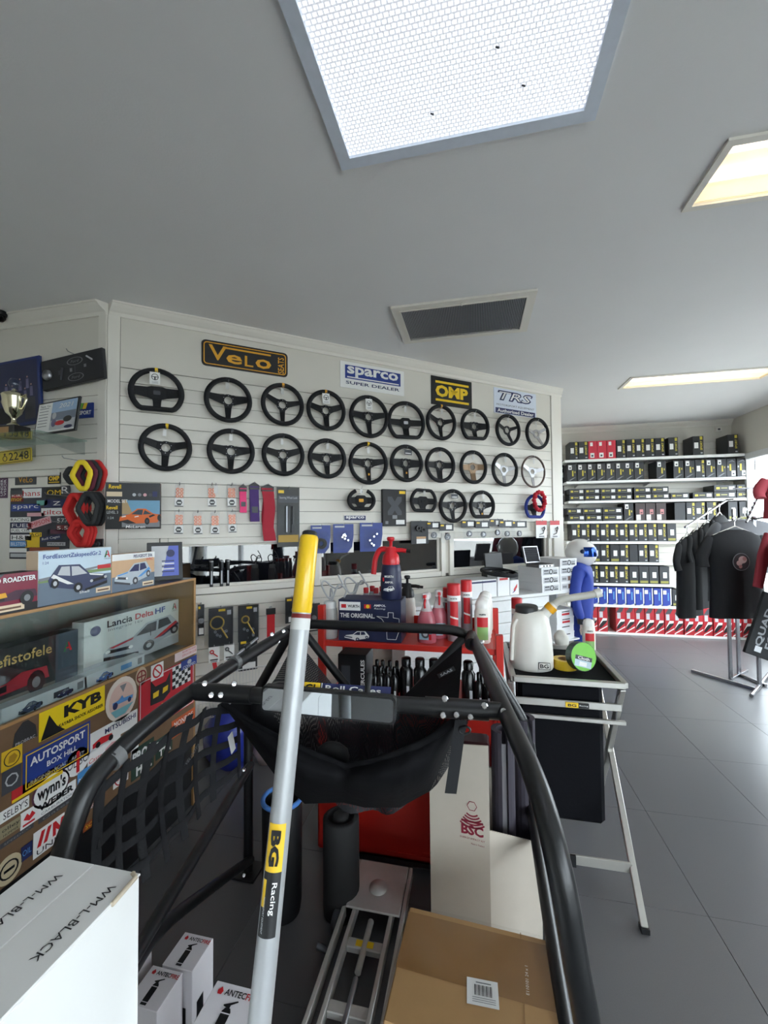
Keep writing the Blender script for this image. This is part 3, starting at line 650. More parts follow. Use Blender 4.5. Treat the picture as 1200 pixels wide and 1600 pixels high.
# ------------------------------------------------------------------ torches on the sill, goods below the sill
for i, u in enumerate((331, 347, 357)):
    x, z = on_f(FW, u, 912, .045); t = thing('black_torch', 'slim black torch standing on the window sill, %s of three' % ['left one', 'middle one', 'right one'][i], 'torch', FW @ T_(x, -.0, WZ0 + .055), 'black torches on the sill')
    MB().lathe([(.012, 0), (.013, .01), (.0115, .02), (.0115, .13), (.014, .14), (.0145, .185), (.013, .19)], BLACK, 12).build('barrel', t)
    MB().lathe([(.0135, .186), (.0145, .19), (.013, .197), (0, .195)], STEEL, 12).build('lens_ring', t)
    MB().slab([(-.005, .02), (.005, .02), (.005, .12), (-.005, .12)], -.0135, -.0115, LGREY).build('side_label', t)
def low_pack(u0, v0, u1, v1, lab, kind, off=.06):
    x0, z0, x1, z1 = px_rect(FW, (u0, v0), (u1, v1), off); w, h = x1 - x0, z1 - z0
    t = thing('hanging_pack', lab, 'package', FW @ T_((x0 + x1) / 2, -off, (z0 + z1) / 2), 'packs hung below the window')
    if kind == 'ring' or kind == 'ring2':
        MB().slab([(-w / 2, -h / 2), (w / 2, -h / 2), (w / 2, h / 2), (-w / 2, h / 2)], 0, .004, CARD).rect(-w * .1, h * .40, w * .18, h * .46, y_, YEL).rect(w * .25, h * .3, w * .42, h * .42, y_, LGREY).build('backing_card', t)
        r = w * (.27 if kind == 'ring' else .17); cx, cz = -w * .16, h * .12; g_ = mat('gold_anodised', (206, 168, 76), .3, .5)
        MB().tube([(cx + r * math.cos(2 * PI * i / 18), -.012, cz + r * math.sin(2 * PI * i / 18)) for i in range(18)], .0055, g_, 7, closed=True).tube([(cx + r * .6, -.012, cz - r * .9), (cx + w * .42, -.012, cz - h * .42)], .006, g_, 7).build('gold_tow_ring', t)
        mb = MB()
        for i in range(5): annulus(mb, .005, .010, -.01, -.004, STEEL, 8, random.uniform(-w * .3, w * .3), -h * random.uniform(.1, .35))
        mb.build('washers', t)
        MB().slab(rrect(-w * .52, -h * .46, w * .52, h * .56, .02), -.03, -.029, CLEAR).build('blister', t)
    elif kind == 'key':
        MB().slab([(-w / 2, -h / 2), (w / 2, -h / 2), (w / 2, h / 2), (-w / 2, h / 2)], 0, .003, PAPER).rect(-w * .35, -h * .36, w * .35, -h * .28, y_, BLACK).rect(-w * .3, -h * .46, w * .3, -h * .4, y_, GREY).build('backing_card', t)
        mb = MB(); annulus(mb, .008, .015, -.008, 0, RED if u0 < 335 else DGREY, 12, -w * .2, h * .2); mb.slab([(-w * .08, h * .14), (w * .34, -h * .1), (w * .34, -h * .18), (-w * .1, h * .06)], -.006, 0, RED if u0 < 335 else DGREY).build('towing_eye', t)
        MB().slab([(-w * .18, -h * .5), (w * .22, -h * .5), (w * .32, -h * .95), (-w * .05, -h * .95)], .004, .012, RED).build('red_strap', t) if u0 < 335 else None
    elif kind == 'strap':
        MB().slab([(-w / 2, -h / 2), (w / 2, -h / 2), (w / 2, h * .5), (-w / 2, h * .5)], -.008, 0, mat('red_webbing', (202, 30, 40), .7)).build('webbing', t)
        MB().slab([(-w * .6, h * .30), (w * .6, h * .30), (w * .6, h * .5), (-w * .6, h * .5)], -.012, .004, BLACK).build('end_loop', t)
        MB().tube([(-w * .2, -.004, h * .5), (0, -.004, h * .58), (w * .2, -.004, h * .5)], .002, STEEL, 5).build('wire_ring', t)
    else:
        MB().slab([(-w / 2, -h / 2), (w / 2, -h / 2), (w / 2, h / 2), (-w / 2, h / 2)], 0, .006, CARD).rect(-w * .3, -h * .45, w * .4, -h * .25, y_, PAPER).rect(-w * .4, h * .36, -w * .1, h * .44, y_, YEL).build('backing_card', t)
        mb = MB(); rows = [[(-w * .45 + w * .9 * i / 3, -.02 + .008 * math.sin(i * 2 + j), h * .3 - h * .5 * j / 4) for i in range(4)] for j in range(5)]; mb.grid(rows, CLEAR); mb.lathe([(.02, 0), (.02, .02)], GREY, 10, T_(0, -.002, 0) @ RX(PI / 2)); mb.build('bagged_part', t)
    hook((x0 + x1) / 2, z1 + .0, off)
low_pack(309, 945, 319, 993, 'black card with a yellow tool, half hidden by the wooden cabinet end', 'card')
low_pack(326, 951, 364, 1007, 'blister pack with large gold tow ring, left of two', 'ring')
low_pack(372, 947, 404, 1000, 'blister pack with small gold tow ring, right of two', 'ring2')
low_pack(417, 951, 429, 996, 'short red webbing strap with black end hung below the window', 'strap')
low_pack(446, 934, 470, 972, 'black card pack behind the yellow pole grip', 'card')
low_pack(480, 944, 500, 985, 'pale carded pack between the pole and the clear bottles', 'card')
low_pack(326, 1012, 343, 1034, 'white card with red towing eye above a red strap', 'key')
low_pack(350, 1007, 366, 1030, 'white card with dark towing eye', 'key')
low_pack(373, 1000, 402, 1045, 'dark card pack of parts behind the left roof bar', 'card')
# wire basket
x0, z0, x1, z1 = px_rect(FW, (300, 1058), (475, 1092), .22)
t = thing('wire_basket', 'white wire shelf basket low on the middle wall behind the roll cage', 'basket', FW @ T_((x0 + x1) / 2, 0, z0)); w, h = x1 - x0, z1 - z0
mb = MB(); WW = mat('white_wire', (205, 205, 203), .4)
for zz in (0, h * .5, h): mb.tube([(-w / 2, 0, zz), (-w / 2, -.22, zz), (w / 2, -.22, zz), (w / 2, 0, zz)], .004, WW, 5)
mb.build('rim_wires', t); mb = MB()
for i in range(36): xx = -w / 2 + w * i / 35; mb.tube([(xx, -.02, 0), (xx, -.22, 0), (xx, -.22, h)], .0016, WW, 4)
mb.build('wires', t)['kind'] = 'stuff'
# ------------------------------------------------------------------ left wall display
def panel_at(name, label, cat, F, tl, br, off, th, front, edge, rot=0, lean=0, group=None):
    x0, z0, x1, z1 = px_rect(F, tl, br, off); w, h = x1 - x0, z1 - z0
    t = thing(name, label, cat, F @ T_((x0 + x1) / 2, -off, (z0 + z1) / 2) @ RY(rot) @ RX(lean), group)
    return t, w, h
def tilt_panel(name, label, cat, F, c, w_px, h_px, rot, off):
    cx, cz = on_f(F, c[0], c[1], off); k = abs(on_f(F, c[0] + 10, c[1], off)[0] - cx) / 10
    k2 = abs(on_f(F, c[0], c[1] + 10, off)[1] - cz) / 10
    return thing(name, label, cat, F @ T_(cx, -off, cz) @ RY(rot)), w_px * k, h_px * k2
# blue picture with figures (cut by the frame), black tool board, trophy, photo frame, blue sign
PB = mat('navy_picture', (38, 44, 78), .4)
x0, z0, x1, z1 = px_rect(FL, (-30, 569), (62, 664), .04); w, h = x1 - x0, z1 - z0
t = thing('team_picture', 'dark navy framed team picture leaning on the glass shelf, behind the silver trophy', 'picture', FL @ T_((x0 + x1) / 2, -.04, (z0 + z1) / 2) @ RY(-.06))
MB().box((-w / 2, 0, -h / 2), (w / 2, .02, h / 2), mat('navy_frame', (34, 52, 110), .4), bev=.002).build('frame', t)
mb = MB().rect(-w * .47, -h * .46, w * .46, h * .46, y_, PB)
for (fx, fz) in ((.05, .02), (.18, .1), (.30, .12), (.36, .0), (.12, -.06), (.26, -.05), (-.05, .05)):
    mb.disc(fx * w, (fz + .09) * h, .012 * w, y_ * 2, mat('skin_print', (190, 150, 140), .5), 8).slab([((fx - .025) * w, (fz - .08) * h), ((fx + .025) * w, (fz - .08) * h), ((fx + .02) * w, (fz + .06) * h), ((fx - .02) * w, (fz + .06) * h)], y_ * 2, y_, mat('mauve_print', (112, 108, 140), .5))
mb.rect(.25 * w, -.42 * h, .42 * w, -.1 * h, y_ * 2, DGREY).rect(-.2 * w, -.44 * h, .1 * w, -.2 * h, y_ * 2, BLACK).build('print', t)
t, w, h = tilt_panel('radiator_board', 'tilted black board with two faint oval badges and a round silver cap', 'plaque', FL, (112, 577), 96, 47, -.10, .05)
MB().box((-w / 2, 0, -h / 2), (w / 2, .03, h / 2), mat('black_board', (40, 41, 45), .42, var=.2, scale=40), bev=.003).build('board', t)
for sx, sz, ss in ((.06, .25, 'Ford'), (.06, -.28, 'Ford')):
    mb = MB(); n = 20; a_, b_ = .13 * w, .13 * h
    mb.add([(sx * w + q * a_ * math.cos(2 * PI * i / n), y_, sz * h + q * b_ * math.sin(2 * PI * i / n)) for q in (1, .88) for i in range(n)], [(i, (i + 1) % n, (i + 1) % n + n, i + n) for i in range(n)], GREY); mb.build('oval_badge', t)
    text(ss, sx * w, sz * h, h * .09, GREY, t, y_, w * .14, 0, .3)
MB().rect(.045 * w, -.15 * h, .065 * w, .12 * h, y_, DGREY).rect(-.22 * w, -.1 * h, -.16 * w, .05 * h, y_, DGREY).rect(-.03 * w, -.08 * h, .01 * w, .04 * h, y_, GREY).rect(.2 * w, -.02 * h, .24 * w, .08 * h, y_, GREY).build('small_fittings', t)['kind'] = 'stuff'
MB().lathe([(.038, 0), (.036, .012), (.02, .02), (0, .022)], STEEL, 16, T_(-w * .40, 0, -h * .02) @ RX(PI / 2)).build('silver_cap', t)
MB().tube([(.27 * w, -.01, .3 * h), (.36 * w, -.014, .14 * h)], .006, LGREY, 6).tube([(-.13 * w, -.01, .1 * h), (-.16 * w, -.012, -.3 * h)], .006, DGREY, 6).build('small_lever', t)
hook(*on_f(FL, 108, 550, .04), .05, FL, wl)
GS = glassy('shelf_glass', (.80, .90, .87), 1.5, .02)
zs = on_y(60, 678, 2.378 - .3)[2]
zsh = on_f(FL, 40, 676, .3)[1]
xs1 = on_f(FL, 137, 690, .0)[0]
t = thing('glass_shelf', 'clear glass shelf on acrylic brackets holding the trophy and framed photo', 'shelf', FL @ T_(0, 0, zsh))
MB().box((-3.9, -.34, -.008), (xs1, -.004, 0), GS).build('glass_plate', t)
AC = glassy('acrylic', (.86, .88, .88), 1.6, .05)
for xx in (xs1 - .03, xs1 - .46, xs1 - .95): MB().slab([(0, 0), (.34, 0), (.34, -.03), (.02, -.09), (0, -.09)], -.01, .01, AC, T_(xx, -.002, -.009) @ RZ(-PI / 2)).build('acrylic_bracket', t)
px_, pz_ = on_f(FL, 22, 640, .2)
t = thing('trophy', 'silver two-handled trophy cup with glass ball on dark plinth, on the glass shelf', 'trophy', FL @ T_(px_, -.2, zsh))
sc = 1.0; CUPM = mat('silver_cup', (226, 220, 190), .14, 1, var=0)
MB().box((-.075, -.055, 0), (.075, .055, .075), mat('ebony_plinth', (26, 24, 24), .3), bev=.004).build('plinth', t)
MB().rect(-.05, .012, .035, .062, -.0565, mat('brass_plate', (176, 140, 96), .35, .6)).build('plate', t)
MB().lathe([(.04, .075), (.038, .085), (.016, .10), (.012, .125), (.02, .14), (.045, .165), (.06, .21), (.066, .27), (.07, .285), (.062, .295), (.03, .31), (.012, .32), (.01, .33)], CUPM, 20).build('cup', t)
for s_ in (-1, 1): MB().tube([(s_ * .06, 0, .27), (s_ * .10, 0, .285), (s_ * .105, 0, .25), (s_ * .085, 0, .21), (s_ * .075, 0, .19), (s_ * .055, 0, .19)], .006, CUPM, 6).build('handle', t)
MB().lathe([(0, .33), (.022, .336), (.034, .36), (.034, .375), (.022, .398), (0, .405)], glassy('crystal', (.75, .8, .85), 1.5), 14).build('glass_ball', t)
x0, z0, x1, z1 = px_rect(FL, (46, 633), (131, 682), .22); w, h = x1 - x0, z1 - z0
t = thing('framed_photo', 'black framed motorsport photo print, right of the trophy on the glass shelf', 'picture', FL @ T_((x0 + x1) / 2, -.22, zsh + .115) @ RZ(-.18) @ RX(-.12)); h = .225; w *= .98
MB().box((-w / 2, 0, -h / 2), (w / 2, .014, h / 2), BLACK, bev=.002).build('frame', t)
mb = MB().rect(-w * .47, -h * .45, w * .47, h * .45, y_, PAPER).rect(-w * .12, h * .12, w * .47, h * .45, y_ * 2, mat('pale_blue_print', (160, 186, 216), .5)).rect(-w * .12, -h * .4, w * .47, h * .12, y_ * 2, mat('slate_print', (120, 130, 146), .5)).rect(-w * .12, -h * .4, w * .47, -h * .12, y_ * 3, LGREY)
mb.disc(.30 * w, -.13 * h, .10 * w, y_ * 4, BLACK, 14, .09 * h).disc(.12 * w, -.22 * h, .12 * w, y_ * 4, RED, 14, .07 * h).disc(-.03 * w, .02 * h, .05 * w, y_ * 4, LGREY, 12, .10 * h).disc(-.02 * w, -.2 * h, .06 * w, y_ * 4, mat('mauve_print', (112, 108, 140)), 12, .12 * h).disc(.34 * w, -.36 * h, .1 * w, y_ * 4, NAVY, 12, .05 * h)
for i in range(7): mb.rect(-w * .43, h * (.28 - .09 * i), -w * .2, h * (.30 - .09 * i), y_ * 2, GREY)
mb.build('print', t); text('Thank You', -w * .3, h * .36, h * .06, DGREY, t, y_ * 2, w * .26); text('2021', .22 * w, h * .3, h * .13, PAPER, t, y_ * 3, w * .34, .01, .2)
x0, z0, x1, z1 = px_rect(FL, (96, 633), (145, 652), .01); w, h = x1 - x0, z1 - z0
t = thing('blue_sign', 'small blue wall sign with green and yellow stripe, behind the framed photo', 'sign', FL @ T_((x0 + x1) / 2, -.012, (z0 + z1) / 2))
MB().box((-w / 2, 0, -h / 2), (w / 2, .01, h / 2), mat('royal_blue', (24, 50, 130), .4)).build('panel', t)
MB().poly([(.05 * w, .1 * h), (.16 * w, .1 * h), (.22 * w, .5 * h), (.11 * w, .5 * h)], y_, GREEN).poly([(.18 * w, .1 * h), (.29 * w, .1 * h), (.35 * w, .5 * h), (.24 * w, .5 * h)], y_, YEL).build('stripe', t); text('AUTOSPORT', .1 * w, -.15 * h, h * .28, PAPER, t, y_, w * .72, .03)
# yellow number plate
t, w, h = tilt_panel('number_plate', 'yellow number plate reading 2248 fixed under the glass shelf', 'plate', FL, (14, 714), 70, 21, -.06, .05)
MB().slab(rrect(-w / 2, -h / 2, w / 2, h / 2, .01), 0, .004, mat('plate_yellow', (206, 180, 60), .4)).build('plate', t)
outline(MB(), -w * .48, -h * .44, w * .48, h * .44, .004, y_, BLACK).build('border', t)
text('2248', w * .22, 0, h * .6, BLACK, t, y_, w * .44, .01); text('0', -w * .28, 0, h * .6, BLACK, t, y_, w * .10, .01); mb = MB(); annulus(mb, .016, .021, y_, 0, BLACK, 12, -w * .09, -.01); mb.disc(-w * .09, .02, .01, y_, mat('brown_print', (90, 60, 40)), 8).build('emblem', t)
# sticker board on the lower panel
def flat_sticker(par, F, tl, br, m, texts=(), off=.0, shape='rect', name='sticker', z=.0015):
    x0, z0, x1, z1 = px_rect(F, tl, br, off); w, h = x1 - x0, z1 - z0; cx, cz = (x0 + x1) / 2, (z0 + z1) / 2
    mb = MB()
    if shape == 'rect': mb.slab([(-w / 2, -h / 2), (w / 2, -h / 2), (w / 2, h / 2), (-w / 2, h / 2)], -z, 0, m)
    elif shape == 'oval': mb.slab([(w / 2 * math.cos(2 * PI * i / 24), h / 2 * math.sin(2 * PI * i / 24)) for i in range(24)], -z, 0, m)
    else: mb.slab([(a * w, b * h) for a, b in shape], -z, 0, m)
    o = mb.build(name, par, T_(cx, -off, cz))
    for q in texts:
        s, fx, fz, fh, tm, wf = q[:6]; k = q[6] if len(q) > 6 else {}
        text(s, fx * w, fz * h, fh * h, tm, o, -z - .0008, wf * w, **k)
    return o, w, h
bo = wl
o, w, h = flat_sticker(bo, FL, (24, 740), (57, 757), DGREY, [('VeLo', 0, -.05, .5, ORG, .66)], .006); 
o, w, h = flat_sticker(bo, FL, (75, 739), (95, 756), BLACK, [('OMP', 0, 0, .42, YEL, .8, dict(bold=.04))], .006); MB().rect(-w * .4, h * .3, w * .4, h * .38, -.0025, YEL).build('bar', o); MB().rect(-w * .4, -h * .38, w * .4, -h * .3, -.0025, YEL).build('bar', o)
o, w, h = flat_sticker(bo, FL, (0, 746), (12, 778), mat('plum_print', (84, 50, 80), .5), [], .006); text('UNDER', -w * .2, 0, w * .3, PAPER, o, -.003, h * .8, rot=PI / 2); text('VISOR', w * .2, 0, w * .3, PAPER, o, -.003, h * .8, rot=PI / 2)
x0, z0, x1, z1 = px_rect(FL, (18, 763), (108, 874), .006)
brd, W_, H_ = flat_sticker(bo, FL, (18, 763), (108, 874), mat('sticker_board', (44, 46, 56), .45), [], .006, name='sticker_board', z=.006)
def stk(cx, cz, w, h, m, s, tm, fh=.6, rot=0, wf=.88, **k):
    o = MB().slab([(-w / 2 * W_, -h / 2 * H_), (w / 2 * W_, -h / 2 * H_), (w / 2 * W_, h / 2 * H_), (-w / 2 * W_, h / 2 * H_)], -.001, 0, m).build('sticker', brd, T_((cx - .5) * W_, -.0065 - .0012 * (k.pop('lay', 0)), (.5 - cz) * H_) @ RY(rot))
    if s: text(s, 0, 0, fh * h * H_, tm, o, -.0017, wf * w * W_, **k)
LB = mat('light_blue_print', (90, 150, 210), .5); PNK = mat('pale_pink_print', (222, 170, 176), .5)
for a in [(.11, .07, .22, .07, DGREY, '', PAPER), (.37, .08, .34, .13, PAPER, 'hans', RED, .6), (.75, .08, .26, .13, BLACK, 'OM', YEL, .55), (.94, .05, .14, .12, DGREY, 'R', PAPER, .8), (.12, .11, .2, .05, RED, 'KIRI', PAPER), (.12, .165, .22, .06, mat('maroon_print', (120, 40, 44)), 'mor', YEL, .7),
          (.27, .28, .5, .1, BLUE, 'sparc', PAPER, .6), (.55, .22, .18, .07, mat('teal_print', (110, 170, 160)), '', PAPER), (.8, .23, .42, .11, NAVY, 'Z', PAPER, .5, 0, .3), (.77, .35, .46, .11, PAPER, 'tilton', RED, .6), (.45, .38, .3, .05, PNK, '', RED),
          (.18, .45, .36, .07, PAPER, 'RACING', BLACK, .6), (.2, .53, .36, .07, NAVY, 'FUEL', PAPER, .7), (.2, .60, .36, .06, PAPER, 'FUEL CELL', BLACK, .6), (.5, .5, .42, .1, PNK, 'SIMPSON', RED, .6, -.25), (.9, .47, .2, .1, DGREY, '577', PAPER, .6), (.9, .57, .2, .08, mat('maroon_print', (120, 40, 44)), '5.5', PAPER, .6),
          (.2, .7, .36, .08, PAPER, 'H&R', BLACK, .7), (.16, .79, .3, .08, LB, 'BILSTEIN', PAPER, .6), (.45, .66, .2, .06, YEL, 'AGI', BLACK, .7), (.40, .76, .24, .16, YEL, '', BLACK), (.71, .71, .34, .07, NAVY, 'Roll Cages', PAPER, .6, -.14), (.85, .62, .3, .06, mat('wine_print', (90, 34, 60)), '', PAPER), (.8, .79, .3, .05, LGREY, 'PROLIFE', DGREY, .6),
          (.15, .88, .3, .06, PAPER, '', BLACK), (.6, .87, .5, .07, mat('rust_print', (150, 70, 36)), '', PAPER), (.2, .95, .36, .05, LGREY, '', BLACK)]:
    stk(*a[:7], *(a[7:]))
# foam loops in stacks on hooks
def hexloop(x, y, z, rw, rh, r, m, lab, gp, rot=0):
    t = thing('padded_loop', lab, 'loop', FL @ T_(x, y, z) @ RZ(rot), gp)
    p = [(-rw * .25, rh), (rw * .45, rh), (rw, rh * .45), (rw, -rh * .45), (rw * .45, -rh), (-rw * .1, -rh), (-rw, 0)] if True else 0
    p = [(-rw * .3, rh), (rw * .3, rh), (rw, rh * .25), (rw * .55, -rh), (-rw * .1, -rh), (-rw, -rh * .0)]
    pts = []
    for i in range(len(p)):
        a, b = p[i], p[(i + 1) % len(p)]
        for q in (.12, .5, .88): pts.append((a[0] + (b[0] - a[0]) * q, 0, a[1] + (b[1] - a[1]) * q))
    MB().tube(pts, r, m, 8, closed=True, flat=.7).build('ring', t)
    return t
FR_, FK_, FY_, FM_ = mat('red_foam', (196, 36, 34), .75, bump=.3), mat('charcoal_foam', (40, 42, 44), .75, bump=.3), mat('yellow_foam', (232, 204, 44), .75, bump=.3), mat('maroon_foam', (92, 28, 48), .75, bump=.3)
def loops(u, v, seq, w_px, h_px, row):
    for i, (m, nm, du) in enumerate(seq):
        off = .22 - .045 * i; x, z = on_f(FL, u + du, v, off); k = abs(on_f(FL, u + 10, v, off)[0] - on_f(FL, u, v, off)[0]) / 10
        hexloop(x, -off, z, w_px * k / 2, h_px * k / 2, .017, m, nm + ', ' + row, 'padded loops on the left wall', .25)
    xx, zz = on_f(FL, u + seq[-1][2], v - h_px * .42, .02); hook(xx, zz + .02, .25, FL, wl)
loops(127, 743, [(FY_, 'yellow padded loop at the front', 0), (FM_, 'maroon padded loop behind the yellow one', 8), (FK_, 'charcoal padded loop between maroon and red ones', 15), (FR_, 'red padded loop at the back', 23)], 24, 34, 'top hook right of the stickers')
x, z = on_f(FL, 110, 743, .2); hexloop(x, -.2, z, .032, .042, .018, FK_, 'small black padded loop left of the yellow one', 'padded loops on the left wall', .3)
loops(115, 797, [(FR_, 'red padded loop in front', 0), (FR_, 'red padded loop second', 5), (FR_, 'red padded loop third', 10)], 24, 38, 'middle left hook')
loops(137, 795, [(FK_, 'charcoal padded loop in front', 0), (FK_, 'charcoal padded loop second', 6), (FK_, 'charcoal padded loop third', 13)], 26, 38, 'middle right hook')
loops(122, 833, [(FR_, 'red padded loop in front', 0), (FR_, 'red padded loop second', 6), (FR_, 'red padded loop third', 12)], 24, 30, 'lowest hook above the model boxes')
x0, z0, x1, z1 = px_rect(FL, (132, 842), (160, 858), .1); w, h = x1 - x0, z1 - z0
t = thing('hanging_pack', 'small dark parts pack hanging beside the lowest red loops', 'package', FL @ T_((x0 + x1) / 2, -.1, (z0 + z1) / 2)); MB().slab([(-w / 2, -h / 2), (w / 2, -h / 2), (w / 2, h / 2), (-w / 2, h / 2)], 0, .01, CARD).build('backing_card', t); mb = MB(); [annulus(mb, .008, .016, -.012, 0, DGREY, 10, q * w, 0) for q in (-.28, 0, .28)]; mb.build('fittings', t)
# ------------------------------------------------------------------ wooden display counter with stickers
WOOD = mat('brown_laminate', (112, 86, 62), .5, var=.18, scale=18); EDGE = mat('oak_edge', (168, 128, 84), .5, var=.12, scale=30)
YE, YN = on_f(FC, 306, 903)[0], .10
ZT = on_f(FC, 306, 903)[1]; ZG = on_f(FC, 306, 1008)[1]
dc = thing('display_counter', 'long glass-fronted wooden display counter covered in racing stickers', 'counter', FC)
DP = .50
ZBB = on_f(FC, 0, 1392)[1]
MB().box((YN, .0, ZBB), (YE, .018, ZG), WOOD, bev=.001).build('front_board', dc)
MB().box((YN, .012, 0), (YE, .05, ZBB + .01), BLACK).build('plinth', dc)
MB().box((YE - .016, 0, .0), (YE, DP, ZT - .004), EDGE).build('end_panel', dc)
MB().box((YN, DP - .016, .12), (YE - .016, DP, ZT - .03), mat('grey_back_panel', (152, 152, 146), .6)).build('back_panel', dc)
MB().box((YN, .018, ZG - .018), (YE - .016, DP - .016, ZG), mat('grey_shelf', (150, 150, 146), .55)).build('shelf', dc)
MB().box((YN, .0, ZT - .012), (YE, .014, ZT), EDGE).build('top_edge', dc)
MB().box((YN, .014, ZT - .012), (YE - .0, DP, ZT), mat('black_top', (30, 31, 34), .3)).build('top', dc)
MB().box((YN, .004, ZG), (YE - .016, .008, ZT - .012), glassy('counter_glass', (.90, .93, .92), 1.4, .01)).build('glass_front', dc)
MB().box((YN, .0, ZG - .0), (YE, .018, ZG + .012), EDGE).build('glass_track', dc)
# stickers on the front board
def S(tl, br, m, texts=(), shape='rect', lay=0): return flat_sticker(dc, FC, tl, br, m, texts, .0008 + .0016 * lay, shape)
o, w, h = S((61, 1115), (163, 1109), mat('kyb_yellow', (240, 208, 30), .4), [('KYB', .14, .16, .42, BLACK, .6, dict(bold=.05)), ('KAYABA SHOCK ABSORBER', .12, -.26, .13, BLACK, .7, dict(bold=.02))])
MB().poly([(-w * .48, -h * .48), (-w * .14, -h * .48), (-w * .26, -h * .2), (-w * .37, h * .3)], -.003, BLACK).build('mountain_mark', o)
S((20, 1135), (58, 1150), mat('dark_badge', (44, 44, 46), .5), [('PROBRAC', 0, -.42, .14, LGREY, .8)], [(-.5, -.5), (.5, -.5), (.42, .1), (.1, .5), (-.1, .5), (-.42, .1)])
o, w, h = S((36, 1179), (140, 1178), BLUE, [('AUTOSPORT', 0, .2, .22, PAPER, .82, dict(bold=.03)), ('BOX HILL', .05, -.08, .15, PAPER, .46, dict(bold=.02)), ('RACING - ROAD - RALLY', 0, -.34, .11, LGREY, .8)]); outline(MB(), -w * .47, -h * .44, w * .47, h * .44, .004, -.003, YEL).build('border', o)
o, w, h = S((165, 1069), (213, 1112), mat('cream_round', (228, 216, 204), .5), [], 'oval'); MB().disc(0, -h * .02, w * .40, -.002, mat('pink_round', (222, 190, 178)), 20, h * .40).poly([(-w * .35, -h * .2), (w * .38, -h * .2), (w * .1, -h * .38), (-w * .2, -h * .38)], -.003, mat('teal_sea', (120, 180, 190))).build('print', o)
MB().poly([(-.3 * w, -.08 * h), (.34 * w, -.1 * h), (.36 * w, -.02 * h), (.05 * w, -.0), (0, .08 * h), (-.1 * w, 0), (-.3 * w, -.01 * h)], -.0036, LB).disc(-.22 * w, -.1 * h, .08 * w, -.004, NAVY, 12, .08 * h).disc(.24 * w, -.1 * h, .06 * w, -.004, NAVY, 12, .06 * h).build('racing_car', o); MB().poly([(-.08 * w, .32 * h), (.14 * w, .32 * h), (.03 * w, .14 * h)], -.0036, GREY).build('triangle', o)
o, w, h = S((141, 1147), (214, 1132), PAPER, [('MITSUBISHI', .12, .18, .3, NAVY, .68, dict(bold=.02))]); MB().poly([(-.46 * w, -.4 * h), (-.05 * w, -.4 * h), (-.08 * w, -.1 * h), (-.3 * w, 0), (-.46 * w, -.15 * h)], -.003, RED).disc(-.36 * w, -.32 * h, .05 * w, -.0034, BLACK, 10).disc(-.1 * w, -.32 * h, .05 * w, -.0034, BLACK, 10).build('racing_car', o)
o, w, h = S((217, 1066), (302.5, 1097), mat('marchal_red', (196, 32, 48), .4), [('MARCHAL', .17, -.22, .2, YEL, .6, dict(bold=.04)), ('S.E.V.', -.34, -.28, .14, BLACK, .22, dict(bold=.02))])
outline(MB(), -w * .485, -h * .48, w * .485, h * .48, .004, -.0026, PAPER).build('border', o)
mb = MB().poly([(-.32 * w, -.05 * h), (-.1 * w, -.08 * h), (.02 * w, .02 * h), (.02 * w, .42 * h), (-.06 * w, .27 * h), (-.24 * w, .27 * h), (-.32 * w, .42 * h)], -.003, BLACK).poly([(-.28 * w, .06 * h), (-.19 * w, .06 * h), (-.18 * w, .17 * h), (-.28 * w, .16 * h)], -.0036, YEL).poly([(-.12 * w, .06 * h), (-.03 * w, .08 * h), (-.02 * w, .18 * h), (-.11 * w, .17 * h)], -.0036, YEL); mb.build('cat_mark', o)
mb = MB()
for i in range(6):
    for j in range(6): mb.rect(.06 * w + .06 * w * i, .02 * h + .075 * h * j, .12 * w + .06 * w * i, .095 * h + .075 * h * j, -.003, PAPER if (i + j) % 2 else BLACK)
mb.build('chequered_flag', o)
o, w, h = S((236, 1041), (255, 1056), PAPER, [], 'rect', 1); mb = MB(); annulus(mb, w * .3, w * .4, -.003, -.002, RED, 16); mb.poly([(-w * .26, h * .22), (-w * .2, h * .28), (w * .26, -h * .22), (w * .2, -h * .28)], -.003, RED).build('prohibition_mark', o)
o, w, h = S((212, 1046), (229, 1067), mat('tan_round', (196, 176, 150), .5), [], 'oval'); mb = MB(); annulus(mb, w * .34, w * .44, -.003, -.002, mat('maroon_print'if 0 else 'dark_red_print', (130, 40, 40)), 16); mb.rect(-w * .05, -w * .4, w * .05, w * .4, -.003, MATS['dark_red_print']).rect(-w * .4, -w * .05, w * .4, w * .05, -.003, MATS['dark_red_print']).build('cross_mark', o)
S((273, 1022), (307, 1019.5), mat('pink_white', (226, 206, 206), .5), [('JOIN A CAR CLUB', .14, -.15, .35, RED, .66), ('BE A BETTER DRIVER', .14, .3, .2, RED, .62)], 'rect', 1)
o, w, h = S((283, 1034), (307, 1036), BLUE, [('CONFED', 0, -.3, .3, PAPER, .8)], 'rect', 2); MB().disc(0, .12 * h, w * .14, -.003, LGREY, 12, h * .25).build('badge', o)
o, w, h = S((2, 1177), (34, 1191), mat('badge_yellow', (222, 182, 40), .5), []); mb = MB(); annulus(mb, w * .36, w * .40, -.003, -.002, BLACK, 18); mb.poly([(-.2 * w, -.2 * h), (.1 * w, -.25 * h), (.25 * w, .0), (.1 * w, .22 * h), (-.15 * w, .15 * h)], -.003, mat('ochre_print', (170, 130, 30))).build('emblem', o)
o, w, h = S((3, 1207), (32, 1228), DGREY, [], 'rect'); mb = MB(); annulus(mb, w * .28, w * .36, -.003, -.002, LGREY, 8); mb.build('emblem', o)
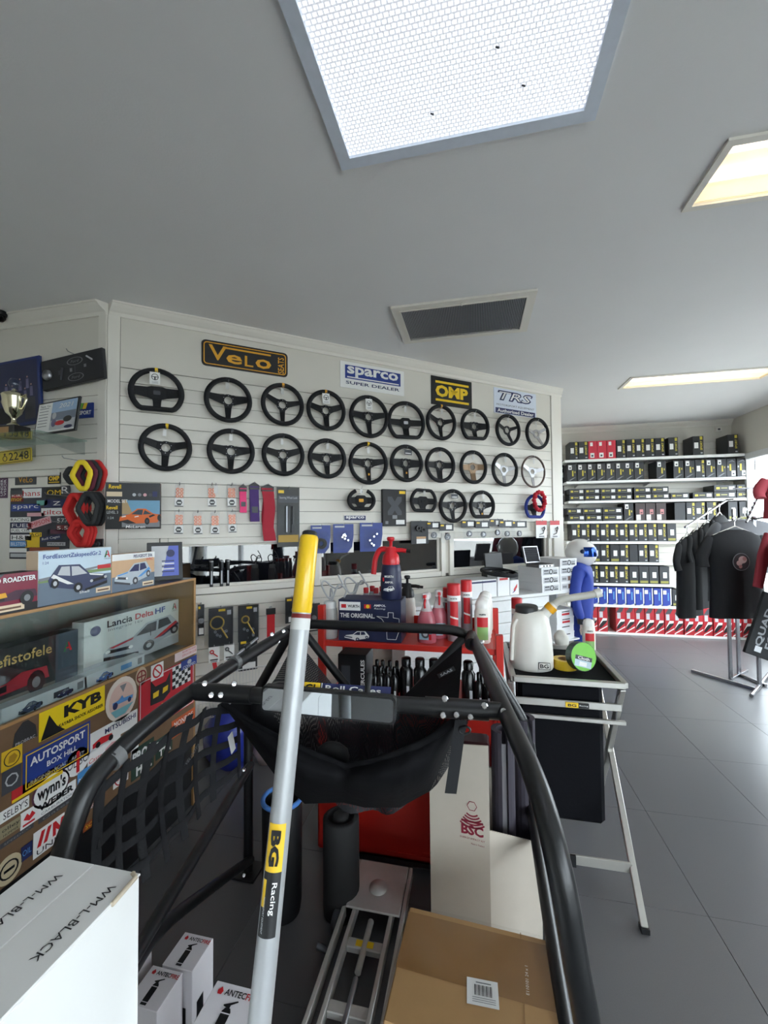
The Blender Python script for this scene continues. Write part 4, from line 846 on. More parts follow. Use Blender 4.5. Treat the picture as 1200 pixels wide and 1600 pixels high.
o, w, h = S((18, 1237), (97, 1208), mat('strip_red', (190, 40, 44), .5), [('EXEDY DRIVE', .1, .2, .3, YEL, .6)]); MB().poly([(-w * .5, -h * .5), (w * .5, -h * .5), (w * .5, -h * .15), (-w * .5, -h * .25)], -.003, YEL).build('band', o)
o, w, h = S((50, 1224), (108, 1239), mat('wynn_plum', (90, 50, 70), .5), [], 'oval'); MB().disc(0, 0, w * .46, -.002, PAPER, 22, h * .42).build('oval_field', o); text("wynn's", 0, 0, h * .5, BLACK, o, -.0032, w * .76, .03)
o, w, h = S((32, 1272), (118, 1240), PAPER, [('WEBER', .12, .1, .42, BLACK, .66, dict(bold=.04)), ('CARBURATORI', .14, -.32, .16, GREY, .6)]); MB().poly([(-.46 * w, .02 * h), (-.40 * w, .3 * h), (-.36 * w, .1 * h), (-.32 * w, .3 * h), (-.26 * w, .02 * h), (-.36 * w, -.2 * h)], -.003, RED).rect(-.47 * w, -.38 * h, -.27 * w, -.26 * h, -.003, RED).build('emblem', o)
S((-10, 1276), (45, 1260), PAPER, [("SELBY'S", .1, 0, .6, BLACK, .7)])
S((121, 1208), (150, 1219), mat('bilstein_blue', (70, 140, 200), .5), [('BILSTEIN', 0, 0, .3, PAPER, .88)])
o, w, h = S((101, 1181), (139, 1199), PAPER, [('OLIBC', 0, 0, .34, DGREY, .8)], 'oval'); MB().rect(-.05 * w, -.4 * h, .08 * w, .4 * h, -.0028, RED).build('red_bar', o)
o, w, h = S((137, 1177), (188, 1167), PAPER, [('Castrol', -.22, -.18, .3, RED, .5, dict(shear=.3))]); MB().poly([(0, -.2 * h), (.46 * w, -.1 * h), (.44 * w, .15 * h), (.2 * w, .3 * h), (0, .05 * h)], -.003, PNK).disc(.1 * w, -.15 * h, .06 * w, -.0034, BLACK, 10).disc(.4 * w, -.02 * h, .06 * w, -.0034, BLACK, 10).build('racing_car', o)
S((-8, 1300), (32, 1292), mat('khaki_print', (150, 140, 110), .5), [('olley', .1, .12, .4, BLACK, .7), ('HUMMER', .1, -.3, .2, BLACK, .6)])
o, w, h = S((52, 1303), (100, 1307), PAPER, [('UNI', -.1, -.34, .2, BLACK, .6)]); MB().poly([(-.4 * w, -.15 * h), (-.28 * w, -.15 * h), (-.14 * w, .4 * h), (-.26 * w, .4 * h)], -.003, RED).poly([(-.2 * w, -.15 * h), (-.08 * w, -.15 * h), (.06 * w, .4 * h), (-.06 * w, .4 * h)], -.003, RED).poly([(.1 * w, -.15 * h), (.2 * w, -.15 * h), (.2 * w, .1 * h), (.4 * w, -.15 * h), (.48 * w, .4 * h), (.38 * w, .4 * h), (.34 * w, .1 * h), (.2 * w, .4 * h), (.1 * w, .4 * h)], -.003, RED).build('emblem', o)
S((60, 1280), (112, 1252), DGREY, [('Gates', 0, 0, .6, GREY, .8)]); S((0, 1320), (52, 1292), DGREY, [('SPEEDCO', 0, 0, .4, GREY, .8)]); S((33, 1325), (50, 1335), NAVY, [('OIL', 0, 0, .4, LB, .8)])
o, w, h = S((-8, 1352), (34, 1364), mat('sand_print', (196, 182, 150), .5), [], 'oval'); mb = MB(); annulus(mb, w * .3, w * .36, -.003, -.002, BLACK, 16); mb.rect(-w * .2, -.05 * h, w * .2, .05 * h, -.003, BLACK).build('emblem', o)
S((205, 1174), (240, 1196), mat('dark_green_print', (36, 60, 48), .5), [('PROA', 0, .2, .36, PAPER, .9, dict(bold=.04)), ('HTE', .05, -.25, .36, PAPER, .7, dict(bold=.04))]); S((243, 1158), (269, 1170), mat('dark_green_print', (36, 60, 48), .5), [('RALL', 0, .2, .36, PAPER, .9, dict(bold=.04)), ('TTA', .05, -.25, .36, PAPER, .7, dict(bold=.04))])
o, w, h = S((177, 1209), (200, 1217), PAPER, [('CSC', 0, 0, .3, RED, .7)]); mb = MB(); annulus(mb, w * .38, w * .44, -.003, -.002, RED, 18); mb.build('ring', o)
S((268, 1128), (304, 1130), mat('orange_sticker', (196, 90, 44), .5), [('MONROE', 0, .2, .3, PAPER, .8), ('Amsoil', 0, -.25, .3, LB, .8)]); S((118, 1275), (160, 1250), mat('pink_white', (226, 206, 206)), [('SPEEDWAY', 0, .2, .3, RED, .8), ('HELLA', 0, -.25, .3, NAVY, .8)]); S((130, 1290), (160, 1278), mat('rust_print', (150, 70, 36)), [('SOLO', 0, 0, .5, YEL, .8)])
S((205, 1140), (216, 1180), PAPER, [('NGK', 0, 0, .2, RED, .8)]); S((216, 1145), (300, 1125), RED, [('LUCAS', 0, -.1, .4, PAPER, .7)]) if 0 else None
# ------------------------------------------------------------------ model kit boxes
def car_art(mb, x, z, w, h, y, body, glass, dark, lights=None, stripe=None, flip=1, style='sedan', s2=None):
    def P(pts, m, l): mb.slab([(x + flip * a * w, z + b * h) for a, b in (pts if flip > 0 else pts[::-1])], y - .0006 * l, y, m)
    def Dk(a, b, ra, rb, m, l): mb.disc(x + flip * a * w, z + b * h, ra * w, y - .0006 * l, m, 14, rb * h)
    if style == 'sedan':
        P([(-.5, -.34), (-.1, -.5), (.02, -.42), (.46, -.2), (.5, .02), (.44, .2), (.34, .48), (0, .44), (-.16, .12), (-.44, .02), (-.5, -.12)], body, 1)
        P([(-.13, .1), (.02, .38), (.14, .4), (.13, .08)], glass, 2); P([(.16, .09), (.17, .41), (.3, .42), (.36, .16)], glass, 2)
        P([(-.5, -.34), (-.1, -.5), (-.1, -.42), (-.5, -.24)], dark, 2); P([(-.46, -.16), (-.2, -.24), (-.2, -.14), (-.46, -.06)], dark, 3)
        Dk(.03, -.34, .075, .17, dark, 4); Dk(.03, -.34, .035, .08, LGREY, 5); Dk(.4, -.1, .06, .16, dark, 4); Dk(.4, -.1, .03, .08, LGREY, 5)
        for a, b in ((-.46, -.1), (-.2, -.18)): Dk(a, b, .028, .05, lights or PAPER, 5)
        if stripe: P([(.1, -.2), (.2, -.18), (.46, .1), (.42, .2)], stripe, 3); P([(-.44, .0), (-.16, .1), (-.18, .04), (-.4, -.04)], stripe, 3)
        if s2: P([(.18, -.2), (.24, -.19), (.47, .06), (.45, .12)], s2, 4)
    elif style == 'super':
        P([(-.5, -.3), (-.3, -.45), (.4, -.38), (.5, -.1), (.48, .08), (.3, .14), (.12, .42), (-.08, .42), (-.26, .1), (-.48, -.04)], body, 1)
        P([(-.22, .1), (-.06, .36), (.06, .36), (.04, .06)], glass, 2); P([(.06, .08), (.1, .34), (.26, .12)], glass, 2)
        P([(-.5, -.3), (-.3, -.45), (-.1, -.42), (-.3, -.2)], dark, 2); Dk(.16, -.3, .06, .2, dark, 4); Dk(.16, -.3, .03, .1, DGREY, 5); Dk(.45, -.1, .045, .18, dark, 4); P([(.22, -.1), (.36, .04), (.3, .1), (.2, .0)], dark, 3)
        for a in (-.44, -.14): P([(a, -.08), (a + .1, -.04), (a + .09, .02), (a, -.03)], lights or PAPER, 4)
    else:
        P([(-.5, -.2), (.5, -.1), (.46, .25), (.1, .3), (-.1, .12), (-.46, .05)], body, 1); P([(-.46, .0), (-.1, .08), (-.1, -.1), (-.46, -.12)], dark, 2)
        Dk(.3, -.12, .13, .34, dark, 3); Dk(.3, -.12, .06, .16, GREY, 4); Dk(-.34, -.2, .10, .28, dark, 3); Dk(-.34, -.2, .045, .12, LGREY, 4)
def kit_box(lab, yc, zb, w, h, d, off, front, rot=0, side=None, name='model_kit_box', lean=0):
    t = thing(name, lab, 'box', FC @ T_(yc, off, zb + h / 2) @ RZ(rot) @ RX(lean), 'model car kit boxes')
    mb = MB().box((-w / 2, 0, -h / 2), (w / 2, d, h / 2), side or front, bev=.001); mb.build('carton', t)
    MB().rect(-w / 2 + .001, -h / 2 + .001, w / 2 - .001, h / 2 - .001, -.0006, front).build('front_print', t)
    return t
def kit_px(tl, br, off): return px_rect(FC, tl, br, off)
ASPH, SKYP, GRASS = mat('asphalt_print', (104, 118, 134), .45), mat('sky_print', (196, 214, 226), .45), mat('grass_print', (120, 144, 92), .45)
def price(t, x, z, w, h): MB().slab([(x - w / 2, z - h / 2), (x + w / 2, z - h / 2), (x + w / 2, z + h / 2), (x - w / 2, z + h / 2)], -.003, -.002, mat('price_cream', (228, 206, 176), .5)).rect(x - w * .4, z - h * .2, x + w * .4, z + h * .1, -.0034, mat('brown_print2', (110, 80, 60), .5)).build('price_sticker', t)
def a_logo(t, x, z, s):
    MB().poly([(x - s, z - s), (x - s * .5, z - s), (x + .0, z + s), (x - s * .3, z + s)], -.003, mat('logo_green', (40, 120, 70))).poly([(x + s * .5, z - s), (x + s, z - s), (x + s * .3, z + s), (x + .0, z + s)], -.003, RED).rect(x - s * .4, z - s * .4, x + s * .4, z - s * .1, -.0033, RED).build('maker_mark', t); text('ITALERI', x, z - s * 1.4, s * .35, DGREY, t, -.003, s * 2.2)
oF = .03
x0, z0, x1, z1 = kit_px((60, 868), (172, 925), oF * -1); 
w, h = .345, .225
t = kit_box('wide model kit box picturing a dark blue and white racing saloon, on counter top', x0 + w / 2, ZT, w, h, .06, .03, SKYP, 0, PAPER)
MB().rect(-w / 2, -h / 2, w / 2, -h * .05, -.0012, ASPH).rect(.1 * w, -h * .0, w / 2, h * .06, -.0016, GRASS).rect(-w / 2, -h * .08, -w * .2, -h * .02, -.0016, GRASS).poly([(-.48 * w, -.05 * h), (.5 * w, h * .12), (.5 * w, h * .16), (-.5 * w, 0)], -.002, GREY).rect(.28 * w, .06 * h, .49 * w, .14 * h, -.0022, RED).build('scene_print', t)
mb = MB(); car_art(mb, .02 * w, -.06 * h, .82 * w, .58 * h, -.0026, mat('escort_blue', (52, 60, 92), .4), LGREY, BLACK, LGREY, PAPER, -1); mb.build('car_picture', t)
text('FordEscortZakspeedGr.2', -.06 * w, .38 * h, .11 * h, BLUE, t, -.003, .78 * w, .01); text('1:24', -.42 * w, .28 * h, .05 * h, BLUE, t, -.003); text('Shell', .08 * w, -.36 * h, .05 * h, PAPER, t, -.006, .14 * w); price(t, .37 * w, -.38 * h, .22 * w, .1 * h); a_logo(t, .43 * w, .36 * h, .016)
MB().rect(0, -h / 2, .06, h / 2, -.0006, mat('tan_side', (200, 176, 150))).build('side_print', t, T_(-w / 2 - .0006, .06, 0) @ RZ(-PI / 2)); 
yP = x0 + w + .005
w2, h2 = .275, .185
t = kit_box('model kit box picturing a pale rally hatchback, right end of the counter top row', yP + w2 / 2, ZT, w2, h2, .06, .03, mat('sand_sky', (206, 168, 130), .4))
MB().rect(-w2 / 2, -h2 / 2, w2 / 2, -h2 * .1, -.0012, ASPH).rect(-w2 / 2, h2 * .33, w2 / 2, h2 / 2, -.0012, PAPER).build('scene_print', t)
mb = MB(); car_art(mb, -.02 * w2, -.06 * h2, .86 * w2, .62 * h2, -.0026, mat('peugeot_silver', (186, 196, 204), .25), NAVY, DGREY, PAPER, LB); mb.build('car_picture', t); text('PEUGEOT 206', .2 * w2, .41 * h2, .09 * h2, NAVY, t, -.003, .46 * w2, .02); text('WRC', .36 * w2, .30 * h2, .08 * h2, RED, t, -.003); price(t, .33 * w2, -.40 * h2, .28 * w2, .12 * h2)
x0r, z0r, x1r, z1r = kit_px((-40, 905), (63, 945), -.004)
w3, h3 = .30, .15
t = kit_box('dark red model kit box picturing a hot rod roadster, left end of the counter top', kit_px((0, 900), (62, 950), .0)[2] - w3 / 2 , ZT, w3, h3, .08, .012, mat('hotrod_red', (126, 24, 52), .3), 0, BLACK)
MB().rect(-w3 / 2, -h3 / 2, w3 / 2, -h3 * .3, -.0012, BLACK).poly([(-w3 / 2, h3 * .2), (-.1 * w3, h3 * .2), (.1 * w3, h3 / 2), (-w3 / 2, h3 / 2)], -.0014, DGREY).build('scene_print', t)
mb = MB(); car_art(mb, .16 * w3, -.1 * h3, .66 * w3, .55 * h3, -.0026, mat('rod_plum', (66, 30, 52), .3), DGREY, BLACK, style='old'); mb.poly([(.0 * w3, -.1 * h3), (.12 * w3, -.08 * h3), (.1 * w3, .04 * h3), (.0, .02 * h3)], -.006, ORG).build('car_picture', t); text('FORD ROADSTER', .16 * w3, .34 * h3, .13 * h3, PAPER, t, -.003, .62 * w3, .03); price(t, .12 * w3, -.36 * h3, .42 * w3, .16 * h3)
# framed picture at the far end
x0, z0, x1, z1 = kit_px((262, 848), (296, 905), -.1)
t = thing('framed_picture', 'small black framed blue engine picture standing at the far end of the counter', 'picture', FC @ T_(YE - .12, .12, ZT + .115) @ RZ(-.75) @ RX(-.15)); w, h = .19, .225
MB().box((-w / 2, 0, -h / 2), (w / 2, .016, h / 2), BLACK, bev=.002).build('frame', t)
mb = MB().rect(-w * .38, -h * .40, w * .38, h * .40, y_, LGREY).poly([(-.1 * w, -.4 * h), (.38 * w, -.4 * h), (.38 * w, .4 * h), (.1 * w, .4 * h)], y_ * 2, mat('periwinkle', (90, 104, 190)))
for i in range(5): mb.rect(-.1 * w, (-.3 + .07 * i) * h, .25 * w, (-.27 + .07 * i) * h, y_ * 3, PAPER if i % 2 else NAVY)
mb.disc(.15 * w, .2 * h, .12 * w, y_ * 3, NAVY, 12).build('print', t)
# dark round hat-like shape behind the roadster box
t = thing('racing_hat', 'soft black racing hat lying behind the dark red kit box', 'hat', FC @ T_(YE - .95, .28, ZT)); MB().lathe([(.12, 0), (.125, .03), (.11, .075), (.07, .11), (.02, .125), (0, .126)], mat('black_fabric', (34, 35, 38), .85, bump=.3), 16, None, True, 1, .8).build('crown', t)
MB().slab([(.12 * math.cos(a) - .02, .09 * math.sin(a)) for a in [PI * i / 10 - PI / 2 for i in range(11)]], -.004, .004, MATS['black_fabric'], T_(.06, 0, .012) @ RX(PI / 2)).build('peak', t)
# boxes inside the counter
ZS = ZG
x0, z0, x1, z1 = kit_px((134, 990), (283, 990), -.10)
w, h = x1 - x0, .265
t = kit_box('white model kit box picturing a white rally saloon with stripes, behind the counter glass', (x0 + x1) / 2, ZS + .02, w, h, .07, .11, mat('kit_white', (216, 218, 214), .45))
MB().rect(-w / 2, -h / 2, w / 2, -h * .3, -.0012, LGREY).build('scene_print', t)
mb = MB(); car_art(mb, .08 * w, -.10 * h, .84 * w, .62 * h, -.0026, mat('rally_white', (178, 182, 188), .3), DGREY, BLACK, PAPER, RED, 1, 'sedan', NAVY); mb.build('car_picture', t)
text('Lancia', -.19 * w, .36 * h, .13 * h, BLACK, t, -.003, .24 * w, .02); text('Delta', .06 * w, .36 * h, .12 * h, RED, t, -.003, .2 * w, .02); text('HF', .24 * w, .36 * h, .12 * h, BLUE, t, -.003, .12 * w, .02); text('Integrale 16v', -.13 * w, .24 * h, .07 * h, GREY, t, -.003, .34 * w); a_logo(t, .42 * w, .36 * h, .018)
MB().disc(-.41 * w, .3 * h, .045 * w, -.003, NAVY, 16, .09 * h).build('shield', t); text('1', .12 * w, -.05 * h, .14 * h, BLACK, t, -.008)
x0, z0, x1, z1 = kit_px((-60, 1010), (124, 1010), -.08); w = x1 - x0; h = .25
t = kit_box('black model kit box picturing a big red vintage racer, left inside the counter', (x0 + x1) / 2 , ZS + .02, w, h, .08, .09, mat('kit_black', (40, 40, 42), .4))
MB().rect(-w / 2, -h / 2, w / 2, -h * .28, -.0012, mat('stone_print', (120, 112, 106), .5)).rect(.27 * w, -h / 2, w / 2, h / 2, -.0016, mat('kit_slate', (70, 80, 92), .4)).build('scene_print', t)
mb = MB(); car_art(mb, -.1 * w, -.12 * h, .62 * w, .56 * h, -.0026, mat('vintage_red', (156, 40, 52), .35), DGREY, BLACK, style='old'); mb.build('car_picture', t); text('Mefistofele', -.06 * w, .3 * h, .17 * h, mat('gold_title', (196, 160, 96)), t, -.003, .58 * w, .01); text('FIAT', -.28 * w, -.06 * h, .09 * h, PAPER, t, -.008, .1 * w, .02); a_logo(t, .39 * w, .24 * h, .02)
x0, z0, x1, z1 = kit_px((-10, 1120), (140, 1062), -.022); 
for i, (ua, ub, lab, col) in enumerate([((0, 1160), (136, 1085), 'long thin kit box with dark racing cars on its side, left along the shelf front', BLACK), ((131, 1085), (226, 1050), 'long thin kit box with a blue saloon on its side, right along the shelf front', BLUE)]):
    a = kit_px(ua, ub, -.03); w = a[2] - a[0]; h = .062
    t = kit_box(lab, (a[0] + a[2]) / 2, ZS, w - .006, h, .06, .03, mat('pale_kit', (206, 212, 216), .45))
    mb = MB(); car_art(mb, -.2 * w, -.02 * h, .26 * w, .7 * h, -.002, mat('kit_car_%d' % i, (60, 70, 96) if i == 0 else (60, 110, 176), .4), GREY, BLACK, style='super'); mb.rect(.06 * w, -.15 * h, .25 * w, .25 * h, -.002, LB if i else DGREY).rect(.36 * w, -.2 * h, .44 * w, .3 * h, -.002, GREY).build('side_print', t)
    if i == 0: mb = MB(); car_art(mb, .2 * w, 0, .2 * w, .6 * h, -.0026, NAVY, GREY, BLACK, style='super'); mb.build('car_picture', t)
# model set box standing above, in front of the middle wall
x0, z0, x1, z1 = px_rect(FW, (164, 753), (250, 826), .30)
w, h = x1 - x0, z1 - z0
t = thing('model_set_box', 'black model kit box picturing an orange sports car on a road, against the wall corner', 'box', FW @ T_((x0 + x1) / 2, -.30, (z0 + z1) / 2) @ RZ(-.12), 'model car kit boxes')
MB().box((-w / 2, 0, -h / 2), (w / 2, .05, h / 2), BLACK, bev=.001).build('carton', t)
MB().rect(-w * .5, h * .0, w * .5, h * .5, y_, mat('kit_charcoal', (44, 46, 50), .4)).rect(-.22 * w, .13 * h, w * .5, .0, y_ * 1.5, BLACK).rect(-.2 * w, -.18 * h, .5 * w, .12 * h, y_ * 2, mat('sky_teal', (110, 160, 190), .4)).poly([(-.2 * w, -.18 * h), (-.0 * w, -.18 * h), (-.12 * w, .12 * h), (-.2 * w, .12 * h)], y_ * 2.4, mat('cliff_print', (176, 150, 110), .5)).rect(-.2 * w, -.46 * h, .5 * w, -.18 * h, y_ * 2, GREY).rect(-.48 * w, .2 * h, -.2 * w, .3 * h, y_ * 2, mat('cream_print', (220, 200, 170))).build('scene_print', t)
mb = MB(); car_art(mb, .14 * w, -.22 * h, .78 * w, .38 * h, -.003, mat('mclaren_orange', (222, 104, 36), .3), mat('dark_glass_print', (46, 60, 70), .3), BLACK, style='super'); mb.build('car_picture', t)
for q, (fx, fz) in enumerate(((.1, .36), (.24, .36), (.34, .36), (.46, .36))): pass
mb = MB(); [mb.disc(fx * w, .24 * h, .035 * w, y_ * 2.5, m_, 10) for fx, m_ in ((.02, LGREY), (.12, GREY), (.22, PNK), (.32, DGREY))]; mb.rect(.36 * w, .2 * h, .45 * w, .32 * h, y_ * 2.5, NAVY).build('paint_pots', t)
text('Revell', -.33 * w, .41 * h, .09 * h, YEL, t, -.003, .22 * w, .02); text('MODEL SET', -.28 * w, .10 * h, .07 * h, PAPER, t, -.003, .36 * w, .01); text('Revell', -.38 * w, -.04 * h, .08 * h, YEL, t, -.003, .2 * w, .02); text('LEVEL 3', -.37 * w, -.14 * h, .06 * h, LGREY, t, -.003, .2 * w); text('1:24', -.4 * w, -.26 * h, .05 * h, LGREY, t, -.003); text('McLaren', .05 * w, -.45 * h, .06 * h, PAPER, t, -.004, .36 * w, .01, .15)
# ------------------------------------------------------------------ roll cage
def smooth_path(pts, n=6):
    P = [Vector(p) for p in pts]; out = []
    for i in range(len(P) - 1):
        p0 = P[max(i - 1, 0)]; p1 = P[i]; p2 = P[i + 1]; p3 = P[min(i + 2, len(P) - 1)]
        for k in range(n):
            t = k / n; out.append(.5 * ((2 * p1) + (p2 - p0) * t + (2 * p0 - 5 * p1 + 4 * p2 - p3) * t * t + (3 * p1 - p0 - 3 * p2 + p3) * t ** 3))
    out.append(P[-1]); return out
def bend(pts, r=.07, n=5):
    """polyline with rounded corners"""
    P = [Vector(p) for p in pts]; out = [P[0]]
    for i in range(1, len(P) - 1):
        a, b, c = P[i - 1], P[i], P[i + 1]; d0 = (a - b); d1 = (c - b); rr = min(r, d0.length * .45, d1.length * .45)
        s, e = b + d0.normalized() * rr, b + d1.normalized() * rr
        for k in range(n + 1):
            t = k / n; out.append((1 - t) ** 2 * s + 2 * t * (1 - t) * b + t * t * e)
    out.append(P[-1]); return out
cg = thing('roll_cage', 'black tubular car roll cage standing on the shop floor with net and mirror', 'roll cage', T_(-.44, 1.3, 0)); O = Vector((-.44, 1.3, 0))
def L(p): return Vector(p) - O
R_ = .0225
YH = 1.898
MB().tube(bend([L(p) for p in [(-1.112, YH, .01), (-1.112, YH, .80), (-.862, YH, 1.222), (-.028, YH, 1.226), (.222, YH, .80), (.222, YH, .01)]], .11, 7), R_, BLACKP, 14).build('main_hoop', cg)
for x in (-1.112, .222): MB().box((-.06, -.06, 0), (.06, .06, .01), BLACKP, T_(*L((x, YH, 0))), bev=.002).build('foot_plate', cg)
pl = [(-.852, YH - .015, 1.212), (-.852, 1.16, 1.195), (-.852, .84, 1.15), (-.852, .745, 1.06), (-.85, .70, .90), (-.846, .66, .5), (-.842, .63, .01)]
pr = [(-.02, YH - .02, 1.21), (.070, 1.18, 1.2), (.112, .90, 1.18), (.135, .79, 1.10), (.158, .78, .95), (.182, .80, .78), (.2, .82, .4), (.2, .82, .01)]
for p in (pl, pr): MB().tube(smooth_path([L(q) for q in p], 8), R_, BLACKP, 14).build('side_rail', cg)
ca, cb = Vector((-.85, 1.125, 1.198)), Vector((.078, 1.165, 1.198)); cdv = (cb - ca).normalized()
MB().tube([L(ca), L(cb)], R_, BLACKP, 14).build('cross_bar', cg)
for a, b in ((.02, .20), (.71, .88)): MB().tube([L(ca + cdv * a), L(ca + cdv * b)], R_ + .0035, BLACKP, 14).build('bar_sleeve', cg)
for a, b in (((-.83, YH, 1.2), (-.42, YH, .73)), ((-.05, YH, 1.2), (-.46, YH, .73))): MB().tube([L(a), L(b)], .019, BLACKP, 12).build('hoop_diagonal', cg)
e1 = on_x(213, 1488, -.90)
MB().tube(smooth_path([L(p) for p in [(-1.10, YH, .52), e1, e1 + (e1 - Vector((-1.10, YH, .52))) * .12]], 4), .02, BLACKP, 12).build('door_bar', cg)
m1, m2 = on_x(317, 1397, -1.05), on_x(250, 1452, -.96)
MB().tube(smooth_path([L(p) for p in [(-1.10, YH, .06), m1, m2, e1 + Vector((.0, -.02, -.03))]], 6), .02, BLACKP, 12).build('door_bar', cg)
MB().tube([L((.215, YH, .5)), L((.2, .83, .42))], .02, BLACKP, 12).build('door_bar', cg)
for x, y, z in ((-.845, YH - .10, 1.21), (-.02, YH - .12, 1.21), (-.852, .85, 1.152)): 
    MB().tube([L((x, y + (.03 if y > 1 else .012), z)), L((x, y - (.03 if y > 1 else .012), z - (.004 if y > 1 else .008)))], R_ + .004, BLACKP if y > 1 else mat('collar_grey', (110, 111, 112), .4), 14).build('joint_collar', cg)
ra, rb2 = on_x(168, 1188, -.884), on_x(402, 997, -.862)
MB().tube([L(ra), L(rb2)], .0055, STEEL, 8).build('net_rod', cg)
for k in (.16, .34, .62, .86): p = ra.lerp(rb2, k); q = ra.lerp(rb2, k + .05); MB().tube([L(p), L(q)], .011, BLACKP, 8).build('rod_clamp', cg)
p = Vector((-.852, 1.36, 1.206)); MB().tube([L(p + Vector((0, .012, 0))), L(p - Vector((0, .012, 0)))], R_ + .003, MATS['collar_grey'], 14).build('joint_collar', cg)
def bolt(u, v, d):
    p = at(u, v, d); n = (CP - p).normalized(); q = n.to_track_quat('Z', 'Y').to_matrix().to_4x4()
    MB().lathe([(.009, -.01), (.009, .004), (.007, .007), (0, .0075)], CHROME, 8, None, False).build('bolt', cg, Matrix.Translation(L(p)) @ q)
for u, v in ((320, 1068), (366, 1068), (330, 1086), (345, 1086)): bolt(u, v, 1.212 if v > 1070 else 1.225)
for u, v in ((695, 1092), (757, 1103), (713, 1117), (735, 1120), (692, 1118)): bolt(u, v, 1.098)
for u, v, d in ((443, 986, 1.80), (435, 1002, 1.80), (737, 999, 1.74), (753, 1003, 1.74), (425, 991, 1.74), (381, 1203, 1.96), (381, 1368, 1.98), (787, 1112, 1.075)): bolt(u, v, d)
# printed strip on the cross bar
ns = thing('windscreen_strip', 'blue and yellow lettered strip fixed along the cross bar above the mirror', 'sticker', Matrix.Translation(at(534, 1078, 1.095)) @ RZ(math.atan2(cdv.y, cdv.x)) @ RX(-.5))
MB().slab([(-.13, -.016), (.13, -.016), (.13, .014), (-.13, .014)], 0, .003, NAVY).rect(-.13, -.016, -.06, .014, y_, YEL).build('strip', ns); text('AGI', -.098, 0, .02, BLACK, ns, y_ * 2, .05, .03); text('Roll Cages', .03, 0, .019, PAPER, ns, y_ * 2, .15, .02); MB().rect(-.057, -.016, -.054, .014, y_ * 1.5, PAPER).build('divider', ns)
# rear view mirror in plastic wrap
mc = at(510, 1101, 1.06)
rv = thing('rear_view_mirror', 'wide black-framed rear view mirror in clear wrap, clamped to the cross bar', 'mirror', Matrix.Translation(mc) @ RZ(.06) @ RY(.035) @ RX(-.06))
mw, mh = .178, .033
MB().slab(rrect(-mw, -mh, mw, mh, .012, 5), 0, .022, BLACK).build('housing', rv)
MB().slab(rrect(-mw + .006, -mh + .005, mw - .006, mh - .005, .009, 5), -.002, .001, mat('mirror_glass', (215, 220, 224), .02, 1, var=0)).build('mirror_glass', rv)
MB().tube([(.10, .015, .02), (.10, .04, .05), (.10, .05, .07)], .008, BLACK, 8).tube([(-.10, .015, .02), (-.10, .04, .05), (-.10, .05, .07)], .008, BLACK, 8).build('clamp', rv)
random.seed(3)
rows = []
for j in range(7):
    r = []
    for i in range(25):
        fx = -1 + 2 * i / 24; fz = -1 + 2 * j / 6; e = abs(fx) ** 6
        r.append((fx * (mw + .012), -.006 - .004 * random.random() - .012 * e * random.random(), fz * (mh + .006) + .004 * random.uniform(-1, 1) * (abs(fz) > .9)))
    rows.append(r)
MB().grid(rows, glassy('wrap_film', (.93, .93, .93), 1.25, .12)).build('plastic_wrap', rv)
# window net ------------------------------------------------------------
WEB = mat('black_webbing', (24, 25, 29), .8, bump=.2, scale=120)
wn = thing('window_net', 'black webbing window net hung along the left side bar of the roll cage', 'net', T_(-.86, 1.3, 1.2)); NO = Vector((-.86, 1.3, 1.2))
tops = [(158, 1218), (198, 1188), (238, 1160), (270, 1136), (297, 1117), (320, 1106), (345, 1099), (372, 1096)]
bots = [(150, 1420), (190, 1392), (227, 1362), (260, 1332), (288, 1300), (310, 1268), (333, 1242), (374, 1208)]
A = [on_x(*p, -.862) - NO for p in tops]; B = [on_x(*p, -.90) - NO for p in bots]
def net_pt(i, t):
    i = max(0, min(len(A) - 1.001, i)); k = int(i); f = i - k
    a = A[k].lerp(A[k + 1], f); b = B[k].lerp(B[k + 1], f); p = a.lerp(b, t); p.x += -.03 * math.sin(t * PI) * math.sin((i + .5) / 7.5 * PI); return p
def ribbon(pts, wv, th, m):
    mb = MB(); n = len(pts)
    for sgn in (-1, 1):
        rows = [[tuple(p - wv * .5 + Vector((sgn * th, 0, 0))), tuple(p + wv * .5 + Vector((sgn * th, 0, 0)))] for p in pts]; mb.grid(rows, m)
    return mb
for i in range(8):
    pts = [net_pt(i, t / 10 * 1.06) for t in range(11)]; tw = Vector((.004 * (-1) ** i, .024, 0)); ribbon(pts, tw, .0015, WEB).build('vertical_strap', wn)
for t in (.08, .29, .50, .71, .92):
    pts = [net_pt(i / 2, t) + Vector((.003 * (-1) ** int(i / 2), 0, .004 * math.sin(i * 1.3))) for i in range(15)]; ribbon(pts, Vector((0, .003, .023)), .0015, WEB).build('horizontal_strap', wn)
p = on_x(362, 1158, -.87) - NO; MB().box((-.002, -.014, -.045), (.0, .014, .03), PAPER, T_(*p) @ RX(.3)).build('care_tag', wn)
p = on_x(301, 1178, -.87) - NO
text('VELOCITA', 0, 0, .012, GREY, wn, 0, .07, T=Matrix.Translation(p) @ RZ(PI / 2) @ RY(-.45))
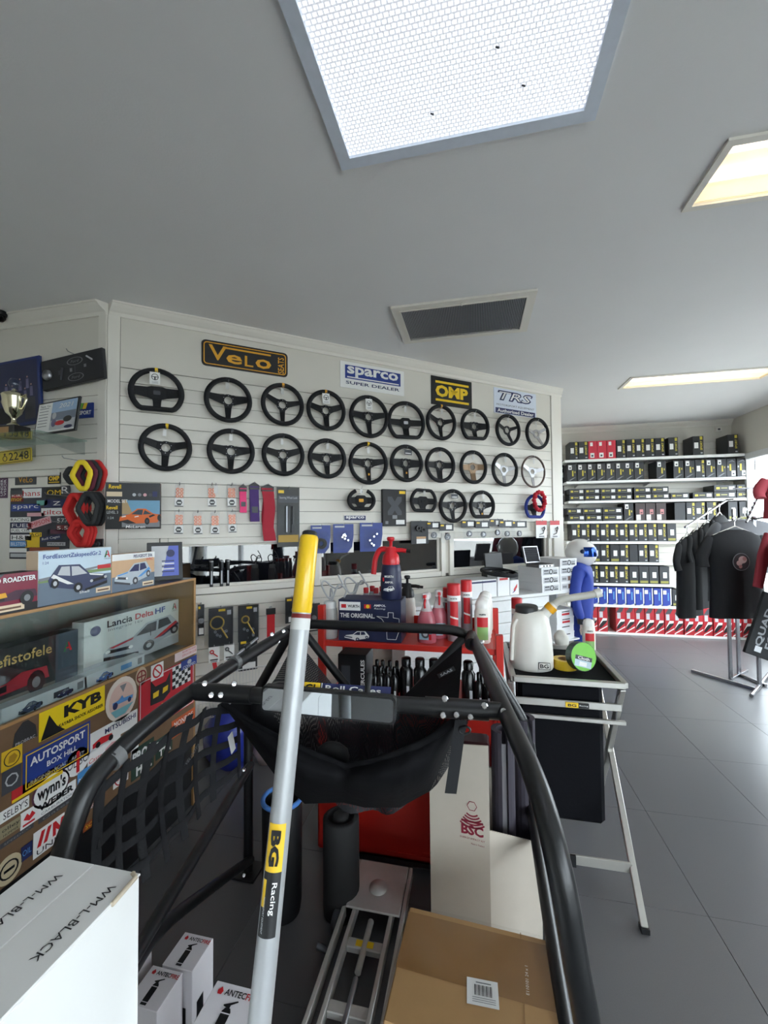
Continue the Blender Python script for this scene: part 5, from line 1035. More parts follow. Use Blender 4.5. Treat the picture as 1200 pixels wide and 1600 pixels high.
# mesh hammock bag --------------------------------------------------------
NYL = mat('black_nylon', (13, 13, 16), .8, bump=.6, scale=26, ior=1.25)
def mesh_mat(name, hole, sc):
    m = D.materials.new(name); m.use_nodes = True; nt = m.node_tree; b = nt.nodes['Principled BSDF']; b.inputs['Base Color'].default_value = (.012, .012, .015, 1); b.inputs['Roughness'].default_value = .7
    tc = nt.nodes.new('ShaderNodeTexCoord'); vo = nt.nodes.new('ShaderNodeTexVoronoi'); vo.inputs['Scale'].default_value = sc; vo.inputs['Randomness'].default_value = 0
    lt = nt.nodes.new('ShaderNodeMath'); lt.operation = 'GREATER_THAN'; lt.inputs[1].default_value = hole
    nt.links.new(tc.outputs['Object'], vo.inputs['Vector']); nt.links.new(vo.outputs['Distance'], lt.inputs[0]); nt.links.new(lt.outputs[0], b.inputs['Alpha']); return m
MESH = mesh_mat('black_mesh', .27, 230)
hb = thing('mesh_storage_net', 'black mesh storage hammock slung under the cage cross bar, holding dark gear', 'storage net', T_(-.44, 1.2, 1.15)); HO = Vector((-.44, 1.2, 1.15))
def H(p): return Vector(p) - HO
def interp(pl, t):
    k = t * (len(pl) - 1); i = min(int(k), len(pl) - 2); f = k - i; return (pl[i][0] + (pl[i + 1][0] - pl[i][0]) * f, pl[i][1] + (pl[i + 1][1] - pl[i][1]) * f)
rim = [(349, 1098), (392, 1128), (435, 1152), (488, 1177), (540, 1197), (580, 1190), (625, 1176), (670, 1156), (716, 1122)]
bot = [(352, 1106), (392, 1160), (430, 1212), (476, 1256), (536, 1254), (570, 1262), (625, 1262), (672, 1236), (717, 1136)]
NR = 33; fr = []; 
for j in range(9):
    r = []; tt = j / 8
    for i in range(NR):
        s = i / (NR - 1); a = interp(rim, s); b = interp(bot, s); u, v = a[0] + (b[0] - a[0]) * tt, a[1] + (b[1] - a[1]) * tt
        env = math.sin(PI * min(1, max(0, s))) ** .6; lob = abs(math.sin(2 * PI * s)) ** .7
        y = 1.20 - .10 * env * math.sin(PI * (tt * .8 + .12)) * (.45 + .55 * lob) + .004 * math.sin(i * 1.9 + j * .7) + .13 * tt ** 3
        r.append(tuple(H(on_y(u, v, y))))
    fr.append(r)
MB().grid(fr, NYL).build('front_pouch', hb)
MB().tube([tuple(Vector(q) + Vector((0, -.004, 0))) for q in fr[0]], .011, NYL, 8, flat=.5).build('rim_binding', hb)
bk = []
for j in range(6):
    r = []; tt = j / 5
    for i in range(NR):
        s = i / (NR - 1); p0 = Vector((-.80 + .78 * s, 1.34 + .1 * math.sin(PI * s), 1.125 - .03 * math.sin(PI * s))); q = Vector(fr[5][i]) + HO; q = Vector((q.x, 1.42, .70 + .25 * abs(2 * s - 1) ** 2)); r.append(tuple(H(p0.lerp(q, tt) + Vector((0, .02 * math.sin(i * .9 + j), 0)))))
    bk.append(r)
MB().grid(bk, MESH).build('mesh_back', hb)
bt = [fr[-1], [(x, 1.50 - 1.2, max(z, -.34)) for x, y, z in fr[-1]]]
MB().grid(bt, NYL).build('pouch_floor', hb)
rows = [[tuple(H(on_y(u, v, y))) for u, v, y in r] for r in ([(722, 1008, 1.80), (721, 1040, 1.62), (716, 1100, 1.36)], [(690, 1035, 1.80), (695, 1068, 1.6), (690, 1104, 1.38)], [(652, 1068, 1.78), (662, 1085, 1.6), (668, 1108, 1.42)], [(620, 1096, 1.78), (635, 1104, 1.62), (650, 1112, 1.5)])]
MB().grid(rows, NYL).build('corner_panel', hb)
rows = [[tuple(H(on_y(u, v, y))) for u, v, y in r] for r in ([(462, 1000, 1.84), (430, 1060, 1.6), (400, 1100, 1.4)], [(480, 1020, 1.82), (470, 1060, 1.62), (465, 1104, 1.44)], [(520, 1070, 1.8), (530, 1090, 1.64), (540, 1110, 1.5)])]
MB().grid(rows, MESH).build('mesh_panel', hb)
pq = H(on_y(699, 1042, 1.64)); MB().box((-.035, -.002, -.008), (.035, 0, .008), BLACK, Matrix.Translation(pq + Vector((0, -.06, 0))) @ RY(-.52)).build('woven_label', hb); text('SAAS', 0, 0, .009, LGREY, hb, -.003, .05, .01, T=Matrix.Translation(pq + Vector((0, -.06, 0))) @ RY(-.52))
a = on_y(720, 1125, 1.17); b = on_y(712, 1185, 1.15); c_ = on_y(704, 1240, 1.14)
ribbon([H(a), H(a.lerp(b, .5)), H(b), H(c_)], Vector((.028, .003, 0)), .0015, WEB).build('hanging_strap', hb)
ring = [tuple(H(on_y(726 + 9 * math.cos(q), 1141 + 6 * math.sin(q), 1.165))) for q in [2 * PI * i / 12 for i in range(12)]]; MB().tube(ring, .003, BLACK, 5, closed=True).build('strap_ring', hb)
t = thing('green_lined_cap', 'black cloth cap with green lining lying in the mesh hammock', 'cap', Matrix.Translation(on_y(520, 1180, 1.27)))
MB().lathe([(.05, -.03), (.055, 0), (.05, .02), (.03, .035), (0, .04)], mat('black_cloth', (28, 29, 31), .9, bump=.4), 14, None, True, 1, .6).build('crown', t)
MB().slab([(-.06, 0), (.06, -.006), (.07, .012), (.02, .03), (-.03, .024)], -.06, -.05, mat('green_lining', (60, 128, 84), .8), T_(.03, 0, -.03)).build('lining', t)
# ------------------------------------------------------------------ jack handle pole
p0, p1 = Vector((-.369, .893, 1.681)), Vector((-.378, .682, .835)); dr = (p0 - p1).normalized(); pb = p1 - dr * (p1.z - .02) / dr.z
ax = dr.to_track_quat('Z', 'Y').to_matrix().to_4x4()
jp = thing('jack_handle', 'tall silver jack handle with yellow foam grip leaning upright in the foreground', 'handle', Matrix.Translation(pb)); LP = (p0 - pb).length
q = ax
MB().lathe([(.0205, 0), (.0205, LP - .17)], mat('silver_paint', (168, 170, 172), .38, .25, var=.04), 24, q).build('pole', jp)
MB().lathe([(.0195, LP - .178), (.0215, LP - .175), (.0212, LP - .012), (.019, LP - .006), (.0, LP - .006)], mat('yellow_grip', (236, 192, 24), .35, coat=.4), 24, q).build('grip', jp)
MB().lathe([(.017, LP - .006), (.017, LP + .002), (.014, LP + .005), (0, LP + .005)], BLACK, 16, q).build('end_cap', jp)
MB().lathe([(.0209, LP - .212), (.0209, LP - .179)], mat('label_grey', (206, 206, 204), .5), 24, q).build('warning_label', jp); MB().lathe([(.0211, LP - .188), (.0211, LP - .179)], mat('warning_maroon', (120, 30, 28), .5), 24, q).build('warning_band', jp)
MB().box((-.05, -.05, -.02), (.05, .05, .03), STEEL, bev=.004).build('socket', jp)
toC = (CP - (p0 + p1) / 2); toC -= dr * toC.dot(dr); toC.normalize(); rx = dr.cross(-toC)  # frame on the pole facing the viewer's side
toC = (toC + rx * .35).normalized(); sx = (dr.cross(toC))
def pole_patch(z0, z1, a0, a1, m, nm, r=.0209):
    mb = MB(); rows = []
    for zz in (z0, (z0 + z1) / 2, z1):
        rows.append([tuple(dr * zz + (toC * math.cos(a0 + (a1 - a0) * i / 8) + sx * math.sin(a0 + (a1 - a0) * i / 8)) * r) for i in range(9)])
    return mb.grid(rows, m).build(nm, jp)
zt = (p0 - pb).length - .48; zb = zt - .19
def zpx(v): # position along the pole seen at image row v
    best = min(range(400), key=lambda k: abs((lambda w: 800 - F_PX * (CM @ (w - CP))[2] / (CM @ (w - CP))[1] - v)(pb + dr * (LP * k / 400)))); return LP * best / 400
za, zb_, zc_ = zpx(1279), zpx(1352), zpx(1455)
pole_patch(zb_, za, -.75, .95, mat('decal_yellow', (240, 196, 40), .4), 'decal'); pole_patch(zc_, zb_, -.75, .95, BLACK, 'decal')
pole_patch(zb_ - .012, zb_ - (zb_ - zc_) * .55, -.72, -.35, MATS['decal_yellow'], 'swoosh', .0212)
def pole_text(s, z, off, h, m, wd, bold=0, r=.0222):
    n = (toC * math.cos(off) + sx * math.sin(off)).normalized(); xa = -dr; za_ = xa.cross(-n)  # letters run down the pole
    Mx = Matrix((( xa.x, -n.x, za_.x, 0), (xa.y, -n.y, za_.y, 0), (xa.z, -n.z, za_.z, 0), (0, 0, 0, 1))); Mx.translation = dr * z + n * r
    text(s, 0, 0, h, m, jp, 0, wd, bold, T=Mx)
pole_text('BG', (za + zb_) / 2, .12, .019, BLACK, (za - zb_) * .74, .05); pole_text('Racing', zb_ - (zb_ - zc_) * .4, .35, .012, PAPER, (zb_ - zc_) * .5, .01); pole_text('MOTORSPORT EQUIPMENT', zc_ + (zb_ - zc_) * .34, -.35, .0045, LGREY, (zb_ - zc_) * .55)
# ------------------------------------------------------------------ cartons in the foreground
def carton(name, label, x0, x1, y0, y1, z0, z1, m, bev=.003, rot=0, group=None, cat='box'):
    t = thing(name, label, cat, T_((x0 + x1) / 2, (y0 + y1) / 2, z0) @ RZ(rot), group); w, d, h = x1 - x0, y1 - y0, z1 - z0
    MB().box((-w / 2, -d / 2, 0), (w / 2, d / 2, h), m, bev=bev).build('carton_body', t); return t, w, d, h
TOP = lambda x, y, z: T_(x, y, z) @ RX(-PI / 2)
CRUSH = mat('white_carton', (224, 224, 222), .65, var=.04, scale=9, bump=.35, bscale=7)
for i, (xa, xb, lab) in enumerate(((-.765, -.669, 'tall white carton hand-marked in black, left one of two by the camera'), (-.667, -.573, 'tall white carton with crumpled edge and hand marking, right one of two'))):
    t, w, d, h = carton('white_carton', lab, xa, xb, .02, .628, 0, 1.10, CRUSH, .004, 0, 'tall white cartons in the foreground')
    MB().box((-w / 2 - .001, -d / 2, h - .002), (w / 2 + .001, d / 2, h + .002), CRUSH, bev=.0015).build('lid', t)
    text('WM-L-BLACK', .02, .20, .014, BLACK, t, 0, .125, 0, rot=0, T=T_(-.005 + .012 * i, 0, h + .003) @ RX(-PI / 2) @ RY(PI / 2 + .06) @ T_(-.20 - .03, 0, -.20), name='handwriting')
    MB().box((w / 2, -d / 2, .0), (w / 2 + .0015, -.04, h - .05), CRUSH).build('side_flap', t)
    if i: MB().tube([(w / 2 - .012, d / 2 - .004, h + .002), (w / 2 + .001, d / 2 - .012, h + .004), (w / 2 + .002, d / 2 - .06, h + .001)], .004, mat('torn_kraft', (200, 186, 164), .8, bump=.6), 6).build('torn_corner', t)
AW = mat('antec_white', (224, 220, 224), .55, var=.02)
def antec(lab, x, y, z=.42, s=.1, h=.42, tall=False, first=None):
    if first:
        return dup(first, T_(x, y, 0), lab, 'fire extinguisher boxes')
    t = thing('extinguisher_box', lab, 'box', T_(x, y, 0), 'fire extinguisher boxes')
    MB().box((-s / 2, -s / 2, 0), (s / 2, s / 2, h), AW, bev=.0015).build('carton_body', t)
    M_ = T_(0, 0, h + .0008) @ RX(-PI / 2)
    text('ANTEC', .0, .034, .011, BLACK, t, 0, .044, .02, T=M_); text('FIRE', .036, .034, .011, RED, t, 0, .026, .02, T=M_)
    MB().poly([(-.036, .028), (-.028, .028), (-.026, .034), (-.032, .041), (-.038, .034)], 0, RED, M_).build('flame_mark', t)
    MB().poly([(-.010, -.044), (.008, -.044), (.008, .004), (.004, .010), (-.006, .010), (-.010, .004)], -.0002, BLACK, M_).rect(-.010, -.038, .008, -.036, -.0004, AW, M_).rect(-.010, .0, .008, .002, -.0004, AW, M_).poly([(-.004, .010), (.002, .010), (.002, .015), (.014, .022), (.012, .024), (-.002, .018), (-.012, .014), (-.012, .012)], -.0002, BLACK, M_).build('extinguisher_picture', t)
    MB().rect(-.03, h * .55, .03, h * .75, -s / 2 - .0008, BLACK).rect(-.012, h * .3, .012, h * .5, -s / 2 - .0008, BLACK).build('front_print', t)
    MB().rect(-.03, h * .3, .0, h * .75, -s / 2 - .0008, BLACK, RZ(PI / 2)).build('side_print', t); text('FIRE', .0, h * .18, .03, RED, t, -s / 2 - .001, .06, .02, rot=PI / 2, T=RZ(PI / 2)); return t
a0 = antec('white fire extinguisher box standing furthest back, beside the lower cage bar', -.862, 1.133)
antec('white fire extinguisher box second from left, in front of the furthest one', -.887, 1.027, first=a0)
antec('white fire extinguisher box half hidden behind the tall white cartons', -1.02, 1.06, first=a0)
q = on_z(340, 1531, .52); c2 = antec('white fire extinguisher box at the bottom edge, beside the silver jack handle', q.x + .065, q.y - .065, first=a0); c2.scale = (1.3, 1.3, .52 / .42)
KR = mat('kraft_card', (176, 138, 92), .7, var=.07, scale=14, bump=.2, bscale=40)
t, w, d, h = carton('kraft_carton', 'brown taped cardboard carton with white barcode label, front of the cage', -.235, .225, 1.04, 1.368, 0, .45, KR, .004, -.06)
MB().rect(-w / 2, -.06, w / 2, d * .5 - .05, 0, mat('tape_brown', (146, 108, 66), .3, coat=.5), T_(0, 0, h + .0008) @ RX(-PI / 2) @ T_(0, 0, .03)).build('tape_strip', t) 
MB().rect(-.052, -.035, .03, .03, 0, PAPER, T_(.02, -.03, h + .0016) @ RX(-PI / 2) @ RY(-.08)).build('shipping_label', t)
mb = MB(); M_ = T_(.012, -.03, h + .0022) @ RX(-PI / 2) @ RY(-.08)
for i in range(14): mb.rect(-.024 + .0034 * i, -.012, -.024 + .0034 * i + (.0012 if i % 3 else .0022), .014, 0, BLACK, M_)
for i in range(3): mb.rect(-.03, -.018 - .005 * i, .03, -.0165 - .005 * i, 0, GREY, M_)
mb.rect(-.02, .018, .02, .021, 0, GREY, M_).build('barcode', t)['kind'] = 'stuff'
text('E110101 24 x 1', .125, .03, .008, PAPER, t, 0, .075, rot=PI / 2, T=T_(0, 0, h + .002) @ RX(-PI / 2)); MB().box((.113, -d / 2, h), (.115, d / 2, h + .0012), mat('crease', (150, 116, 76), .8)).build('lid_seam', t)
rows = [[((-w / 2 - .006) + (w + .012) * i / 16, -d / 2 - .004 + (d + .008) * j / 10, h + .003 + .003 * random.random()) for i in range(17)] for j in range(11)]
rows = [[(x, y, z) for x, y, z in r] for r in rows]
MB().grid(rows, MATS['wrap_film']).build('stretch_wrap', t)
for sx_ in (-1, 1):
    rows = [[(sx_ * (w / 2 + .004 + .004 * random.random()), -d / 2 + d * j / 8, h + .004 - h * .9 * i / 8) for j in range(9)] for i in range(9)]; MB().grid(rows, MATS['wrap_film']).build('stretch_wrap', t)
# tall BSC carton with foam tubes
K = at(765, 1300, 1.58); Aa = at(672, 1300, 1.66); Bb = at(845, 1300, 1.63)
va = (Aa - K); va.z = 0; vb = (Bb - K); vb.z = 0; la, lb = va.length, vb.length; ua, ub = va.normalized(), vb.normalized()
ZA = on_z(0, 0, 0).z; 
def hz(u, v, P): r = ray(u, v); t_ = math.hypot(P.x, P.y) / math.hypot(r.x, r.y); return CAM_H + r.z * t_
zA = hz(672, 1160, Aa); zK = hz(765, 1166, K); zKl = hz(765, 1298, K); zB = hz(845, 1318, Bb)
BC = mat('grey_card', (176, 168, 156), .7, var=.04, scale=20, bump=.15)
bc = thing('tall_carton', 'tall open pale carton with maroon printed mark, holding foam tubes', 'box', T_(K.x, K.y, 0))
def wall_(a, b, za, zb, nm, th=.005):
    n = Vector((-(b - a).y, (b - a).x, 0)).normalized() * th
    v = [a, b, b + Vector((0, 0, zb)), a + Vector((0, 0, za))]; v += [p + n for p in v]
    MB().add(v, [(0, 1, 2, 3), (7, 6, 5, 4), (0, 4, 5, 1), (1, 5, 6, 2), (2, 6, 7, 3), (3, 7, 4, 0)], BC).build(nm, bc)
Z0 = Vector((0, 0, 0)); PA, PB_, PC = va, vb, vb + Vector((.02, .24, 0)); PD = va + Vector((.02, .24, 0))
wall_(PA, Z0, zA, zK, 'tall_panel'); wall_(Z0, PB_, zKl, zB, 'low_panel'); wall_(PB_, PC, zB, .6, 'back_panel'); wall_(PC, PD, .6, .6, 'rear_panel'); wall_(PD, PA, .6, zA * .8, 'side_panel')
ang = math.atan2(-va.y, -va.x); MP = T_(PA.x, PA.y, 0) @ RZ(ang); mrn = mat('maroon_mark', (122, 30, 52), .5)
lx = la * .72; lz = hz(738, 1300, K)
text('BSC', lx, lz, .038, mrn, bc, -.0015, .085, .04, T=MP); text('ENERGY IMPACT KIT', lx, lz - .032, .007, mrn, bc, -.0015, .095, T=MP); text('Made in Thailand', lx + .02, lz - .050, .006, mrn, bc, -.0015, .05, T=MP)
mb = MB(); mb.rect(lx - .042, lz + .028, lx + .042, lz + .036, -.0015, mrn)
for i in range(5): mb.ring(lx, lz + .085, .028 + .011 * i, .034 + .011 * i, -.0015, mrn, 14, PI * 1.5 - .75 + .02 * i, PI * 1.5 + .75 - .02 * i)
for k in range(6):
    a1, a2 = PI / 3 * k, PI / 3 * (k + 1); mb.poly([(lx + .02 * math.cos(a1), lz + .092 + .02 * math.sin(a1)), (lx + .02 * math.cos(a2), lz + .092 + .02 * math.sin(a2)), (lx + .017 * math.cos(a2), lz + .092 + .017 * math.sin(a2)), (lx + .017 * math.cos(a1), lz + .092 + .017 * math.sin(a1))], -.0016, mrn)
mb.build('printed_mark', bc, MP)
PURP = mat('dark_foam', (54, 50, 60), .7, bump=.2)
def foam(lab, u, v, d, r, slit, ztop_px):
    P = at(u, v, d); zt_ = P.z
    t = thing('foam_tube', lab, 'foam tube', T_(P.x, P.y, 0) @ RZ(slit), 'foam tubes in the tall carton')
    n = 18; g = .55; v_ = []; f = []
    for i in range(n + 1):
        a = -PI / 2 + g / 2 + (2 * PI - g) * i / n
        for rr in (r, r * .55):
            v_ += [(rr * math.cos(a), rr * math.sin(a), .02), (rr * math.cos(a), rr * math.sin(a), zt_)]
    for i in range(n):
        a, b = 4 * i, 4 * (i + 1); f += [(a, b, b + 1, a + 1), (a + 2, a + 3, b + 3, b + 2), (a + 1, b + 1, b + 3, a + 3), (a, a + 2, b + 2, b)]
    f += [(0, 1, 3, 2), (4 * n, 4 * n + 2, 4 * n + 3, 4 * n + 1)]
    MB().add(v_, f, PURP, None, False).build('split_tube', t)
    MB().slab([(-r * .24, .02), (r * .24, .02), (r * .24, zt_ - .05), (-r * .24, zt_ - .05)], -r * .62, -r * .58, mat('slit_liner', (120, 118, 122), .5)).build('slit_liner', t)
foam('dark split foam tube nearest the printed carton panel', 785, 1138, 1.72, .047, .1, 0); foam('dark split foam tube at the right, taller than its neighbour', 818, 1120, 1.80, .046, .5, 0); foam('dark split foam tube at the back, between the other two', 800, 1135, 1.86, .044, -.3, 0)
# ------------------------------------------------------------------ low aluminium jack, black bin, blue bags
jk = thing('aluminium_jack', 'long low aluminium floor jack lying on the tiles before the red rack', 'jack', T_(-.44, 1.5, 0)); ALU = mat('cast_aluminium', (192, 190, 186), .5, .35, var=.08)
for x, a, b in ((-.125, -.52, .48), (.125, -.52, .48), (-.078, -.55, .38), (.078, -.55, .38)): MB().box((x - .008, a, .04), (x + .008, b, .085), ALU, bev=.002).build('side_rail', jk)
MB().box((-.115, .22, .085), (.115, .47, .095), ALU, bev=.003).build('cover_plate', jk); MB().lathe([(.04, 0), (.038, .008), (0, .012)], ALU, 18, T_(0, .33, .095)).build('saddle', jk)
for y in (-.42, -.12, .10): MB().box((-.07, y - .02, .05), (.07, y + .02, .075), ALU, bev=.003).build('cross_member', jk)
MB().rect(-.05, .075, .01, .12, -.0765, YEL, RX(-PI / 2) @ T_(0, 0, 0)).build('yellow_label', jk) if 0 else MB().box((-.035, .088, .0752), (.035, .112, .0762), YEL).build('maker_label', jk)
MB().tube([(0, .2, .07), (0, .0, .07)], .012, ALU, 10).build('release_rod', jk); MB().tube([(0, -.02, .07), (0, -.36, .07)], .01, STEEL, 10).build('hydraulic_ram', jk)
for x in (-.15, .15):
    for y in (-.45, .20): MB().lathe([(.035, -.014), (.04, -.01), (.04, .01), (.035, .014)], DGREY, 16, T_(x, y, .04) @ RY(PI / 2)).build('wheel', jk)
MB().tube([(-.135, .06, .06), (-.18, .06, .075)], .012, DGREY, 8).build('valve_knob', jk)
bi = thing('black_bin', 'tall round black bin with a blue rim behind the jack handle', 'bin', T_(on_z(441, 1246, .487).x, on_z(441, 1246, .487).y, 0))
MB().lathe([(.078, 0), (.085, .05), (.088, .475), (.084, .485), (.08, .47), (.07, .03), (0, .03)], mat('bin_black', (18, 19, 21), .45), 24).build('bin_body', bi); MB().tube([(.084 * math.cos(2 * PI * i / 24), .084 * math.sin(2 * PI * i / 24), .486) for i in range(24)], .010, mat('rim_blue', (70, 120, 190), .4), 8, closed=True).build('rim', bi)
t = thing('black_roll', 'black rolled mat standing beside the blue-rimmed bin', 'roll', T_(-.60, 1.80, 0)); MB().lathe([(.0, .0), (.078, 0), (.08, .02), (.08, .40), (.06, .41), (.06, .38), (.035, .38), (.035, .41), (0, .41)], mat('roll_black', (20, 20, 22), .8, bump=.4), 20).build('rolled_mat', t)
def crumple(name, lab, cat, P, sx, sy, sz, m, seed, group=None, part='bag_skin'):
    random.seed(seed); t = thing(name, lab, cat, T_(*P), group); rows = []; n = 14; ph = [random.uniform(0, 6) for _ in range(6)]
    for j in range(9):
        z = j / 8; rr = (math.sin(PI * (z * .82 + .12)) ** .5); r = []
        for i in range(n + 1):
            a = 2 * PI * (i % n) / n; w = 1 + .10 * math.sin(3 * a + ph[0] + z * 4) + .06 * math.sin(7 * a + ph[1] + z * 9) + .05 * math.sin(5 * z * PI + ph[2] + 2 * a)
            r.append((sx * rr * w * math.cos(a), sy * rr * w * math.sin(a), sz * z))
        rows.append(r)
    rows.append([(0, 0, sz * 1.01)] * (n + 1)); MB().grid(rows, m).build(part, t); return t
BP = mat('blue_plastic', (36, 52, 150), .3, var=.2, scale=12, bump=.6, bscale=18, coat=.4)
q = on_z(345, 1212, 0); crumple('blue_plastic_bag', 'shiny blue plastic-wrapped bundle on the floor behind the window net', 'bag', (q.x - .02, q.y + .14, 0), .20, .14, .40, BP, 5)
q = on_z(398, 1205, 0); crumple('white_plastic_bag', 'small white and red plastic bundle on the floor behind the cage post', 'bag', (q.x + .03, q.y + .12, 0), .09, .08, .22, mat('pale_plastic', (206, 190, 190), .35, bump=.5), 8)
# ------------------------------------------------------------------ red display rack with car care products
REDM = mat('red_powder_coat', (196, 40, 30), .4, var=.05, scale=10, coat=.2)
pl_, pr_ = on_y(503, 945, 2.13), on_y(780, 992, 2.13); XA, XB = pl_.x, pr_.x; Y1, Y2 = 2.13, 2.55; ZR = 1.08
rk = thing('red_display_rack', 'red steel shop rack with car care bottles, standing behind the roll cage', 'rack', T_((XA + XB) / 2, Y1, 0)); W2 = (XB - XA) / 2
for x, zt_ in ((-W2, pl_.z), (W2, pr_.z)): 
    MB().box((x - .018, -.018, 0), (x + .018, .018, zt_), REDM, bev=.003).build('front_post', rk); MB().box((x - .018, Y2 - Y1 - .018, 0), (x + .018, Y2 - Y1 + .018, 1.2), REDM, bev=.003).build('rear_post', rk)
for z in (ZR, .77):
    mb = MB().box((-W2, .0, z - .03), (W2, Y2 - Y1, z), REDM, bev=.003); mb.build('shelf', rk)
MB().box((-W2, Y2 - Y1 - .006, ZR), (W2, Y2 - Y1, ZR + .06), REDM).build('rear_lip', rk)
D0 = Y2 - Y1
mb = MB().slab([(-W2, .05), (W2, .05), (W2, .42), (-W2, .42)], -.07, -.062, REDM).box((-W2, -.07, .05), (W2, D0, .06), REDM).box((-W2, -.07, .05), (-W2 + .006, D0, .42), REDM).box((W2 - .006, -.07, .05), (W2, D0, .42), REDM).box((-W2, D0 - .006, .05), (W2, D0, .60), REDM)
mb.build('base_bin', rk); MB().box((-.1, -.076, .065), (W2 - .02, -.07, .085), REDM).box((.08, -.078, .09), (W2 - .02, -.07, .105), REDM).build('base_rail', rk)
def stand(u, v, z=ZR): p = on_z(u, v, z); return T_(p.x, p.y, z)
CB = glassy('frosted_bottle', (.85, .85, .84), 1.3, .4); FRO = mat('frosted_plastic', (206, 208, 206), .35, alpha=.62)
def frosted(lab, P, k):
    t = thing('dispenser_bottle', lab, 'bottle', P, 'clear dispenser bottles on the red rack'); random.seed(k)
    MB().lathe([(.038, 0), (.042, .01), (.042, .14), (.036, .16), (.03, .165)], FRO, 18).build('bottle_body', t); MB().lathe([(.034, .163), (.034, .195), (.028, .2), (0, .2)], mat('frosted_cap', (214, 214, 212), .4), 18).build('cap', t)
    pts = [(0, 0, .20)] + [(.055 * math.sin(q * 1.1) * (q / 6) + random.uniform(-.01, .01), .03 * math.cos(q), .22 + .012 * q + .035 * math.sin(q * 1.7)) for q in range(1, 9)]
    MB().tube(smooth_path(pts, 5), .005, mat('grey_tube', (172, 174, 176), .35), 7).build('curled_tube', t); MB().tube(smooth_path([(.01, 0, .2), (.05, 0, .29), (.09, .01, .26), (.07, .02, .21)], 5), .005, MATS['grey_tube'], 7).build('curled_tube', t)
frosted('frosted dispenser bottle with curled grey tube, left end of the red rack', stand(516, 996), 1); p = on_z(516, 996, ZR); frosted('second frosted dispenser bottle, just behind the left end one', T_(p.x + .08, p.y + .17, ZR), 2)
NB = mat('dark_blue_carton', (30, 36, 68), .45, var=.05)
b0, b1 = on_y(529, 1005, 2.15), on_y(627, 1005, 2.15); w = b1.x - b0.x; h = on_y(578, 938, 2.15).z - ZR
t = thing('product_carton', 'dark blue product carton printed THE ORIGINAL, on the red rack', 'box', T_((b0.x + b1.x) / 2, 2.15, ZR))
MB().box((-w / 2, 0, 0), (w / 2, .16, h), NB, bev=.002).build('carton_body', t)
MB().rect(-w * .48, h * .74, -w * .14, h * .95, y_, PAPER).rect(-w * .45, h * .8, -w * .37, h * .89, y_ * 2, RED).build('brand_block', t); text('WURTH', -w * .25, h * .845, h * .07, BLACK, t, y_ * 2, w * .19, .03)
text('AMPOL', .17 * w, h * .88, h * .055, PAPER, t, y_, w * .19, .03); text('Racing', .17 * w, h * .80, h * .05, PAPER, t, y_, w * .18, 0, .2); MB().rect(-.08 * w, h * .80, .03 * w, h * .9, y_, RED).disc(-.02 * w, h * .85, .03 * w, y_ * 2, YEL, 10).build('racing_badge', t)
text('THE ORIGINAL.', -.19 * w, h * .62, h * .11, PAPER, t, y_, w * .56, .03); text('SINCE 1951', -.2 * w, h * .38, h * .03, LGREY, t, y_, w * .5)
mb = MB(); P2 = [(.12, .62), (.3, .6), (.3, .72), (.38, .72), (.38, .6), (.47, .58), (.47, .3), (.42, .08), (.28, .08), (.27, .4), (.2, .56)]
for i in range(len(P2)): 
    a, b = P2[i], P2[(i + 1) % len(P2)]; mb.tube([(a[0] * w, y_, a[1] * h), (b[0] * w, y_, b[1] * h)], .0016, PAPER, 4)
mb.build('bottle_outline', t)['kind'] = 'stuff'
mb = MB(); car_art(mb, -.2 * w, .13 * h, .4 * w, .24 * h, -.0014, PAPER, NB, NB, NB); mb.build('car_picture', t)
ZB = ZR + h
def small_red(lab, x, y):
    t = thing('red_capped_bottle', lab, 'bottle', T_(x, y, ZR), 'red capped bottles behind the blue carton')
    MB().lathe([(.022, 0), (.024, .01), (.024, h - .02), (.014, h + .005)], mat('bottle_grey', (150, 152, 158), .4), 12).build('bottle_body', t); MB().lathe([(.015, h + .004), (.016, h + .03), (.013, h + .034), (0, h + .034)], RED, 12).build('cap', t)
k = 0
for j in range(2):
    for i in range(3): small_red('small bottle with red cap behind the blue carton, %s' % ['front left', 'front middle', 'front right', 'back left', 'back middle', 'back right'][k], b0.x + .10 + .06 * i + .02 * j, 2.36 + .07 * j); k += 1
def pump(lab, P, body, head, sc=1.0, text_=True):
    t = thing('pump_sprayer', lab, 'sprayer', P @ Matrix.Scale(sc, 4))
    MB().lathe([(.052, 0), (.058, .008), (.058, .11), (.054, .135), (.056, .15), (.052, .175), (.045, .19)], body, 20).build('tank', t)
    MB().lathe([(.047, .185), (.049, .20), (.043, .235), (.03, .25), (.03, .275), (.022, .28)], head, 18).build('head', t)
    MB().lathe([(.009, .28), (.009, .31), (.02, .315), (.022, .328), (.016, .334), (0, .334)], head, 14).build('pump_knob', t)
    MB().tube([(0, 0, .262), (.06, 0, .262), (.085, 0, .258)], .012, head, 10).tube([(.085, 0, .258), (.11, 0, .256)], .009, BLACK, 8).build('nozzle', t)
    MB().tube(bend([(-.01, 0, .265), (-.06, 0, .27), (-.088, 0, .22), (-.098, 0, .13)], .03, 4), .015, head, 10, flat=.8).build('grip_handle', t)
    if text_: text('WURTH', .0, .125, .012, PAPER, t, -.0605, .05, .03); text('AMPOL', .0, .095, .011, PAPER, t, -.0605, .045, .03); mb = MB(); car_art(mb, 0, .06, .06, .03, -.0602, PAPER, NB, NB, NB); mb.rect(-.034, .10, -.026, .12, -.0602, RED).build('print', t)
    return t
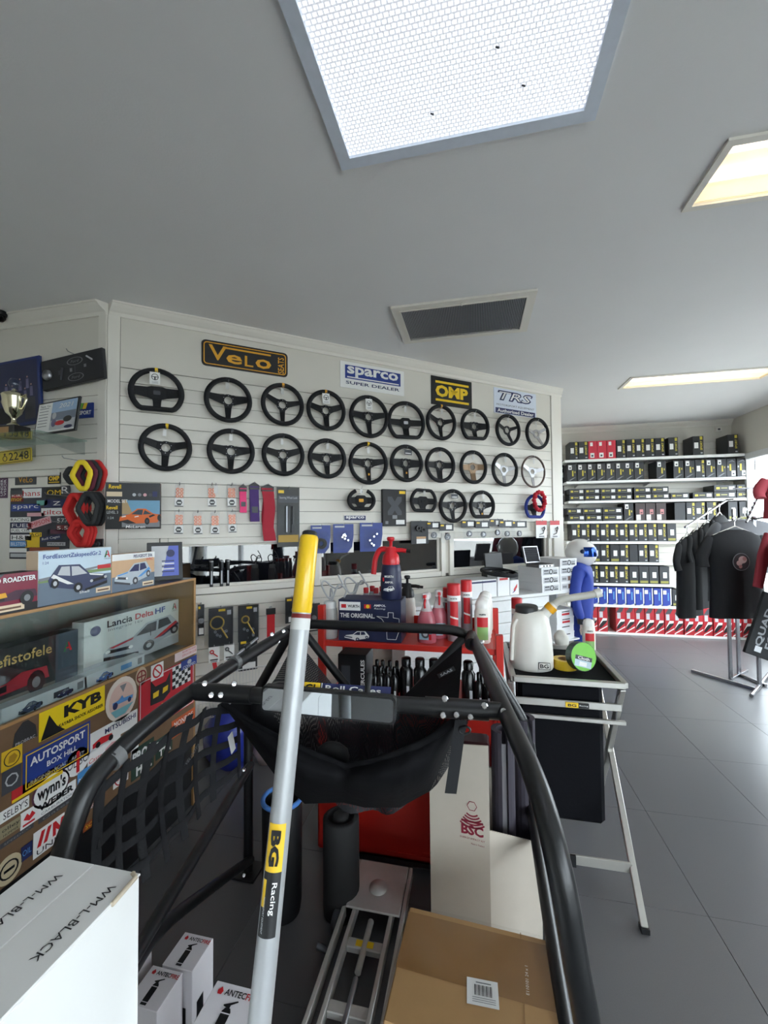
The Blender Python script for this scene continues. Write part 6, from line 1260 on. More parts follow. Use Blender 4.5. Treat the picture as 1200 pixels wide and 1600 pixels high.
p = on_y(610, 940, 2.2); pump('dark blue pump sprayer with red head and handle, on top of the blue carton', T_(p.x, 2.225, ZB), NB, mat('red_plastic', (204, 34, 44), .35))
p = stand(637, 975); pump('black-headed pump sprayer with white tank, right of the blue carton', p, mat('white_tank', (206, 202, 194), .4), BLACK, .9, False)
PKL = mat('pink_liquid', (206, 108, 122), .25, alpha=.8); CLB = mat('clear_bottle', (226, 216, 218), .2, alpha=.6)
def trigger(lab, P, rz=0):
    t = thing('spray_bottle', lab, 'spray bottle', P @ RZ(rz), 'pink trigger spray bottles on the red rack')
    MB().lathe([(.046, 0), (.05, .008), (.05, .10), (.046, .125), (.03, .165)], PKL, 18, None, True, 1, .7).build('bottle_body', t); MB().lathe([(.031, .163), (.022, .19), (.016, .21), (.016, .225)], CLB, 16, None, True, 1, .8).build('neck', t)
    MB().rect(-.032, .02, .032, .085, -.036, mat('label_blue_grey', (150, 180, 196), .4)).disc(0, .05, .022, -.0365, DGREY, 14).disc(0, .05, .012, -.037, LGREY, 12).rect(.018, .02, .032, .05, -.0366, RED).build('label', t)
    MB().box((-.02, -.03, .222), (.02, .03, .258), mat('trigger_white', (232, 226, 226), .35), bev=.008).build('trigger_head', t); MB().box((-.007, -.052, .235), (.007, -.028, .252), RED, bev=.002).build('nozzle', t); MB().tube([(0, -.03, .228), (0, -.046, .205), (0, -.04, .185)], .006, RED, 7).build('trigger', t)
trigger('pink trigger spray bottle with blue label, front one', stand(667, 1003), -.1); p = on_z(667, 1003, ZR); trigger('pink trigger spray bottle behind the front one', T_(p.x + .055, p.y + .10, ZR), .2); trigger('pink trigger spray bottle furthest back of three', T_(p.x + .10, p.y + .20, ZR), .1)
def aerosol(lab, P, hh=.30, r=.036):
    t = thing('aerosol_can', lab, 'can', P, 'red aerosol cans'); g_ = mat('can_grey', (160, 160, 166), .3, .4)
    MB().lathe([(r * .96, 0), (r, .004), (r, hh * .72)], g_, 18).build('can_body', t); MB().lathe([(r * 1.005, hh * .70), (r * 1.005, hh * .80)], PAPER, 18).build('white_band', t); MB().lathe([(r, hh * .80), (r, hh * .99), (r * .94, hh), (0, hh)], RED, 18).build('cap', t)
    mb = MB(); a0, a1 = -2.1, -.9; rows = [[(1.012 * r * math.cos(a0 + (a1 - a0) * i / 6), 1.012 * r * math.sin(a0 + (a1 - a0) * i / 6), z) for i in range(7)] for z in (hh * .70, hh * .25)]; mb.grid(rows, RED).build('red_label', t)
    rows = [[(1.02 * r * math.cos(a0 + (a1 - a0) * i / 6), 1.02 * r * math.sin(a0 + (a1 - a0) * i / 6), z - .012 * i / 6) for i in range(7)] for z in (hh * .45, hh * .42)]; MB().grid(rows, PAPER).build('label_line', t); text('WURTH', 0, hh * .75, .009, BLACK, t, -r * 1.03, .035, .03); return t
aerosol('large red-capped aerosol can standing front right on the red rack', stand(710, 1000)); p = on_z(710, 1000, ZR); aerosol('red-capped aerosol can behind the large front one', T_(p.x + .065, p.y + .08, ZR), .31, .03); aerosol('shorter red-capped aerosol can left of the large one', T_(p.x - .035, p.y + .09, ZR), .265, .03)
def detail_bottle(lab, P, sc=1, group='white detail bottles on the red rack'):
    t = thing('detail_bottle', lab, 'bottle', P @ Matrix.Scale(sc, 4), group); wm_ = mat('bottle_white', (226, 222, 214), .35)
    MB().lathe([(.036, 0), (.04, .006), (.04, .16), (.034, .18)], wm_, 18, None, True, 1, .75).build('bottle_body', t); MB().lathe([(.034, .178), (.036, .195), (.03, .215), (.012, .225), (0, .225)], mat('cap_white', (234, 232, 228), .3), 16, None, True, 1, .75).build('cap', t)
    rows = lambda z0, z1: [[(1.01 * .04 * math.cos(a), 1.01 * .03 * math.sin(a), z) for a in [-2.3 + 1.5 * i / 6 for i in range(7)]] for z in (z0, z1)]
    MB().grid(rows(.135, .085), RED).build('red_label', t); MB().grid(rows(.085, .02), mat('label_green', (140, 184, 110), .4)).build('green_label', t); text('WURTH', 0, .15, .009, DGREY, t, -.032, .034, .03); return t
p = on_z(754, 1003, ZR)
for i, nm in enumerate(('front one of four', 'second of four', 'third of four', 'rearmost of four')): detail_bottle('white bottle with red and green label, %s in a row' % nm, T_(p.x + .03 * 0 + .008 * i, p.y - .01 + .088 * i, ZR))
# goods on the middle shelf
ZM = .77
p = on_z(560, 1085, ZM); w = .13
t = thing('black_product_box', 'black retail box with upright white lettering on the middle red shelf', 'box', T_(p.x - .02, 2.2, ZM)); MB().box((-.09, 0, 0), (.07, .16, .22), BLACK, bev=.002).build('carton_body', t); text('HERCULES', .05, .11, .022, PAPER, t, y_, .17, .03, rot=PI / 2); MB().rect(-.07, .06, -.02, .16, y_, DGREY).build('print', t)
GB = mat('gloss_black_bottle', (15, 15, 17), .25)
def spray_black(lab, x, y, big):
    t = thing('black_spray_bottle', lab, 'bottle', T_(x, y, ZM), 'black bottles on the middle red shelf')
    if big: MB().lathe([(.034, 0), (.036, .006), (.036, .15), (.02, .175)], GB, 14).build('bottle_body', t); MB().lathe([(.026, .172), (.026, .21), (.02, .216), (0, .216)], GB, 12).build('cap', t); MB().rect(.006, .02, .02, .075, -.0365, LGREY).build('barcode_label', t)
    else: MB().lathe([(.02, 0), (.022, .006), (.022, .11), (.01, .13)], GB, 12).build('bottle_body', t); MB().lathe([(.011, .128), (.011, .165), (.007, .17), (0, .17)], GB, 10).build('spray_cap', t); MB().rect(.002, .02, .012, .05, -.0225, LGREY).build('barcode_label', t)
k = 0; od = ['first', 'second', 'third', 'fourth', 'fifth', 'sixth', 'seventh', 'eighth', 'ninth', 'tenth', 'eleventh', 'twelfth', 'thirteenth', 'fourteenth', 'fifteenth', 'sixteenth', 'seventeenth', 'eighteenth', 'nineteenth', 'twentieth', 'twenty-first', 'twenty-second']
for i, (u, big) in enumerate([(592, 0), (601, 0), (612, 0), (623, 0), (640, 1), (661, 1), (682, 1), (733, 1), (748, 0), (760, 0), (772, 0)]):
    for j in range(2):
        q = on_z(u, 1078 if j == 0 else 1068, ZM)
        if j == 1 and big: continue
        spray_black('%s black bottle, %s from left in the %s row of the middle red shelf' % ('large' if big else 'slim', od[i], 'front' if j == 0 else 'back'), min(max(q.x, XA + .05), XB - .04) + .012 * j, 2.20 + .10 * j + (.03 if big else 0), big)
for i, (x, lab) in enumerate(((.0, 'grey foam ring lying at the right end of the middle red shelf'),)):
    t = thing('black_container', 'squat dark container left on the middle red shelf behind the pole', 'container', T_(XA + .12, 2.28, ZM)); MB().lathe([(.06, 0), (.065, .01), (.065, .10), (.045, .13), (.02, .14), (.02, .165), (0, .165)], GB, 18).build('jar', t)
# dark goods in the base bin
random.seed(11)
for i in range(5):
    x = XA + .12 + .17 * i; t = thing('maroon_pack', 'dark maroon packed cloth standing in the red base bin, %s from left' % od[i], 'pack', T_(x, 2.30, .06), 'maroon packs in the red bin'); MB().box((-.07, -.06, 0), (.07, .06, .50 + .03 * (i % 2)), mat('maroon_pack', (70, 24, 34), .5, var=.2), bev=.012).build('pack_body', t); MB().box((-.05, -.063, .3), (.05, -.0602, .42), DGREY).build('label', t)
# ------------------------------------------------------------------ folding trolley with jug and tapes
CX0, CX1, CY0, CY1, CZ = .185, .715, 2.275, 2.90, .895
AL = mat('satin_aluminium', (190, 188, 182), .34, .7, var=.05)
tr = thing('folding_trolley', 'folding aluminium pit trolley with black fabric bag, right of the roll cage', 'trolley', T_(.45, 2.5, 0)); TO = Vector((.45, 2.5, 0))
def Tq(*p): return Vector(p) - TO
def bar(nm, a, b, s=(.014, .014), m=AL):
    a, b = Tq(*a), Tq(*b); d = b - a; q = d.to_track_quat('Y', 'Z').to_matrix().to_4x4(); MB().box((-s[0], 0, -s[1]), (s[0], d.length, s[1]), m, Matrix.Translation(a) @ q, bev=.0025).build(nm, tr)
mb = MB()
for nm, a, b in (('tray_rail', (CX0, CY0, CZ), (CX1, CY0, CZ)), ('tray_rail', (CX0, CY1, CZ), (CX1, CY1, CZ)), ('tray_rail', (CX0, CY0, CZ), (CX0, CY1, CZ)), ('tray_rail', (CX1, CY0, CZ), (CX1, CY1, CZ))): bar(nm, a, b, (.014, .014))
for x in (CX0, CX1):
    bar('rear_leg', (x, CY1 - .04, CZ - .03), (x - .05 * (1 if x > .4 else -1), 1.965, .012)); bar('front_leg', (x - .012, CY0 + .01, CZ - .02), (x - .06 * (1 if x > .4 else -1), 2.66, .012))
    MB().box((-.016, -.018, 0), (.016, .018, .02), BLACK, T_(*Tq(x - .05 * (1 if x > .4 else -1), 1.965, 0))).build('foot', tr); MB().box((-.016, -.018, 0), (.016, .018, .02), BLACK, T_(*Tq(x - .06 * (1 if x > .4 else -1), 2.66, 0))).build('foot', tr)
    MB().tube([Tq(x - .012, CY0 + .005, CZ - .02), Tq(x - .03, CY0 + .02, CZ - .06), Tq(x - .03, CY0 + .06, CZ - .20)], .005, STEEL, 6).build('lock_lever', tr)
bar('front_bar', (CX0 + .0, CY0 + .025, .775), (CX1 - .012, CY0 + .025, .775), (.006, .018)); bar('cross_tube', (CX0, CY0 + .04, .695), (CX1 + .01, CY0 + .04, .695), (.010, .010)); bar('lower_bar', (CX0, 2.545, .305), (CX1 - .05, 2.545, .305), (.006, .014))
def zy(v, y, u): return on_y(u, v, y)
fb = (CZ - .03) ; tt = .155
bar('foot_bar', (CX0 + .04, 1.965 + (CY1 - .04 - 1.965) * tt, .012 + fb * tt), (CX1 - .045, 1.965 + (CY1 - .04 - 1.965) * tt, .012 + fb * tt), (.006, .022)); MB().box((-.012, -.012, -.025), (.012, .0, .025), BLACK, T_(*Tq(.42, 1.965 + (CY1 - .04 - 1.965) * tt - .004, .012 + fb * tt))).build('strap_stud', tr)
MB().box(tuple(Tq(.44, CY0 + .010, .763)), tuple(Tq(.50, CY0 + .0188, .787)), YEL).build('maker_label', tr); MB().box(tuple(Tq(.50, CY0 + .010, .763)), tuple(Tq(.55, CY0 + .0188, .787)), BLACK).build('maker_label', tr); text('BG', 0, 0, .014, BLACK, tr, 0, .04, .03, T=T_(*Tq(.47, CY0 + .0096, .775))); text('Racing', 0, 0, .009, PAPER, tr, 0, .04, .0, T=T_(*Tq(.525, CY0 + .0096, .775)))
NYB = mat('black_canvas', (12, 13, 18), .85, ior=1.25, bump=.2, scale=60)
MB().box(tuple(Tq(CX0 + .01, CY0 + .012, CZ - .022)), tuple(Tq(CX1 - .012, CY1 - .012, CZ - .012)), NYB).build('tray_cloth', tr)
MB().box(tuple(Tq(CX0 + .03, 2.335, .16)), tuple(Tq(CX1 - .085, 2.53, CZ - .03)), NYB, bev=.02).build('hanging_bag', tr)
ZT2 = CZ - .011
JW = mat('milky_plastic', (226, 224, 216), .4, var=.02, coat=.2)
p = on_z(832, 1046, ZT2); 
jg = thing('refuelling_jug', 'big milky white refuelling jug with black cap and bent spout on the trolley', 'jug', T_(p.x, p.y + .05, ZT2))
sc = .118
MB().lathe([(sc * .97, 0), (sc * 1.02, .015), (sc, .10), (sc * .93, .22), (sc * .80, .285), (sc * .62, .315), (sc * .52, .32)], JW, 28, None, True, 1, .85).build('jug_body', jg)
MB().lathe([(.062, .308), (.063, .34), (.057, .347), (0, .347)], mat('cap_black', (34, 36, 38), .5), 24, T_(-.02, 0, 0)).build('cap', jg)
MB().tube(bend([(-.075, -.045, .275), (-.098, -.052, .24), (-.108, -.056, .12), (-.112, -.058, .05)], .04, 4), .011, JW, 10).build('handle', jg)
sp = [(.05, 0, .27), (.085, 0, .31), (.13, .0, .355), (.20, 0, .385), (.30, 0, .405)]
MB().tube(smooth_path(sp[:3], 4), .03, JW, 14, rs=[.036 - .012 * i / 8 for i in range(9)]).build('spout_neck', jg)
MB().tube([(.098, 0, .322), (.122, 0, .347)], .033, mat('amber_ring', (236, 170, 30), .35), 16).build('spout_ring', jg)
MB().tube(smooth_path([(.115, 0, .34), (.16, 0, .378), (.22, 0, .395), (.30, 0, .41), (.36, 0, .425)], 6), .02, mat('clear_spout', (208, 206, 196), .3, alpha=.85), 14).build('spout', jg); MB().tube([(.345, 0, .421), (.375, 0, .43)], .025, JW, 14).build('spout_tip', jg)
o = MB().rect(.025, .02, .085, .058, 0, BLACK, T_(0, -.105, 0)).rect(.028, .023, .082, .055, -.001, JW, T_(0, -.105, 0)).build('label_frame', jg); text('BG', .055, .039, .022, BLACK, jg, -.107, .044, .03)
def tape(lab, M_, r0, r1, wd_, m, core):
    t = thing('tape_roll', lab, 'tape', M_); MB().lathe([(r1, 0), (r1, wd_), (r0, wd_), (r0, 0), (r1, 0)], m, 28, None, False).build('tape', t); MB().lathe([(r0 - .0005, 0), (r0 - .0005, wd_), (r0 - .004, wd_), (r0 - .004, 0)], core, 24, None, False).build('core', t); return t
p = on_z(886, 1049, ZT2); tape('yellow tape roll lying flat on the trolley next to the jug', T_(p.x, p.y + .06, ZT2), .038, .062, .05, mat('tape_yellow', (206, 172, 40), .35), KR)
q = on_z(905, 1052, ZT2); t = tape('dark green tape roll with lime label leaning on the yellow roll', T_(q.x + .005, q.y + .045, ZT2 + .082) @ RZ(.35) @ RY(.28) @ RX(PI / 2 - .18), .035, .076, .05, mat('tape_green', (28, 58, 50), .4), KR)
MB().lathe([(.074, .0505), (.074, .0515), (0, .0515)], mat('lime_label', (120, 200, 70), .4), 24, None, False).build('label_disc', t); 
MB().rect(-.05, -.055, .05, -.005, 0, mat('label_pale', (186, 206, 214), .4), T_(0, 0, .0523) @ RX(-PI / 2)).rect(-.022, -.05, .022, -.028, -.0004, PAPER, T_(0, 0, .0523) @ RX(-PI / 2)).rect(-.05, -.02, .05, .002, -.0004, DGREY, T_(0, 0, .0523) @ RX(-PI / 2)).build('label_print', t); text('Cloth', 0, -.009, .016, PAPER, t, 0, .07, .02, T=T_(0, 0, .0532) @ RX(-PI / 2))
p = on_z(922, 1022, ZT2); detail_bottle('white bottle with red and green label standing behind the green tape', T_(p.x, p.y + .02, ZT2), .95, 'white bottle on the trolley')
p = on_z(880, 1016, ZT2); crumple('white_rag', 'crumpled white rag beside the jug on the trolley', 'rag', (p.x, p.y + .06, ZT2), .045, .045, .11, mat('rag_white', (218, 216, 208), .9, bump=.4), 21, None, 'cloth')
p = on_z(808, 1012, ZT2); aerosol('red-capped aerosol can standing behind the white jug', T_(p.x + .0, min(p.y, CY1 - .06), ZT2), .33, .034)
# ------------------------------------------------------------------ sales counter along the middle wall and its boxes
OC = .55
xa = 2.05; xe = on_f(FW, 903, 922, OC)[0]; ZC = on_f(FW, 733, 939, OC)[1]; xb = on_f(FW, 862, 940, OC)[0]
sc_ = thing('sales_counter', 'white slatted sales counter against the middle wall, boxes stacked at its end', 'counter', FW @ T_(xa, 0, 0)); LN = xe - xa
WC = mat('counter_white', (226, 228, 228), .4)
MB().box((0, -OC, ZC - .03), (LN, -.02, ZC), WC, bev=.003).build('counter_top', sc_)
for k in range(9): MB().box((0, -OC + .03, ZC - .135 - .1007 * k), (xb - xa, -OC + .045, ZC - .04 - .1007 * k), WC, bev=.002).build('slat', sc_)
MB().box((0, -OC + .045, 0), (xb - xa, -.3, ZC - .03), mat('carcass_white', (206, 206, 204), .5)).build('carcass', sc_)
ZL = on_f(FW, 880, 1000, OC)[1]
MB().box((xb - xa + .002, -OC - .02, ZL - .015), (LN, -.05, ZL), WC, bev=.002).build('lower_shelf', sc_); MB().box((xb - xa, -.06, 0), (LN, -.03, ZC - .03), WC).build('rear_panel', sc_); MB().box((LN - .02, -.3, 0), (LN, -.06, ZC - .03), WC).build('end_panel', sc_)
def wbox(lab, u0, u1, v0, v1, off, dp, kind, gp):
    x0, z1 = on_f(FW, u0, v0, off); x1, z0 = on_f(FW, u1, v1, off); return x0, x1, z0, z1
WB = mat('white_box_card', (230, 231, 232), .5, var=.02)
def label_box(lab, x, z, w, d, h, off, kind, gp):
    t = thing('white_box', lab, 'box', FW @ T_(x, -off, z), gp); MB().box((-w / 2, 0, 0), (w / 2, d, h), WB, bev=.0015).build('carton_body', t); MB().box((-w / 2 - .0008, -.001, h * .80), (w / 2 + .0008, d + .001, h + .0008), WB).build('lid', t)
    mb = MB()
    if kind == 'print':
        mb.rect(-w * .42, h * .12, w * .42, h * .82, -.0014, LGREY).rect(-w * .36, h * .55, -w * .1, h * .72, -.002, DGREY).rect(-w * .36, h * .2, -w * .05, h * .4, -.002, GREY).rect(.15 * w, h * .2, .38 * w, h * .35, -.002, BLACK); annulus(mb, w * .07, w * .11, -.0024, -.002, BLACK if 'plain' not in lab else DGREY, 12, w * .03, h * .48)
        mb.rect(w * .12, h * .45, w * .36, h * .6, -.002, GREY)
    elif kind == 'brown': mb.rect(-w * .42, h * .12, w * .42, h * .82, -.0014, LGREY).rect(-w * .05, h * .2, w * .1, h * .75, -.002, mat('brown_pad', (110, 76, 66), .5)).rect(.18 * w, h * .25, .38 * w, h * .6, -.002, DGREY).rect(-.38 * w, h * .3, -.14 * w, h * .6, -.002, GREY)
    else: mb.rect(-w * .2, h * .62, w * .25, h * .74, -.0014, BLACK); 
    if kind == 'red': mb.rect(-w * .2, h * .2, w * .25, h * .48, -.0014, RED)
    mb.build('end_label', t); return t
xL0, xL1 = on_f(FW, 847, 900, OC)[0], on_f(FW, 874.5, 900, OC)[0]; xR0, xR1 = on_f(FW, 875.5, 900, OC)[0], on_f(FW, 901.5, 900, OC)[0]
hb_ = .0765; nmr = ['bottom', 'second from bottom', 'third from bottom', 'top']
for k in range(3): label_box('white printed box, %s of the left stack on the counter end' % nmr[k if k < 2 else 3], (xL0 + xL1) / 2, ZC + hb_ * k, xL1 - xL0, .30, hb_ - .0012, OC - .004 * k, 'print', 'white boxes stacked on the counter')
for k in range(4): label_box('white printed box, %s of the right stack on the counter end' % nmr[k], (xR0 + xR1) / 2, ZC + hb_ * k, xR1 - xR0, .30, hb_ - .0012, OC - .003 * ((k * 7) % 3), 'brown' if k < 2 else 'print', 'white boxes stacked on the counter')
for k in range(4): label_box('white lidded box, %s of the low stack under the counter end' % nmr[k], (xb + xe) / 2 - .0, ZL + .073 * k, xR1 - xR0, .30, .0718, OC - .004 * (k % 2), 'red' if k > 1 else 'plain', 'white boxes under the counter end')
z3 = ZC + hb_ * 3
t = thing('silver_case', 'small open silver case with black eggshell foam lid on the left box stack', 'case', FW @ T_((xL0 + xL1) / 2 - .03, -OC + .02, z3)); w = .20
MB().box((-w / 2, 0, 0), (w / 2, .17, .03), STEEL, bev=.003).build('case_base', t); MB().box((-w / 2 + .006, .006, .03), (w / 2 - .006, .164, .034), BLACK).build('foam_insert', t)
lid = MB().box((-w / 2, -.01, 0), (w / 2, .012, .17), STEEL, bev=.003).build('lid', t, T_(-.0, .175, .03) @ RX(-.25)); mb = MB()
for i in range(8):
    for j in range(7): mb.add([(-w / 2 + .012 + .022 * i, -.011, .012 + .021 * j), (-w / 2 + .012 + .022 * (i + 1), -.011, .012 + .021 * j), (-w / 2 + .012 + .022 * (i + 1), -.011, .012 + .021 * (j + 1)), (-w / 2 + .012 + .022 * i, -.011, .012 + .021 * (j + 1)), (-w / 2 + .023 + .022 * i, -.022, .022 + .021 * j)], [(0, 1, 4), (1, 2, 4), (2, 3, 4), (3, 0, 4)], DGREY)
mb.build('eggshell_foam', lid)
MB().rect(-w * .42, .004, w * .42, .026, -.0012, PAPER).disc(-.04, .015, .009, -.002, BLACK, 10).disc(.0, .015, .009, -.002, BLACK, 10).disc(.04, .015, .009, -.002, BLACK, 10).build('front_label', t)
bx = on_f(FW, 790, 885, .42)[0]
t = thing('black_case', 'black open equipment case standing on the counter before the right window', 'case', FW @ T_(bx, -.44, ZC + .11)); MB().box((-.14, 0, .0), (.14, .2, .075), BLACK, bev=.004).build('case_base', t); MB().box((-.13, -.04, .075), (-.02, .12, .09), BLACK, bev=.003).build('tray', t); MB().box((-.08, 0, 0), (.14, .02, .19), BLACK, T_(0, .2, .07) @ RX(-.12), bev=.004).build('lid', t)
MB().box((-.135, .01, -.11), (.135, .19, 0), DGREY, bev=.004).build('carry_sleeve', t)
x = on_f(FW, 783, 891, OC - .08)[0]
def plain_box(lab, u0, u1, vt, off, d, extra=None):
    x0, z1 = on_f(FW, u0, vt, off); x1, _ = on_f(FW, u1, vt, off); w = x1 - x0; h = z1 - ZC; t = thing('small_carton', lab, 'box', FW @ T_((x0 + x1) / 2, -off, ZC), 'small cartons on the counter'); MB().box((-w / 2, 0, 0), (w / 2, d, h), WB, bev=.0015).build('carton_body', t)
    mb = MB()
    if extra == 'red': mb.poly([(-w * .1, h * .15), (w * .3, h * .5), (w * .3, h * .75), (-w * .1, h * .4)], -.0012, RED).poly([(-w * .3, h * .1), (w * .0, h * .2), (w * .2, h * .36), (-.1 * w, h * .26)], -.0012, BLUE)
    elif extra == 'flat': mb.rect(-w * .01, h * .05, w * .005, h * .95, -.0012, NAVY).rect(-w * .48, h * .82, w * .48, h * .92, -.0012, NAVY)
    else: mb.rect(-w * .35, h * .75, w * .35, h * .85, -.0012, RED)
    mb.build('print', t); return h
plain_box('low white carton with navy bands, left end on the counter', 731, 776, 908, .50, .2, 'flat'); hh = plain_box('tall white carton under the black wheel rim on the counter', 777.5, 796, 899, .50, .14); plain_box('small white carton with red and blue mark on the counter', 797, 810.5, 907, .50, .10, 'red')
xw, zw = on_f(FW, 783, 899, .46)
t = thing('steering_wheel', 'black suede wheel rim lying flat on white cartons on the counter', 'steering wheel', FW @ T_(xw, -.43, ZC + hh + .018) @ RY(.04) @ RX(.12)); MB().tube([(.155 * math.cos(2 * PI * i / 32), .155 * math.sin(2 * PI * i / 32), 0) for i in range(32)], .017, SUEDE, 10, closed=True).build('rim', t); MB().box((-.15, -.02, -.004), (-.06, .02, .002), SATIN).box((.06, -.02, -.004), (.15, .02, .002), SATIN).lathe([(.065, -.004), (.065, .002), (.03, .002), (.03, -.004)], SATIN, 20).build('spoke_plate', t)
# ------------------------------------------------------------------ helmeted mannequin in blue race suit
hp = at(907, 863, 4.25); MA = 1.2
mq = thing('mannequin', 'mannequin in blue race suit and white full-face helmet with blue visor, by the counter', 'mannequin', T_(hp.x, hp.y, 0) @ RZ(MA)); HZ = hp.z
def skin_body(name, verts, edges, radii, m, parent, root=0, sub=2):
    me = D.meshes.new(name); me.from_pydata(verts, edges, []); o = obj(name, me, parent); me.materials.append(m)
    sk_ = o.modifiers.new('skin', 'SKIN'); sk_.use_smooth_shade = True
    for i, r in enumerate(radii): d = me.skin_vertices[0].data[i]; d.radius = r if isinstance(r, tuple) else (r, r); d.use_root = (i == root)
    ss_ = o.modifiers.new('sub', 'SUBSURF'); ss_.levels = sub; ss_.render_levels = sub; return o
s = HZ / 1.45
V = [(0, 0, .86 * s), (0, -.01, 1.02 * s), (0, -.01, 1.18 * s), (0, .01, 1.30 * s), (0, .0, 1.37 * s),
     (-.15, .01, 1.26 * s), (-.21, .03, 1.10 * s), (-.235, .02, .96 * s), (-.235, -.03, .78 * s), (.15, .01, 1.26 * s), (.21, .03, 1.10 * s), (.235, .02, .96 * s), (.235, -.03, .78 * s),
     (-.09, 0, .80 * s), (-.10, -.01, .47 * s), (-.10, .02, .10 * s), (-.10, -.06, .05 * s), (.09, 0, .80 * s), (.10, -.01, .47 * s), (.10, .02, .10 * s), (.10, -.06, .05 * s)]
E_ = [(0, 1), (1, 2), (2, 3), (3, 4), (3, 5), (5, 6), (6, 7), (7, 8), (3, 9), (9, 10), (10, 11), (11, 12), (0, 13), (13, 14), (14, 15), (15, 16), (0, 17), (17, 18), (18, 19), (19, 20)]
RR = [(.15, .12), (.135, .11), (.155, .12), (.11, .09), .055, .075, .06, .052, .04, .075, .06, .052, .04, .095, .075, .06, .05, .095, .075, .06, .05]
SUIT = mat('blue_race_suit', (34, 62, 158), .6, var=.12, scale=20, bump=.6, bscale=14)
skin_body('suited_body', V, E_, RR, SUIT, mq)
GLV = mat('dark_glove', (30, 31, 36), .7)
for sx_ in (-1, 1):
    MB().tube([(sx_ * .237, -.03, .80 * s), (sx_ * .238, -.035, .75 * s)], .042, GLV, 12).build('cuff', mq)
    hv = [(sx_ * .238, -.035, .765 * s), (sx_ * .238, -.045, .71 * s)]; he = [(0, 1)]; hr = [.028, (.02, .032)]
    for i, (dy, ln) in enumerate(((-.030, .062), (-.010, .07), (.010, .066), (.028, .052))):
        n = len(hv); hv += [(sx_ * .236, -.045 + dy, .685 * s), (sx_ * .228, -.05 + dy, .685 * s - ln * .55), (sx_ * .215, -.05 + dy, .685 * s - ln)]; he += [(1, n), (n, n + 1), (n + 1, n + 2)]; hr += [.0095, .0085, .0075]
    n = len(hv); hv += [(sx_ * .225, -.085, .715 * s), (sx_ * .215, -.095, .69 * s)]; he += [(1, n), (n, n + 1)]; hr += [.011, .009]
    skin_body('hand', hv, he, hr, mat('pale_hand', (206, 190, 180), .6), mq, 0, 1)
hm = []; n = 40; HW = mat('helmet_white', (236, 234, 230), .18, var=.01, coat=.6)
def hpt(la, lo):  # latitude, longitude (0 = front, local -Y)
    x = math.sin(lo) * math.cos(la); y = -math.cos(lo) * math.cos(la); z = math.sin(la); f = max(0, math.cos(lo)); low = max(0, -math.sin(la))
    return (.125 * x, .148 * y * (1 + .10 * f * low * 1.4) - .0, .140 * z * (1 - .0 * f) - .012 * f * low)
rows = [[hpt(la, 2 * PI * i / n) for i in range(n + 1)] for la in [PI / 2 - (PI / 2 + 1.02) * j / 20 for j in range(21)]]
hl = MB().grid(rows, HW).build('helmet_shell', mq, T_(0, 0, HZ))
rows = [[tuple(Vector(hpt(la, lo)) * 1.04) for lo in [-1.25 + 2.5 * i / 16 for i in range(17)]] for la in [.42 - .66 * j / 6 for j in range(7)]]
MB().grid(rows, mat('blue_mirror_visor', (20, 60, 140), .06, .7, var=0)).build('visor', hl)
for sx_ in (-1, 1): MB().lathe([(.022, 0), (.022, .006), (.014, .01), (0, .01)], mat('visor_pivot', (40, 60, 90), .4), 12, Matrix.Translation(Vector(hpt(.12, sx_ * 1.32)) * 1.01) @ RY(sx_ * PI / 2)).build('visor_pivot', hl)
for lo in (-.5, .0, .5): MB().box((-.012, -.004, -.004), (.012, .004, .004), DGREY, Matrix.Translation(Vector(hpt(.95, lo)) * 1.005) @ RZ(lo) @ RX(.5), bev=.002).build('vent', hl)
MB().box((-.03, -.006, -.006), (.03, .004, .006), DGREY, Matrix.Translation(Vector(hpt(-.62, 0)) * 1.01), bev=.003).build('chin_vent', hl)
# ------------------------------------------------------------------ back wall shelving
YF = 6.95
def bz(u, v): return on_y(u, v, YF).z
def bxx(u, v=780): return on_y(u, v, YF).x
SH = [bz(882, 719), bz(885, 752.5), bz(888, 783), bz(885, 814.5), bz(927, 846), bz(930, 878), bz(925, 911), bz(927, 944)]
SHX = [(1.40, 3.84), (1.42, 3.84), (1.44, 3.84), (1.42, 3.84), (1.40, 3.2), (1.40, 3.2), (1.40, 3.2), (1.40, 3.2)]
nm8 = ['topmost', 'second', 'third', 'fourth', 'fifth', 'sixth', 'seventh', 'lowest']
SHW = mat('shelf_white', (242, 242, 240), .35)
for i, z in enumerate(SH):
    x0, x1 = SHX[i]; t = thing('wall_shelf', 'long white shelf on the back wall, %s from the top' % nm8[i] if i not in (0, 7) else 'long white shelf on the back wall, the %s one' % nm8[i], 'shelf', T_((x0 + x1) / 2, YF, z), 'white shelves on the back wall')
    MB().box((-(x1 - x0) / 2, 0, -.038), ((x1 - x0) / 2, YB - YF - .003, 0), SHW, bev=.003).build('board', t)
    for q in (-.42, 0, .42): MB().slab([(0, -.039), (.33, -.039), (.33, -.08), (.28, -.08)], -.004, .004, SHW, T_(q * (x1 - x0), .02, 0) @ RZ(PI / 2)).build('bracket', t)
BXM = mat('shoe_box_black', (43, 45, 49), .45, var=.08, scale=8); YP = mat('pale_yellow_print', (206, 190, 70), .5); BRN = mat('shoe_box_brown', (64, 52, 52), .5); RBX = mat('shoe_box_red', (204, 44, 66), .45)
ROWN = {}
